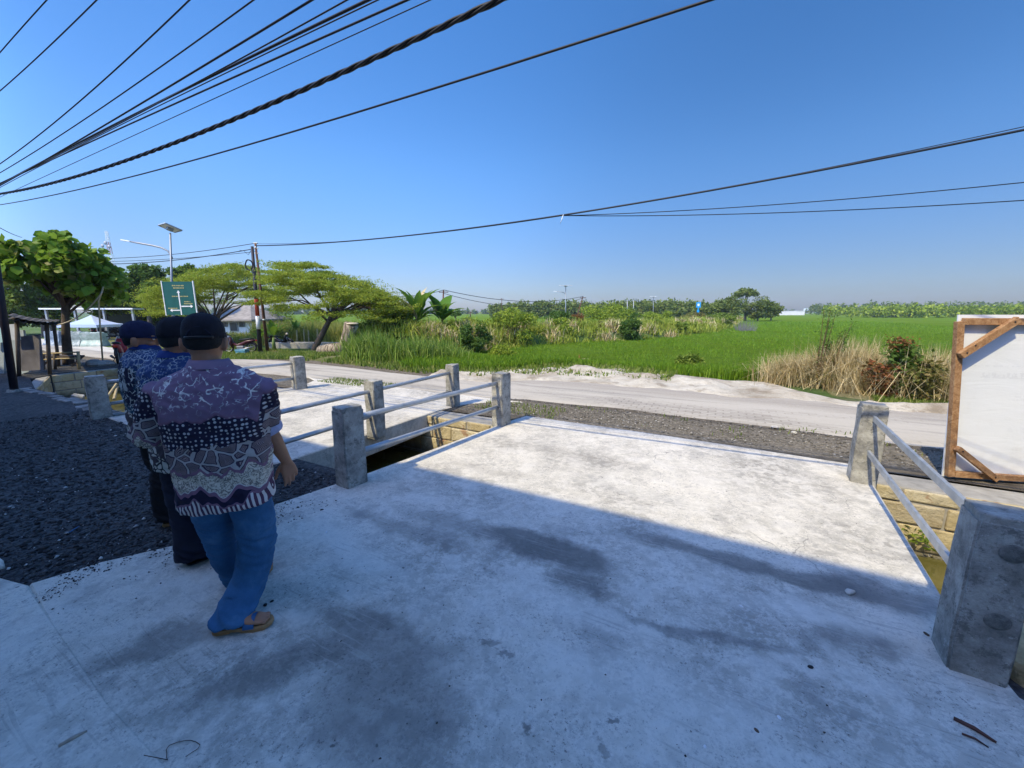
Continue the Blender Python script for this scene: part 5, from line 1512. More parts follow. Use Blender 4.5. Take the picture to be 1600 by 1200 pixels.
bushes = [(752, 852, 474, 546, 26.0, m_bright, 'bright green rounded bush, largest on the overgrown bank'),
          (712, 772, 498, 560, 21.0, m_dark, 'dark green bush overhanging the left end of the bank'),
          (752, 815, 538, 578, 14.8, m_bright, 'leafy low weed bush at the near corner of the rice field'),
          (895, 985, 470, 522, 42.0, m_bright, 'light green bush on the middle of the bank right of the field lamp'),
          (880, 918, 490, 522, 40.0, m_rust, 'brownish withered bush at the foot of the field lamp'),
          (968, 1004, 490, 536, 31.0, m_dark, 'dark green bush at the water edge of the bank, in the middle'),
          (1035, 1078, 500, 528, 38.0, m_mid, 'olive bush on the bank below the blue sign'),
          (1100, 1150, 484, 512, 62.0, m_mid, 'bushy clump at the right end of the bank'),
          (838, 880, 500, 530, 33.0, m_mid, 'small green bush just left of the field lamp'),
          (1053, 1108, 553, 589, 12.2, m_mid, 'dark weed clump at the edge of the rice behind the sand heap'),
          (1004, 1040, 496, 525, 38.0, m_mid, 'loose green bush between the dark bush and the blue sign'),
          (846, 905, 492, 540, 30.0, m_bright, 'light green spreading bush right of the largest bush on the bank'),
          (920, 972, 500, 538, 33.0, m_olive, 'olive brown bush on the bank edge left of the dark water edge bush'),
          (704, 764, 488, 534, 30.0, m_bright, 'bright bush behind the dark bush at the left end of the bank'),
          (852, 902, 480, 522, 37.0, m_dark, 'rounded green bush directly below the field lamp'),
          (930, 1004, 477, 515, 49.0, m_mid, 'wide green bush before the pale pair of distant poles'),
          (1000, 1062, 484, 514, 55.0, m_bright, 'light bush line below the leaning solar lamp'),
          (1062, 1112, 486, 510, 66.0, m_olive, 'olive bush behind the yellow green one near the blue sign'),
          (1070, 1106, 496, 520, 50.0, m_bright, 'yellow green bush on the bank just below and right of the blue sign')]
for i, (u0, u1, vt, vb, Y, m, lab) in enumerate(bushes):
    bx = at((u0 + u1) / 2, vb, Y); bx.z = max(bx.z, LOW - .1)
    px_tree('bush', lab, 'bush', bx, u0, u1, vt, vb, Y, 26, 190, .065 + .0036 * Y, .45, m, 70 + i, r0=.04, cr=(.25, .42), low=-.9, flat=.35, droop=.0)

# bare grey shrub at the end of the bank
q = GS(1164, 520); t = thing('bare_shrub', q, 'bare grey twiggy shrub where the bank meets the rice', 'bush'); rr = random.Random(6); mb = MB()
for i in range(150):
    a = Vector((q.x + rr.uniform(-.9, .9), q.y + rr.uniform(-.6, .6), q.z)); mb.tube([a, a + Vector((rr.uniform(-.5, .5), 0, rr.uniform(.5, 1.5)))], [.02, .008], 3, False)
mb.build('twigs', plain('grey_twigs', (.16, .15, .15), .9), t)

# ---- banana plants
def banana(base, H, nl, L, label, seed, dry=False, group='banana plants'):
    rr = random.Random(seed); t = thing('banana_plant', base, label, 'banana plant', group)
    top = base + Vector((rr.uniform(-.15, .15), rr.uniform(-.15, .15), H)); mb = MB()
    mb.tube([base - Vector((0, 0, .1)), base.lerp(top, .5), top], [.13, .10, .06], 10); mb.build('stem', m_stalk, t, smooth=True)
    for i in range(nl):
        az = i * 2.4 + rr.uniform(-.4, .4); el = R(rr.uniform(48, 86)); l_ = L * rr.uniform(.7, 1.1); w0 = l_ * rr.uniform(.13, .18)
        d = Vector((math.cos(az) * math.cos(el), math.sin(az) * math.cos(el), math.sin(el))); hd = Vector((math.cos(az), math.sin(az), 0)); sd = Vector((-math.sin(az), math.cos(az), 0))
        p = top.copy(); ns = 9; vs = []; rag = rr.uniform(.0, .35)
        for k in range(ns + 1):
            f = k / ns; w_ = w0 * (math.sin(math.pi * min(1, max(0, (f - .12) / .88)) ** .7) if f > .12 else .04) * (1 - rag * rr.random())
            nn = sd.cross(d).normalized(); 
            vs += [p + sd * max(w_, .01) - nn * w_ * .35, p, p - sd * max(w_, .01) - nn * w_ * .35]
            d = (d + Vector((0, 0, -.09 - .10 * f)) + hd * .025).normalized(); p = p + d * l_ / ns
        fs = []
        for k in range(ns):
            b = k * 3; fs += [(b, b + 1, b + 4, b + 3), (b + 1, b + 2, b + 5, b + 4)]
        mb = MB(); mb.add(vs, fs); mb.build('leaf', m_straw if dry and i % 4 == 3 else m_banana, t, smooth=True)
    return t
Yb = 24
banana(Vector((at(655, 500, Yb).x, Yb, LOW)), 1.7, 14, 2.4, 'banana plant with a brown dead leaf, left of the pair behind the tall grass', 4, True)
banana(Vector((at(690, 500, Yb).x, Yb + .4, LOW)), 1.7, 14, 2.3, 'banana plant with broad upright leaves, right of the pair behind the tall grass', 8)
banana(Vector((at(637, 500, Yb).x, Yb + .5, LOW)), 1.3, 11, 1.9, 'shorter banana plant beside the end of the spreading tree', 12)
q = GS(419, 549); q.y += .6; banana(q, .8, 7, 1.35, 'young banana plant growing right behind the utility poles', 15)
q = GS(395, 546); q.y += .6; banana(q, .5, 6, 1.2, 'small banana plant drooping over the dark motorbike', 19)
q = GS(460, 535); banana(q, .9, 7, 1.1, 'small banana plant in the yellow grass behind the black motorbike', 23)
q = at(862, 520, 34); q.z = LOW + .4; banana(q, .4, 7, 1.0, 'little banana plant on the bank left of the field lamp', 27, True)

# ---- dry clumps and weeds by the right verge
def dry_clump(q, n, H, spread, label, seed, mat=m_straw, group='clumps of dry grass on the right verge', lean=.95, w_=.012):
    rng = np.random.default_rng(seed); t = thing('dry_grass_clump', q, label, 'grass clump', group)
    n = int(n * 1.5); P = np.array(q) + rng.normal(size=(n, 3)) * np.array([spread, spread * .6, 0]); blades('dry_blades', P, H, w_, mat, rng, lean, t)
    return t
q = GS(1243, 600); dry_clump(q, 1100, .72, .34, 'pale straw clump of dead grass, leftmost on the right verge', 1)
q = GS(1322, 606); dry_clump(q, 1500, 1.05, .36, 'tallest pale straw clump of dead grass, right of the dark stems', 2)
q = GS(1365, 615); dry_clump(q, 700, .62, .32, 'low dead grass tangle at the left foot of the rust topped weed', 3)
q = GS(1455, 622); dry_clump(q, 1200, .95, .36, 'dead grass tangle next to the left edge of the white board', 4)
q = GS(1283, 606); t = thing('tall_weed', q, 'tall thin dark stemmed weed rising out of the dry grass', 'weed'); rr = random.Random(9); mb = MB(); tips = []
for i in range(13):
    a = q + Vector((rr.uniform(-.12, .12), rr.uniform(-.1, .1), 0)); L_ = rr.uniform(.9, 1.75); k = rr.uniform(-.10, .34)
    e = a + Vector((k, rr.uniform(-.1, .1), L_)); mb.tube([a, a.lerp(e, .5) + Vector((-.02, 0, .03)), e], [.010, .008, .004], 5); tips += [a.lerp(e, f) for f in (.6, .7, .8, .88, .94, 1.0)]
mb.build('stems', plain('dark_stem', (.12, .075, .035), .8), t)
rng = np.random.default_rng(11); P = np.concatenate([np.array(p) + rng.normal(size=(9, 3)) * .03 for p in tips]); foliage('leaves', P, .055, .35, m_dark, t, rng, flat=.2)
dry_clump(GS(1286, 605), 260, .55, .10, 'green grass tuft at the foot of the dark stems', 12, m_tall)
def leafy_weed(q, H, W, label, seed, mats, red_top):
    rng = np.random.default_rng(seed); rr = random.Random(seed); t = thing('leafy_weed', q, label, 'weed', 'leafy weeds on the right verge'); mb = MB(); tips = []
    for i in range(16):
        e = q + Vector((rr.uniform(-W, W), rr.uniform(-W, W) * .7, H * rr.uniform(.6, 1.0))); mb.tube([q, q.lerp(e, .5) + Vector((0, 0, .08)), e], [.012, .009, .004], 5); tips += [q.lerp(e, f) for f in (.35, .5, .65, .8, .92, 1)]
    mb.build('stems', m_bark, t)
    P = np.concatenate([np.array(p) + rng.normal(size=(16, 3)) * .075 for p in tips]); foliage('leaves', P, .10, .5, mats, t, rng, flat=.4)
    if red_top:
        P = np.array(q) + np.array([-.12, 0, H * 1.02]) + rng.normal(size=(420, 3)) * np.array([W * .55, W * .4, .06]); foliage('flower_heads', P, .05, .6, m_rust, t, rng, flat=.5)
    return t
leafy_weed(GS(1402, 622), 1.02, .17, 'leafy green weed with a rust red seed top, near the white board', 5, m_dark, True)
leafy_weed(GS(1374, 620), .60, .20, 'reddish brown leaved weed at the left of the rust topped weed', 6, m_rust, False)
leafy_weed(GS(1436, 626), .72, .20, 'olive brown leaved weed between the rust topped weed and the board', 7, m_olive, False)
# fallen palm frond and litter on the sand
q = GS(905, 568); t = thing('dry_frond', q, 'brown dried palm frond lying on the sand at the edge of the rice', 'frond'); rng = np.random.default_rng(2)
mb = MB(); mb.tube([q + Vector((-.75, -.1, .04)), q + Vector((-.2, 0, .16)), q + Vector((.35, 0, .22)), q + Vector((.8, .1, .05))], [.045, .04, .03, .015], 7); mb.build('stem', plain('dry_stem', (.42, .33, .2), .8), t, smooth=True)
P = np.array(q) + rng.normal(size=(90, 3)) * np.array([.22, .12, .04]) + np.array([.05, 0, .16]); foliage('leaflets', P, .26, .16, leafmat('dry_brown', [(.16, .05, .02), (.25, .09, .035), (.33, .14, .06)], .1), t, rng, flat=.5)
m_rag = plain('white_plastic', (.62, .60, .56), .6, .12, 9, bump=.5)
for i, (u, v, w_, lab) in enumerate(((747, 570, .34, 'crumpled whitish plastic sheet on the left verge grass'), (608, 556, .30, 'smaller pale crumpled sheet in front of the tall grass'))):
    q = GS(u, v); rr = random.Random(i); vs = []; fs = []; n_ = 9
    for a in range(n_):
        for b in range(n_):
            fx, fy = a / (n_ - 1) - .5, b / (n_ - 1) - .5
            vs.append(q + Vector((fx * w_ * (2.4 if i == 2 else 1.8), fy * w_, .04 + .10 * abs(mnoise.noise((fx * 5, fy * 5, i))) + .05 * mnoise.noise((fx * 13, fy * 13, i)))))
    for a in range(n_ - 1):
        for b in range(n_ - 1): fs.append((a * n_ + b, (a + 1) * n_ + b, (a + 1) * n_ + b + 1, a * n_ + b + 1))
    mb = MB(); mb.add(vs, fs); tag(mb.build('plastic_sheet', m_rag), lab, 'litter', 'plastic litter on the verge')
# small weeds rooted in the stone wall
rng = np.random.default_rng(14)
for i, (u, v) in enumerate(((1436, 838), (1380, 828))):
    d_ = ray(u, v); k = (CAN1 - .04) / (d_.x * NX + d_.y * NY); q = Vector((d_.x * k, d_.y * k, HC + d_.z * k))
    t = thing('wall_weed', q, ('little green weed on the stone wall between the rails of the right railing', 'little green weed low on the stone wall near the far right post')[i], 'weed', 'weeds in the canal wall')
    foliage('leaves', np.array(q) + rng.normal(size=(60, 3)) * np.array([.10, .05, .05]), .06, .5, m_mid, t, rng, flat=.4)

# ---- far trees
def mass(name, line, N, H, leaf, mat, label, seed, cat='trees', jit=6.0, ragged=.5):
    """a far wood: crowns of differing height along a line of (u, v_top, Y)"""
    rng = np.random.default_rng(seed); P = []
    us = np.array([l[0] for l in line]); vt = np.array([l[1] for l in line]); Ys = np.array([l[2] for l in line])
    for i in range(N):
        u = rng.uniform(us[0], us[-1]); Y = float(np.interp(u, us, Ys)) + rng.uniform(-jit, jit); top = at(u, float(np.interp(u, us, vt)), Y)
        h = (top.z - LOW) * rng.uniform(1 - ragged, 1.0); r = h * rng.uniform(.16, .32); z0 = LOW + h * .12
        n = int(H); dd = unit(rng.normal(size=(n, 3))) * (rng.random(n) ** .4)[:, None]
        P.append(np.array([top.x, Y, (z0 + LOW + h) / 2]) + dd * np.array([r, r, (h - z0 + LOW) / 2 + .01]))
    P = np.concatenate(P); V, Q = leaves_np(P, leaf, .6, rng, flat=.1)
    o = link_mesh(name, mesh_np(name, V, Q), mat); return tag(o, label, cat, kind='stuff')
mass('distant_wood', [(766, 474, 150), (800, 469, 150), (860, 466, 145), (930, 467, 140), (1000, 466, 130), (1060, 466, 125), (1100, 470, 120), (1120, 474, 112)], 330, 110, .9, m_wooda, 'long dark green wood across the middle of the horizon', 5, ragged=.35)
mass('distant_grove', [(1290, 474, 190), (1350, 475, 170), (1420, 473, 165), (1500, 474, 160), (1620, 472, 150), (1900, 470, 140), (2400, 470, 120)], 900, 26, 1.2, m_bright, 'bright banana grove along the far right edge of the field', 6, ragged=.45, jit=8)
mass('distant_trees', [(1270, 473, 330), (1350, 470, 320), (1480, 469, 310), (1620, 469, 300), (1900, 466, 300), (2500, 466, 280)], 420, 40, 2.0, m_wooda, 'darker tree line behind the banana grove on the right', 7, ragged=.3, jit=15)
mass('horizon_trees', [(300, 480, 420), (600, 482, 420), (720, 485, 500), (770, 484, 500), (1100, 484, 600), (1290, 483, 700)], 200, 40, 4.5, m_wooda, 'low hazy line of trees on the horizon', 8, ragged=.4, jit=40)
for i, (u0, u1, vt, vb, Y, lab, nc, low) in enumerate(((1148, 1186, 447, 472, 100, 'tallest far tree with a rounded umbrella crown above the field', 14, -.2), (1104, 1168, 463, 501, 96, 'dense lower tree left of the tallest far tree', 30, -1), (1158, 1210, 464, 500, 98, 'dense lower tree right of the tallest far tree', 26, -1), (1188, 1222, 474, 498, 105, 'small far tree at the right end of the clump by the pale wall', 16, -1), (1080, 1124, 472, 502, 92, 'far tree just right of the blue sign', 20, -1))):
    bx = at((u0 + u1) / 2, vb, Y); bx.z = LOW
    px_tree('far_tree', lab, 'tree', bx, u0, u1, vt, vb, Y, nc, 130, .55, .6, m_wooda, 120 + i, 'trees in a clump beyond the rice', r0=.3 if i == 0 else .2, low=low, barkm=m_paleb if i == 0 else m_bark)
q = at(740, 495, 60); q.z = LOW; px_tree('bush', 'tiny dark shrub alone in the pale field gap right of the bananas', 'bush', q, 737, 743, 499, 508, 60, 6, 60, .16, .5, m_dark, 141, r0=.03, low=-.9)
q = at(713, 495, 70); q.z = LOW; px_tree('far_tree', 'low rounded tree beyond the banana plants over the field gap', 'tree', q, 700, 722, 486, 497, 70, 10, 120, .3, .5, m_dark, 142, r0=.1, low=-.8)
# ================================================================== people
UP = Vector((0, 0, 1))

def unify(mb, voxel, smooth, name, mat, parent, fold=None, keep=True):
    """grow one continuous surface round the collected volumes"""
    me = mb.mesh(name + '_raw'); ob = bpy.data.objects.new(name + '_raw', me); COL.objects.link(ob)
    bm = bmesh.new(); bm.from_mesh(me); bmesh.ops.recalc_face_normals(bm, faces=bm.faces); bm.to_mesh(me); bm.free()
    m = ob.modifiers.new('r', 'REMESH'); m.mode = 'VOXEL'; m.voxel_size = voxel
    s = ob.modifiers.new('s', 'SMOOTH'); s.iterations = smooth; s.factor = .5
    dg = bpy.context.evaluated_depsgraph_get()
    out = bpy.data.meshes.new_from_object(ob.evaluated_get(dg)); out.name = name
    bpy.data.objects.remove(ob); bpy.data.meshes.remove(me)
    out.materials.clear()
    o = origin_of(parent)
    if fold:
        ns = [v.normal.copy() for v in out.vertices]
        for v, n in zip(out.vertices, ns): v.co = v.co + n * fold(v.co)
    for v in out.vertices: v.co -= o
    out.update()
    return link_mesh(name, out, mat, parent, smooth=True)

def skin_mat(name, c):
    M = Mat(name, .5, .35)
    k = M.ramp(M.noise(9, 4, .6), [(.3, tuple(q * .82 for q in c)), (.7, tuple(min(1, q * 1.12) for q in c))])
    M.color(k); M.b.inputs['Subsurface Weight'].default_value = .08; M.b.inputs['Subsurface Radius'].default_value = (.02, .008, .004); M.bump(M.noise(120, 3), .12, .002)
    return M.m
m_skin = skin_mat('brown_skin', (.36, .17, .095)); m_skin2 = skin_mat('warm_brown_skin', (.31, .145, .082))
m_hair = plain('black_hair', (.010, .009, .009), .7, .3, 60, bump=.5)
m_cap = plain('black_cap_cloth', (.010, .010, .016), .9, .25, 30, bump=.3)
m_capnavy = plain('navy_cap_cloth', (.010, .013, .045), .9, .2, 30, bump=.3)
m_pantsb = plain('black_trousers', (.010, .010, .013), .9, .3, 12, bump=.2)
m_pantsn = plain('navy_trousers', (.011, .013, .028), .9, .3, 12, bump=.2)
m_shoe = plain('black_shoe', (.012, .012, .013), .45, .3, 8)
m_solebr = plain('tan_sole', (.34, .19, .085), .7, .2, 8)
m_strap = plain('blue_strap', (.03, .10, .22), .6, .2, 10)

def jeans_mat():
    M = Mat('blue_denim', .85, .2); x, y, z = M.sep()
    c = M.ramp(M.noise(5, 5, .65), [(.3, (.022, .085, .18)), (.55, (.042, .135, .265)), (.75, (.095, .215, .36))])
    c = M.mix(M.noise(1.0, 4, .7, M.comb(x * 260, y * 260, z * 40)).ss(.45, .65) * .3, c, (.05, .16, .34))
    c = M.mix(z.ss(.05, .012) * .5, c, (.06, .16, .33))
    M.color(c); M.bump(M.noise(1.0, 3, .6, M.comb(x * 300, y * 300, z * 90)) * .4 + M.noise(11, 4, .6), .3, .01); return M.m
m_jeans = jeans_mat()

def head_into(mb, C, r, f, u, k=1.0):
    rot = Matrix((r, f, u)).transposed()
    sl = [(-.120, .020, .068, -.030), (-.112, .034, .080, .000), (-.095, .046, .088, .040), (-.070, .057, .090, .066), (-.040, .067, .090, .082), (-.010, .072, .089, .092), (.02, .0745, .090, .098), (.05, .075, .088, .098), (.08, .068, .076, .088), (.102, .050, .054, .066), (.115, .028, .030, .038)]
    mb.loft([(C + u * (z * k) + f * ((a - b) * .5 * k), r * (w * k), f * ((a + b) * .5 * k)) for z, w, a, b in sl], 24, 2.25)
    E = lambda a, b, z, ra, rb, rz: mb.ellipsoid(C + r * (a * k) + f * (b * k) + u * (z * k), (ra * k, rb * k, rz * k), rot, 14, 10)
    E(0, .092, -.012, .009, .012, .030); E(0, .101, -.034, .013, .015, .012); E(.011, .093, -.038, .009, .010, .009); E(-.011, .093, -.038, .009, .010, .009)   # nose
    E(.032, .080, .022, .028, .012, .009); E(-.032, .080, .022, .028, .012, .009)          # brow
    E(.044, .060, -.025, .026, .026, .020); E(-.044, .060, -.025, .026, .026, .020)        # cheekbones
    E(0, .088, -.064, .024, .012, .006); E(0, .086, -.074, .021, .012, .007)               # lips
    E(0, .080, -.100, .022, .015, .015)                                                    # chin
    for s in (-1, 1):                                                                      # ears
        rr_ = rot @ Matrix.Rotation(s * R(-22), 3, 'Z') @ Matrix.Rotation(R(-10), 3, 'X')
        mb.ellipsoid(C + r * (s * .080 * k) + f * (-.012 * k) + u * (-.016 * k), (.011 * k, .021 * k, .036 * k), rr_, 12, 8)
        mb.ellipsoid(C + r * (s * .089 * k) + f * (-.022 * k) + u * (-.010 * k), (.006 * k, .013 * k, .030 * k), rr_, 12, 8)
        mb.ellipsoid(C + r * (s * .076 * k) + f * (-.006 * k) + u * (-.040 * k), (.007 * k, .009 * k, .012 * k), rr_, 10, 6)

def hand_into(mb, W, d, pn, ts, curl=22, k=1.0):
    d = d.normalized(); pn = (pn - d * pn.dot(d)).normalized(); ts = (ts - d * ts.dot(d) - pn * ts.dot(pn)).normalized()
    mb.loft([(W - d * .015, ts * .026 * k, pn * .020 * k), (W + d * .012, ts * .029 * k, pn * .019 * k), (W + d * .035 * k, ts * .038 * k, pn * .0175 * k), (W + d * .065 * k, ts * .042 * k, pn * .0155 * k), (W + d * .085 * k, ts * .041 * k, pn * .013 * k)], 16, 2.6)
    mb.ellipsoid(W + d * .035 * k + ts * .022 * k + pn * .009 * k, (.019 * k, .026 * k, .014 * k), Matrix((ts, d, pn)).transposed(), 12, 8)
    for i, (off, L, st, c) in enumerate(((.031, .070, .082, .8), (.0105, .079, .087, 1.0), (-.0105, .073, .085, 1.2), (-.031, .057, .076, 1.45))):
        p = W + d * st * k + ts * off * k - d * .012 * k; pts = [p]; q = (d + ts * off * 1.2).normalized(); ang = 0
        for j, fr in enumerate((.17, .42, .27, .20)):
            if j: ang = curl * c * (1, 1.0, 1.15, .8)[j]
            ca, sa = math.cos(R(ang)), math.sin(R(ang)); 
            q = (q * ca + pn * sa).normalized() if j else q
            q = q; p = p + q * L * fr * k * (1.25 if j else 1); pts.append(p)
            pn2 = (pn - q * pn.dot(q)).normalized() if abs(pn.dot(q)) < .99 else pn
        mb.limb(pts, [r_ * k for r_ in (.0098, .0092, .0088, .0080, .0066)], 10)
    q = (d * .62 + ts * .62 + pn * .42).normalized(); p = W + d * .018 * k + ts * .024 * k + pn * .004
    pts = [p, p + q * .030 * k]; q = (q + d * .45).normalized(); pts.append(pts[-1] + q * .032 * k); q = (q + d * .3 + pn * .15).normalized(); pts.append(pts[-1] + q * .026 * k)
    mb.limb(pts, [r_ * k for r_ in (.0135, .0120, .0100, .0080)], 10)

def foot_into(mb, heel, toe, z, ankle, a0=0.0):
    d = toe - heel; d.z = 0; L = d.length; d.normalize(); s = Vector((d.y, -d.x, 0)); H_ = Vector((heel.x, heel.y, z))
    mb.loft([(H_ + d * L * a + UP * (h * .5), s * w, UP * (h * .5)) for a, w, h in ((.02, .020, .040), (.07, .028, .055), (.2, .030, .062), (.4, .034, .058), (.6, .042, .048), (.78, .046, .036), (.92, .040, .026), (1.0, .022, .016)) if a >= a0], 16)
    mb.limb([Vector(ankle), H_ + d * L * max(.24, a0) + UP * .034], [.034, .028 if a0 else .030], 12)
    for i in range(5):
        o = (-.034, -.017, 0, .017, .033)[i]; mb.ellipsoid(H_ + d * L * (1.0 - abs(o) * 1.2) + s * o + UP * .012, (.0085, .016, .010), Matrix((s, d, UP)).transposed(), 8, 6)

def cap_on(body_parent, C, r, f, u, mat, back_gap=False, brim=True, k=1.0):
    mb = MB()
    sl = [(.012, .083, .097, .106), (.03, .0845, .099, .109), (.06, .083, .097, .107), (.09, .075, .086, .097), (.112, .060, .068, .078), (.126, .040, .045, .052), (.133, .015, .017, .02)]
    mb.loft([(C + u * (z * k) + f * ((a - b) * .5 * k), r * (w * k), f * ((a + b) * .5 * k)) for z, w, a, b in sl], 28, 2.15)
    cap = mb.build('cap', mat, body_parent, smooth=True)
    mb = MB(); mb.ellipsoid(C + u * (.134 * k), (.010, .010, .006)); mb.build('button', mat, cap, smooth=True)
    mb = MB()
    for a in range(6):
        th = math.pi * a / 6 + .26; pts = []
        for (z, w, fr, bk) in sl:
            for_ = (fr - bk) * .5 * k; pts.append(C + u * (z * k) + f * for_ + r * (math.cos(th) * w * k * 1.004) + f * (math.sin(th) * (fr + bk) * .5 * k * 1.004))
        mb.tube(pts, .0014, 4)
        pts = [C + u * (z * k) + f * ((fr - bk) * .5 * k) - r * (math.cos(th) * w * k * 1.004) - f * (math.sin(th) * (fr + bk) * .5 * k * 1.004) for (z, w, fr, bk) in sl]; mb.tube(pts, .0014, 4)
    mb.build('seam', mat, cap)
    if brim:
        mb = MB(); vs = []; n = 14
        for i in range(n + 1):
            a = R(-68 + 136 * i / n); w, fr = .083, .099
            inn = C + u * (.022 * k) + r * (math.sin(a) * w * k) + f * (math.cos(a) * fr * k - .006)
            ex_ = .078 * math.cos(a * 1.25) ** .7 if abs(a * 1.25) < math.pi / 2 else 0.0
            out = inn + f * ex_ * k + r * math.sin(a) * .006 - u * (.012 + .020 * (math.sin(a) ** 2)) * k * (ex_ / .078)
            vs += [inn, out]
        vs += [q - u * .004 for q in vs]; m = 2 * (n + 1); fs = []
        for i in range(n):
            b = 2 * i; fs += [(b, b + 1, b + 3, b + 2), (m + b, m + b + 2, m + b + 3, m + b + 1), (b + 1, m + b + 1, m + b + 3, b + 3)]
        mb.add(vs, fs); mb.build('brim', mat, cap, smooth=True)
    if back_gap:
        mb = MB(); n = 12
        pts = [C + f * (-.1095 * k * math.cos(R(-38 + 76 * i / n)) - .0) + r * (.0845 * k * math.sin(R(-38 + 76 * i / n)) * 1.02) + u * (.014 * k) for i in range(n + 1)]
        mb.tube(pts, .007, 6); mb.build('strap', m_shoe, cap, smooth=True)
        pts = [C - f * (.1085 * k * math.cos(R(q * 30)) ) + r * (.048 * k * q) + u * ((.022 + .040 * (1 - q * q)) * k) - f * (-.004 if abs(q) < .6 else 0) for q in [-1 + 2 * i / n for i in range(n + 1)]]
        mb = MB(); mb.tube(pts, .0028, 5); mb.build('opening_edge', m_pantsn, cap, smooth=True)
    return cap

def hair_on(parent, C, r, f, u, k=1.0):
    mb = MB()
    sl = [(-.044, .030, -.03, .088), (-.036, .058, -.01, .0915), (-.018, .0720, .01, .0950), (.0, .0762, .03, .0985), (.02, .078, .05, .102), (.04, .078, .05, .1025)]
    mb.loft([(C + u * (z * k) + f * ((a - b) * .5 * k), r * (w * k), f * ((a + b) * .5 * k)) for z, w, a, b in sl], 24, 2.25)
    return mb.build('hair', m_hair, parent, smooth=True)

def eyes_on(parent, C, r, f, u, k=1.0):
    for s in (-1, 1):
        mb = MB(); c = C + r * (s * .031 * k) + f * (.080 * k) + u * .002; mb.ellipsoid(c, (.0125, .0115, .0085), Matrix((r, f, u)).transposed(), 12, 8); mb.mi = 1; mb.ellipsoid(c + f * .0068, (.0055, .0055, .0055), None, 10, 6)
        mb.build('eye', [m_white, m_shoe], parent, smooth=True)

def wrinkle(k1=.009, k2=.0065):
    def f(p):
        q = Vector((p.x * 7, p.y * 7, p.z * 9)); a = mnoise.noise(q + Vector((0, 0, p.x * 6)))
        b = mnoise.noise(Vector((p.x * 16 + p.z * 9, p.y * 16, p.z * 20 - p.x * 10)))
        return k1 * a + k2 * (1 - abs(b) * 2.2)
    return f
def leg_folds(z1, z2):
    def f(p):
        a = .006 * mnoise.noise(Vector((p.x * 7, p.y * 7, p.z * 6)))
        w_ = math.exp(-((p.z - z1) / .08) ** 2) * .009 + math.exp(-((p.z - z2) / .12) ** 2) * .006
        q = Vector((p.x * 7 + p.z * 5, p.y * 7, p.z * 24 + p.x * 9)); b = 1.0 - 3.2 * abs(mnoise.noise(q)); c = mnoise.noise(Vector((p.x * 13, p.y * 13, p.z * 17)))
        return a + (w_ + .0015) * b + .003 * c
    return f

def torso_rings(B, r, f, rows):
    return [(Vector((B.x, B.y, 0)) + f * b + r * a + UP * z, r * w, f * d) for z, a, b, w, d in rows]

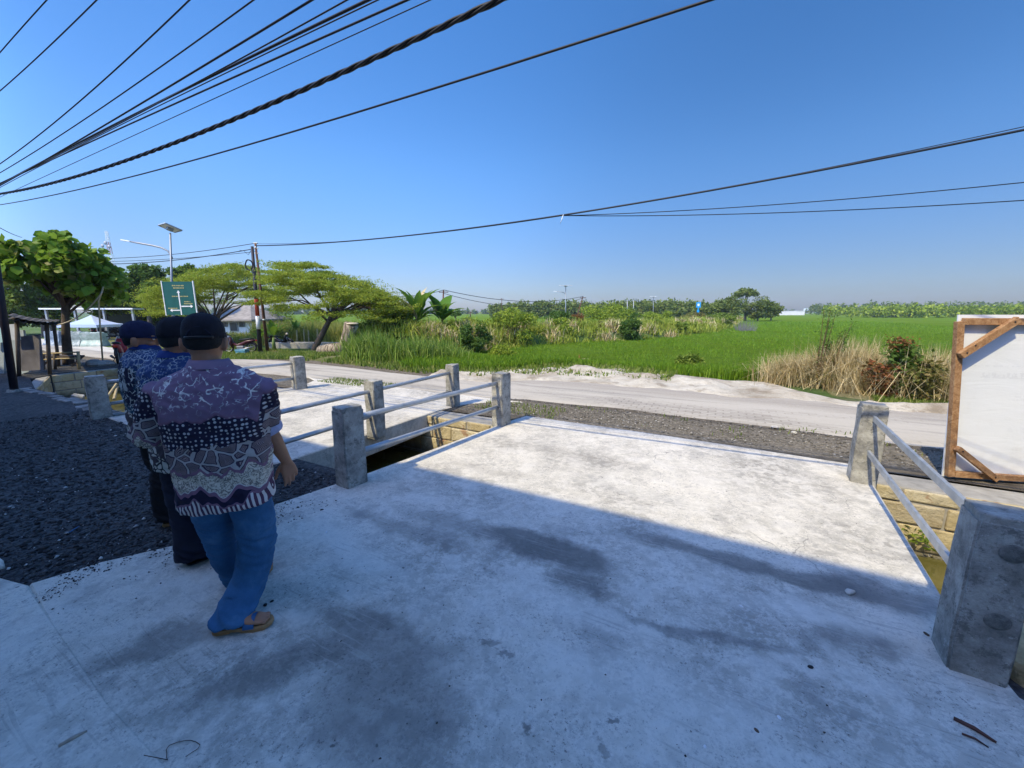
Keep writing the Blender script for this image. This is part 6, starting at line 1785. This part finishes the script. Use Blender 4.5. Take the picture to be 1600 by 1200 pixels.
def make_person(label, B, f, C, fh, arms, legs, feet, shirt_m, pants_m, cap_m, skin, back_gap=False, brim=True, scale=1.0, hem=.68, tone=None, shoes='shoe', collar_m=None, sleeve_end=.09, cuffs=None):
    f = f.normalized(); r = Vector((f.y, -f.x, 0)); fh = fh.normalized()
    rh = Vector((fh.y, -fh.x, 0)).normalized(); uh = rh.cross(fh).normalized()
    t = thing('person', (B.x, B.y, 0), label, 'person')
    # body: one continuous surface
    mb = MB(); head_into(mb, C, rh, fh, uh, 1.0)
    nb = Vector((B.x, B.y, 0)) + UP * 1.36
    mb.limb([C - uh * .06 - fh * .018, C - uh * .12 - fh * .020, nb + UP * .02, nb - UP * .06], [.054, .056, .062, .072], 16)
    rows_in = [(.78, 0, .0, .150, .105), (.90, 0, .0, .165, .120), (1.05, 0, .0, .165, .115), (1.2, 0, 0, .175, .105), (1.27, 0, 0, .15, .08), (1.315, 0, 0, .10, .06), (1.345, 0, 0, .06, .05)]
    mb.loft(torso_rings(B, r, f, rows_in), 24)
    for (S, E, W, d, pn, ts, curl) in arms:
        mb.limb([S.lerp(E, .2), S.lerp(E, .55), E, E.lerp(W, .35), E.lerp(W, .75), W], [.044, .045, .041, .042, .033, .0265], 14); hand_into(mb, W, d, pn, ts, curl)
    for pts, rad in legs:
        mb.limb(pts[:-1], [q * .72 for q in rad[:-1]], 12)
    for ft_ in feet: foot_into(mb, *ft_)
    unify(mb, .0048, 3, 'body', skin, t)
    eyes_on(t, C, rh, fh, uh); hair_on(t, C, rh, fh, uh)
    cap_on(t, C, rh, fh, uh, cap_m, back_gap, brim)
    # shirt
    mb = MB()
    rows = [(hem, 0, 0, .202, .156), (hem + .05, 0, .0, .204, .160), (.86, 0, .012, .203, .166), (.98, 0, .012, .210, .164), (1.10, 0, .0, .222, .156), (1.20, 0, -.006, .232, .145), (1.275, 0, -.008, .226, .122), (1.322, 0, -.006, .180, .098), (1.352, 0, 0, .120, .082), (1.375, 0, 0, .078, .072)]
    mb.loft([(c - UP * 0 , a, b) for c, a, b in torso_rings(B, r, f, rows)], 32, 2.35)
    ends = []
    for (S, E, W, d, pn, ts, curl) in arms:
        ft = E + (W - E) * sleeve_end; dd = (ft - E).normalized()
        mb.tube([S + (S - E).normalized() * .02 , S, S.lerp(E, .3), S.lerp(E, .65), E - dd * .01, ft], [.055, .074, .078, .074, .068, .064], 18); ends.append((ft, dd))
    mb2 = mb
    sh = unify(mb2, .0075, 5, 'shirt', shirt_m, t, wrinkle())
    mb = MB(); nrm = (C - nb).normalized()
    ringsA = []
    for z, w, dd in ((1.352, .080, .076), (1.372, .074, .072), (1.398, .070, .068), (1.402, .078, .076), (1.385, .088, .085), (1.362, .098, .094)):
        ringsA.append((Vector((B.x, B.y, z)) + f * .004 + (Vector((C.x - B.x, C.y - B.y, 0))) * ((z - 1.34) / .25), r * w, f * dd))
    vs = []; fs = []; n = 28
    for c_, a_, b_ in ringsA:
        for i in range(n): th = 2 * math.pi * i / n; vs.append(c_ + a_ * math.cos(th) + b_ * math.sin(th) + UP * (-.022 * max(0, math.sin(th)) ** 2))
    for i in range(len(ringsA) - 1):
        for k in range(n): fs.append((i * n + k, i * n + (k + 1) % n, (i + 1) * n + (k + 1) % n, (i + 1) * n + k))
    mb.add(vs, fs); mb.build('collar', collar_m or shirt_m, sh, smooth=True)
    # trousers
    mb = MB(); rows = [(.74, 0, -.005, .155, .122), (.80, 0, -.005, .165, .130), (.90, 0, 0, .165, .125), (.97, 0, 0, .155, .115)]
    mb.loft(torso_rings(B, r, f, rows), 28, 2.2)
    if cuffs: 
        for c_ in cuffs: mb.loft(c_, 24)
    for pts, rad in legs:
        mb.tube(pts, rad, 18)
    unify(mb, .0085, 4, 'trousers', pants_m, t, leg_folds(.09, .42))
    return t, sh, ends

# ---- materials of the shirts
def batik_purple(B, r):
    M = Mat('purple_batik', .8, .2); x, y, z = M.sep()
    a = x * r.x + y * r.y; zz = z - a.abs().ss(.195, .225) * .135
    pur = M.ramp(M.noise(6, 3), [(.3, (.150, .095, .155)), (.7, (.205, .135, .205))]); navy = (.016, .013, .034); cream = (.58, .52, .42); pale = (.62, .60, .58); mauve = (.19, .105, .155)
    P3 = M.comb(a, 0.0, z); wp = M.warp(7, .05, P3)
    def wav(sc, k, seed): return (M.noise(sc, 2, .5, M.comb(a * 1.0, seed, 0.0)) - .5) * k
    # branching pale twigs on the yoke
    d1 = M.voro(22, 'DISTANCE_TO_EDGE', M.warp(16, .045, P3)); m1 = M.noise(24, 2, .5, P3).ss(.49, .53) * zz.ss(1.19, 1.22)
    c = M.mix(d1.lt(.045) * m1, pur, pale)
    d2 = M.voro(32, 'DISTANCE_TO_EDGE', M.warp(12, .05, M.comb(a + 3.0, 0.0, z))); m2 = M.noise(30, 2, .5, M.comb(a + 5.0, 0.0, z)).ss(.52, .55) * zz.ss(1.14, 1.20)
    c = M.mix(d2.lt(.04) * m2 * .8, c, (.36, .35, .38))
    # dotted dark band
    b1 = 1.135 + wav(7, .20, 1.0) + (a * 21.0).sin() * .020
    dots = M.voro(50, 'F1', M.comb(a, 0.0, z), .35); dn = M.mix(dots.ss(.36, .22), navy, (.44, .44, .46))
    e1 = (zz - b1).abs().ss(.030, .012) * .0
    c = M.mix(zz.lt(b1), c, dn)
    c = M.mix((zz - b1).abs().lt(.007) * .7, c, mauve)
    # ringed polygons
    b2 = 1.010 + wav(12, .12, 2.0)
    ed = M.voro(15, 'DISTANCE_TO_EDGE', M.warp(6, .05, P3), .9); rings = (ed * 170.0).sin().ss(-.1, .35)
    rg = M.mix(rings, (.055, .032, .048), (.28, .225, .225)); rg = M.mix(ed.lt(.055), rg, (.36, .34, .33)); rg = M.mix((ed - .08).abs().lt(.012), rg, (.05, .03, .06))
    c = M.mix(zz.lt(b2), c, rg)
    # cream band with fine scribble
    b3 = .882 + wav(11, .27, 3.0); sc = M.noise(46, 3, .6, P3, 1.4); cm = M.mix(sc.ss(.46, .50) * sc.ss(.58, .54), cream, (.15, .13, .12))
    c = M.mix(zz.lt(b3), c, cm); c = M.mix((zz - b3).abs().lt(.008), c, mauve)
    # dark band with pale line, larger dots
    b4 = .785 + wav(8, .32, 4.0); bd = M.voro(15, 'F1', M.comb(a + 2.0, 0.0, z), .8); dk = M.mix(bd.ss(.20, .10), navy, (.36, .40, .42))
    c = M.mix(zz.lt(b4 + .012), c, (.52, .49, .47)); c = M.mix(zz.lt(b4 + .007), c, mauve); c = M.mix(zz.lt(b4 - .012), c, dk)
    # striped hem
    b5 = .728 + wav(8, .26, 5.0); st = ((a + z * .12) * 330.0).sin().gt(.05); sm = M.mix(st, (.075, .035, .07), (.58, .54, .52))
    c = M.mix(zz.lt(b5 + .010), c, mauve); c = M.mix(zz.lt(b5), c, sm)
    M.color(c); M.bump(M.noise(7, 4, .6) + M.noise(300, 2) * .15, .35, .012); return M.m
def batik_blue(B, r, seed, top):
    M = Mat('blue_batik', .8, .2); x, y, z = M.sep(); a = x * r.x + y * r.y; P3 = M.map(loc=(seed, seed * .7, 0))
    blue = M.mix(M.noise(8, 3, .6, P3), (.013, .032, .11), (.03, .065, .17)); navy = (.010, .012, .035); cream = (.42, .42, .38)
    dots = M.voro(60, 'F1', P3, .4).lt(.28); vn = M.voro(34, 'DISTANCE_TO_EDGE', M.warp(11, .04, P3)); c = M.mix(vn.lt(.06) * M.noise(11, 2, .5, P3).ss(.45, .52), blue, (.26, .32, .36)); c = M.mix(dots * .35, c, (.30, .36, .42))
    fl = M.noise(9, 3, .55, P3, 1.5); vein = M.voro(26, 'DISTANCE_TO_EDGE', M.warp(9, .05, P3))
    dark = M.mix(M.noise(5, 2, .5, P3).ss(.50, .55), navy, (.02, .06, .10)); dark = M.mix(vein.lt(.07) * fl.ss(.46, .5), dark, (.42, .46, .46))
    dark = M.mix(fl.ss(.57, .60), dark, (.30, .33, .33))
    zb = z + (M.noise(7, 2, .5, P3) - .5) * .25
    c = M.mix(zb.lt(top), c, dark)
    pale = M.mix(M.voro(17, 'DISTANCE_TO_EDGE', M.warp(7, .06, P3)).ss(.05, .09), (.03, .025, .03), cream); pale = M.mix(M.noise(12, 3, .5, P3).ss(.52, .56), pale, (.05, .04, .05))
    c = M.mix(zb.lt(.93), c, pale)
    M.color(c); M.bump(M.noise(7, 4, .6), .35, .012); return M.m
m_collarp = plain('plain_purple_cloth', (.215, .15, .225), .85, .1, 10); m_collarb = plain('royal_blue_cloth', (.010, .035, .17), .85, .15, 10)

# ---- the man in front, seen from behind
B1 = Vector((-1.445, 1.885, 0)); f1 = Vector((-.30, .954, 0)).normalized(); r1 = Vector((f1.y, -f1.x, 0))
C1 = at(320, 533, 1.91); fh1 = Vector((-.42, .90, -.10))
S = B1 + r1 * .195 + UP * 1.262; E = at(417, 668, 2.03); W = at(447, 720, 2.10)
SL = B1 - r1 * .195 + UP * 1.262; EL = at(233, 684, 1.84); WL = EL + f1 * .19 + r1 * .13 + UP * .05
arms = [(S, E, W, Vector((.17, .06, -1)), f1 * .8 - r1 * .45, -r1 - f1 * .2, 24), (SL, EL, WL, f1 * .5 + r1 * .8, -UP * .3 - f1 * .8, UP, 20)]
legR = ([B1 + r1 * .075 + UP * .79, at(397, 805, 1.945), at(402, 838, 1.975), at(398, 880, 1.965), at(386, 915, 1.93), Vector((-1.448, 1.875, .11))], [.104, .096, .090, .089, .084, .082])
legL = ([B1 - r1 * .085 + UP * .79, at(336, 805, 1.95), at(343, 833, 2.0), at(352, 866, 2.06), at(376, 902, 2.12), at(386, 915, 2.14)], [.104, .090, .079, .077, .076, .076])
h1 = Vector((-1.515, 1.775, 0)); t1_ = Vector((-1.265, 1.825, 0)); h2 = Vector((-1.585, 2.06, 0)); t2_ = Vector((-1.56, 2.29, 0))
feet = [(h1 + (t1_ - h1) * .06, t1_ - (t1_ - h1) * .05, .038, Vector((-1.448, 1.862, .115)), .4), (h2, t2_, .036, Vector((-1.58, 2.12, .11)))]
dF = (t1_ - h1).normalized(); sF = Vector((dF.y, -dF.x, 0))
cuff1 = [(at(386, 915, 1.93), dF * .088, sF * .085 + UP * .01), (Vector((-1.450, 1.862, .11)), dF * .092, sF * .088 + UP * .01), (Vector((-1.450, 1.825, .082)), dF * .098, sF * .090), (Vector((-1.447, 1.802, .062)), dF * .104, sF * .086), (Vector((-1.447, 1.800, .052)), dF * .098, sF * .078)]
p1, sh1, ends1 = make_person('man in a purple patterned batik shirt, blue jeans and black cap, seen from behind', B1, f1, C1, fh1, arms, [legR, legL], feet, batik_purple(B1, r1), m_jeans, m_cap, m_skin, back_gap=True, collar_m=m_collarp, sleeve_end=.06, cuffs=[cuff1])
# turned back cuff of the right sleeve
ft, dd = ends1[0]; mb = MB(); mb.tube([ft - dd * .030, ft - dd * .012, ft + dd * .006], [.072, .074, .072], 22, False); mb.tube([ft - dd * .008, ft + dd * .012], [.0725, .0690], 22, False)
mb.build('cuff', plain('pale_lilac_cloth', (.36, .36, .50), .85, .2, 30), sh1, smooth=True)
def sandal(parent, heel, toe, z=.004):
    d = (toe - heel); d.z = 0; L = d.length; d.normalize(); s = Vector((d.y, -d.x, 0))
    pr = [(-.02, .030), (.0, .036), (.10, .040), (.30, .036), (.55, .043), (.75, .050), (.92, .046), (1.0, .034), (1.05, .015)]
    poly = [heel + d * L * a + s * w for a, w in pr] + [heel + d * L * a - s * w for a, w in pr[::-1]]
    mb = MB(); mb.prism(poly, z + .016, z + .036)
    hp = [heel + d * L * a + s * w for a, w in ((-.02, .03), (.1, .04), (.30, .036))] + [heel + d * L * a - s * w for a, w in ((.30, .036), (.1, .04), (-.02, .03))]
    mb.prism(hp, z, z + .0155)
    hp = [heel + d * L * a + s * w for a, w in ((.5, .041), (.75, .05), (.95, .042))] + [heel + d * L * a - s * w for a, w in ((.95, .042), (.75, .05), (.5, .041))]
    mb.prism(hp, z + .003, z + .0155)
    so_ = mb.build('sandal', m_solebr, parent, bevel=.004)
    def strap_at(a, hgt, w, bw, m):
        mb = MB(); c = heel + d * L * a; n = 12; vs = []
        for i in range(n + 1):
            th = math.pi * i / n; p = c + s * (w * math.cos(th)) + UP * (z + .03 + hgt * math.sin(th)); vs += [p - d * bw, p + d * bw]
        mb.add(vs, [(2 * i, 2 * i + 1, 2 * i + 3, 2 * i + 2) for i in range(n)]); mb.build('strap', m, so_, smooth=True)
    strap_at(.66, .046, .050, .026, m_strap)
sandal(p1, h1, t1_); sandal(p1, h2, t2_)

def shoe(parent, heel, toe, sole=m_shoe, up=m_shoe):
    d = (toe - heel); d.z = 0; L = d.length; d.normalize(); s = Vector((d.y, -d.x, 0)); H_ = Vector((heel.x, heel.y, .020))
    mb = MB(); mb.loft([(H_ + d * L * a + UP * (h * .5), s * w, UP * (h * .5)) for a, w, h in ((-.03, .022, .07), (.03, .036, .10), (.2, .042, .11), (.4, .044, .095), (.6, .050, .07), (.8, .052, .055), (.95, .043, .045), (1.06, .02, .028))], 18, 2.3)
    o = mb.build('shoe', up, parent, smooth=True)
    pr = [(-.05, .024), (.0, .040), (.2, .045), (.6, .053), (.8, .056), (.97, .046), (1.07, .02)]
    mb = MB(); mb.prism([heel + d * L * a + s * w for a, w in pr] + [heel + d * L * a - s * w for a, w in pr[::-1]], .002, .022); mb.build('sole', sole, o, bevel=.003)

# ---- the man in the middle
B3 = Vector((-2.01, 2.36, 0)); f3 = Vector((.25, .97, 0)).normalized(); r3 = Vector((f3.y, -f3.x, 0)); C3 = at(281, 530, 2.36)
arms = []
for sg in (-1, 1):
    S = B3 + r3 * (.195 * sg) + UP * 1.262; E = S + r3 * (.04 * sg) - UP * .27 + f3 * .0; W = E + f3 * .20 - r3 * (.10 * sg) - UP * .08
    arms.append((S, E, W, f3 * .7 - r3 * sg * .6 - UP * .3, -r3 * sg, UP, 20))
ftL = G(287, 872); ftR = G(312, 862)
hL = Vector((-2.10, 2.33, 0)); hR = Vector((-1.93, 2.42, 0)); fd = Vector((.55, .83, 0)).normalized()
legs = [([B3 - r3 * .085 + UP * .79, B3 - r3 * .095 + UP * .5, Vector((-2.09, 2.37, .25)), Vector((-2.075, 2.36, .055))], [.115, .100, .092, .098]), ([B3 + r3 * .085 + UP * .79, B3 + r3 * .09 + UP * .5, Vector((-1.92, 2.42, .25)), Vector((-1.91, 2.45, .055))], [.115, .098, .088, .092])]
feet = [(hL, hL + fd * .235, .03, hL + fd * .06 + UP * .11), (hR, hR + fd * .235, .03, hR + fd * .06 + UP * .11)]
p3, sh3, _ = make_person('man in a blue batik shirt, dark trousers and black cap, standing between the other two', B3, f3, C3, Vector((.30, .95, -.02)), arms, legs, feet, batik_blue(B3, r3, 3.0, 1.20), m_pantsn, m_cap, m_skin2, collar_m=m_collarb, sleeve_end=.15)
shoe(p3, hL, hL + fd * .25); shoe(p3, hR, hR + fd * .25)

# ---- the man at the left, his face turned to the road
B2 = Vector((-2.68, 2.90, 0)); f2 = Vector((.55, .83, 0)).normalized(); r2 = Vector((f2.y, -f2.x, 0)); C2 = at(220, 530, 2.88)
arms = []
for sg in (-1, 1):
    S = B2 + r2 * (.195 * sg) + UP * 1.262; E = S + r2 * (.03 * sg) - UP * .27 - f2 * .02; W = E + f2 * .21 - r2 * (.13 * sg) + UP * .03
    arms.append((S, E, W, f2 * .4 - r2 * sg * .9, -f2 * 1.0, UP, 24))
hA = Vector((-2.68, 2.82, 0)); hB = Vector((-2.72, 3.02, 0)); fd = Vector((.82, .57, 0)).normalized()
legs = [([B2 + r2 * .085 + UP * .79, B2 + r2 * .09 + UP * .5, Vector((-2.65, 2.83, .25)), Vector((-2.64, 2.84, .055))], [.115, .095, .086, .09]), ([B2 - r2 * .085 + UP * .79, B2 - r2 * .09 + UP * .5, Vector((-2.72, 3.01, .25)), Vector((-2.68, 3.03, .055))], [.115, .095, .086, .09])]
feet = [(hA, hA + fd * .235, .03, hA + fd * .06 + UP * .11), (hB, hB + fd * .235, .03, hB + fd * .06 + UP * .11)]
p2, sh2, _ = make_person('man in a blue and black batik shirt and navy cap, leftmost, his face turned right', B2, f2, C2, Vector((.90, .44, .0)), arms, legs, feet, batik_blue(B2, r2, 8.0, 1.24), m_pantsb, m_capnavy, m_skin2, collar_m=m_collarb, sleeve_end=.15)
shoe(p2, hA, hA + fd * .25, m_solebr, m_shoe); shoe(p2, hB, hB + fd * .25, m_solebr, m_shoe)
# ================================================================== loose things on the ground
def pebble_mesh(n, rng, P, S, name, mat, flat=.6):
    base = np.array([[1, 0, 0], [-1, 0, 0], [0, 1, 0], [0, -1, 0], [0, 0, 1], [0, 0, -1]], dtype=float)
    tri = np.array([[0, 2, 4], [2, 1, 4], [1, 3, 4], [3, 0, 4], [2, 0, 5], [1, 2, 5], [3, 1, 5], [0, 3, 5]])
    a = rng.random(n) * 2 * np.pi; ca, sa = np.cos(a), np.sin(a)
    V = base[None] * rng.uniform(.6, 1.3, (n, 6, 1)) * S[:, None, None]
    x = V[..., 0] * ca[:, None] - V[..., 1] * sa[:, None] * .7; y = V[..., 0] * sa[:, None] + V[..., 1] * ca[:, None] * .7
    V = np.stack([x, y, V[..., 2] * flat], -1) + P[:, None, :]
    T = (tri[None] + (np.arange(n) * 6)[:, None, None]).reshape(-1, 3)
    return link_mesh(name, mesh_np(name, V.reshape(-1, 3), None, T.astype(np.int32)), mat)
def stone_var(name, cols):
    M = Mat(name, .9, .2); M.color(M.ramp(M.rnd(), [(i / (len(cols) - 1), c) for i, c in enumerate(cols)])); return M.m
rng = np.random.default_rng(201)
# deck outlines, to keep the gravel off the concrete
def inside(poly, x, y):
    c = np.zeros(len(x), bool); n = len(poly)
    for i in range(n):
        a, b = poly[i], poly[(i + 1) % n]
        cr = ((a.y > y) != (b.y > y)) & (x < (b.x - a.x) * (y - a.y) / (b.y - a.y + 1e-12) + a.x); c ^= cr
    return c
N = 60000
dd = 1.6 + 8 * rng.random(N) ** 1.6; an = rng.uniform(R(-66), R(-12), N); x = dd * np.sin(an); y = dd * np.cos(an)
t_ = x * NX + y * NY
ok = (t_ < CAN0 - .12) & ~inside(d1, x, y) & ~inside(d2, x, y) & ~inside(ap, x, y)
x, y, dd = x[ok], y[ok], dd[ok]; n = len(x); S = .0032 + .010 * rng.random(n) ** 3 + .020 * rng.random(n) ** 14 + .0008 * dd
tag(pebble_mesh(n, rng, np.stack([x, y, S * .2], 1), S, 'gravel_stones', stone_var('dark_stone', [(.018, .018, .020), (.05, .05, .052), (.075, .075, .076), (.13, .128, .125)])), 'loose dark chippings on the gravel yard', 'gravel', kind='stuff')
m = 1000; d2_ = 1.9 + 8 * rng.random(m) ** 1.3; an = rng.uniform(R(-66), R(-14), m); x = d2_ * np.sin(an); y = d2_ * np.cos(an); ok = (x * NX + y * NY < CAN0 - .15) & ~inside(d1, x, y) & ~inside(d2, x, y) & ~inside(ap, x, y)
x, y = x[ok], y[ok]; cl = np.array([mnoise.noise((a * .8, b * .8, 4)) for a, b in zip(x, y)]); keep = cl > -.15; x, y = x[keep], y[keep]; n = len(x); S = .006 + .016 * rng.random(n) ** 3
tag(pebble_mesh(n, rng, np.stack([x, y, S * .4], 1), S, 'pale_chips', stone_var('pale_stone', [(.35, .35, .34), (.55, .54, .52), (.7, .69, .66)])), 'scattered whitish chips among the dark gravel', 'gravel', kind='stuff')
# crumbs carried on to the concrete
P = []
ed = [G(60, 912), G(160, 880), G(290, 850), G(372, 815), G(430, 790), G(512, 762)]
for i in range(1500):
    k = rng.integers(0, len(ed) - 1); p = ed[k].lerp(ed[k + 1], rng.random()); o = abs(rng.normal()) * .22 + .01
    P.append((p.x + o * .55 + rng.normal() * .03, p.y - o * .72 + rng.normal() * .03, .016))
P = np.array(P); ok = inside(d1, P[:, 0], P[:, 1]); P = P[ok]
cl = np.array([mnoise.noise((p[0] * 5, p[1] * 5, 4)) for p in P]); P = P[cl > -.05]; S = .0025 + .0085 * rng.random(len(P)) ** 3
tag(pebble_mesh(len(P), rng, P, S, 'dark_crumbs', m_yard), 'dark gravel crumbs trodden on to the edge of the concrete', 'gravel', kind='stuff')
P = np.array([(G(u, v).x, G(u, v).y, .016) for u, v in zip(rng.uniform(420, 1480, 260), 760 + 440 * rng.random(260))]); ok = inside(d1, P[:, 0], P[:, 1]); P = P[ok]; S = .0018 + .005 * rng.random(len(P)) ** 4
tag(pebble_mesh(len(P), rng, P, S, 'deck_grit', stone_var('mixed_grit', [(.03, .03, .03), (.09, .085, .08), (.4, .39, .37)])), 'fine grit strewn over the bridge concrete', 'gravel', kind='stuff')
# stones on the roadside strip
N = 5200; s = rng.uniform(-3.6, 8, N); t = np.array([rng.uniform(5.55, pav_near(v) + .05) for v in s]); x = s * CX + t * NX; y = s * CY + t * NY
ok = ~inside(d1, x, y) & ~inside(d2, x, y); x, y = x[ok], y[ok]; S = .006 + .020 * rng.random(len(x)) ** 3
tag(pebble_mesh(len(x), rng, np.stack([x, y, S * .3 + .004], 1), S, 'roadside_stones', stone_var('roadside_stone', [(.07, .065, .058), (.14, .13, .115), (.2, .185, .16), (.42, .39, .34)])), 'small stones on the strip between bridge and road', 'gravel', kind='stuff')

def stone(u, v, s, mat, label, group=None, z=.012):
    p = G(u, v, z); mb = MB(); rr = random.Random(int(u)); rot = Matrix.Rotation(rr.random() * 3, 3, 'Z')
    mb.ellipsoid((p.x, p.y, z + s * .28), (s, s * .66, s * .42), rot, 9, 6)
    mb.v = [q + mnoise.noise_vector(q * 30) * s * .25 for q in mb.v]
    return tag(mb.build('pebble', mat), label, 'stone', group)
m_ds = plain('dark_pebble', (.03, .028, .028), .9, .3, 20); m_ps = plain('pale_pebble', (.48, .45, .40), .9, .2, 20); m_bs = plain('brown_pebble', (.10, .065, .045), .9, .3, 20); m_ws = plain('white_chip', (.72, .72, .72), .8, .1)
GP = 'pebbles on the bridge concrete'
stone(1328, 927, .032, m_ps, 'pale stone lying just inside the shade edge at the right of the bridge', GP)
stone(415, 946, .016, m_ds, 'black pebble beside the sandal, the larger of two', GP); stone(425, 940, .012, m_ds, 'black pebble beside the sandal, the smaller of two', GP)
stone(1448, 992, .016, m_bs, 'brown pebble near the foot of the nearest concrete post', GP); stone(1266, 1043, .014, m_ds, 'dark pebble in the dirty patch left of the nearest concrete post', GP)
stone(1182, 1142, .011, m_bs, 'reddish brown chip in the lower middle of the concrete', GP); stone(1218, 1122, .010, m_ws, 'white chip right of the reddish chip on the concrete', GP); stone(1101, 1167, .008, m_ws, 'small white chip nearest the bottom edge', GP); stone(1158, 948, .012, m_ws, 'white chip in the middle of the shaded concrete', GP); stone(510, 832, .011, m_ws, 'white chip on the concrete right of the man in jeans', GP)
stone(503, 797, .016, m_ds, 'dark stone on the concrete before the nearest left post, right one', GP); stone(466, 793, .014, m_ds, 'dark stone on the concrete before the nearest left post, left one', GP)
stone(1210, 669, .055, m_ps, 'pale stone on the gravel strip, left of two before the road', 'pale stones on the gravel strip', .01); stone(1240, 677, .045, m_ps, 'pale stone on the gravel strip, right of two before the road', 'pale stones on the gravel strip', .01)
p = GS(1304, 598); mb = MB(); mb.ellipsoid((p.x, p.y, p.z + .05), (.09, .06, .05), None, 9, 6); tag(mb.build('pebble', m_ws), 'white lump on the grass in front of the straw clumps', 'stone')
def stick(a, b, r_, label, mat):
    A = G(*a, .020); B_ = G(*b, .020); mb = MB(); m_ = A.lerp(B_, .5) + Vector((.004, .004, .003)); mb.tube([A, m_, B_], [r_, r_ * 1.1, r_ * .6], 7)
    return tag(mb.build('stick', mat, smooth=True), label, 'stick', 'sticks on the concrete')
m_tw = plain('red_brown_twig', (.10, .045, .035), .8, .3, 30)
stick((1490, 1122), (1557, 1160), .0075, 'reddish brown stick at the bottom right, the thicker of two', m_tw); stick((1503, 1146), (1545, 1168), .0040, 'thin dry twig just below the thicker stick at the bottom right', m_tw)
stick((92, 1166), (136, 1142), .0075, 'pale splinter of wood on the concrete apron at the bottom left', plain('pale_splinter', (.36, .31, .25), .8, .2, 30))
stick((108, 832), (124, 822), .004, 'short bright blue scrap lying on the dark gravel', plain('blue_scrap', (.05, .16, .35), .6))
# a loop of string on the concrete
mb = MB(); c = G(283, 1172, .020); pts = [c + Vector((.055 * math.cos(a) * (1 + .2 * math.sin(3 * a)), .035 * math.sin(a), 0)) for a in [R(-40 + 24 * i) for i in range(13)]] ; pts.append(pts[-1] + Vector((-.10, .015, 0)))
tag(mb.tube(pts, .0013, 5).build('string', m_bs, smooth=True), 'thin loop of string on the concrete at the bottom left', 'string')

# ================================================================== air
mb = MB(); mb.box((100, 350, 13.5), (1100, 1040, 31))
M = Mat('haze_air'); M.N.remove(M.b)
vol = M.N.new('ShaderNodeVolumePrincipled'); vol.inputs['Density'].default_value = .00035; vol.inputs['Color'].default_value = (.78, .88, 1.0, 1); vol.inputs['Anisotropy'].default_value = .2
M.L.new(vol.outputs[0], M.out.inputs['Volume'])
if USE_HAZE:
    tag(mb.build('haze', M.m), kind='stuff')
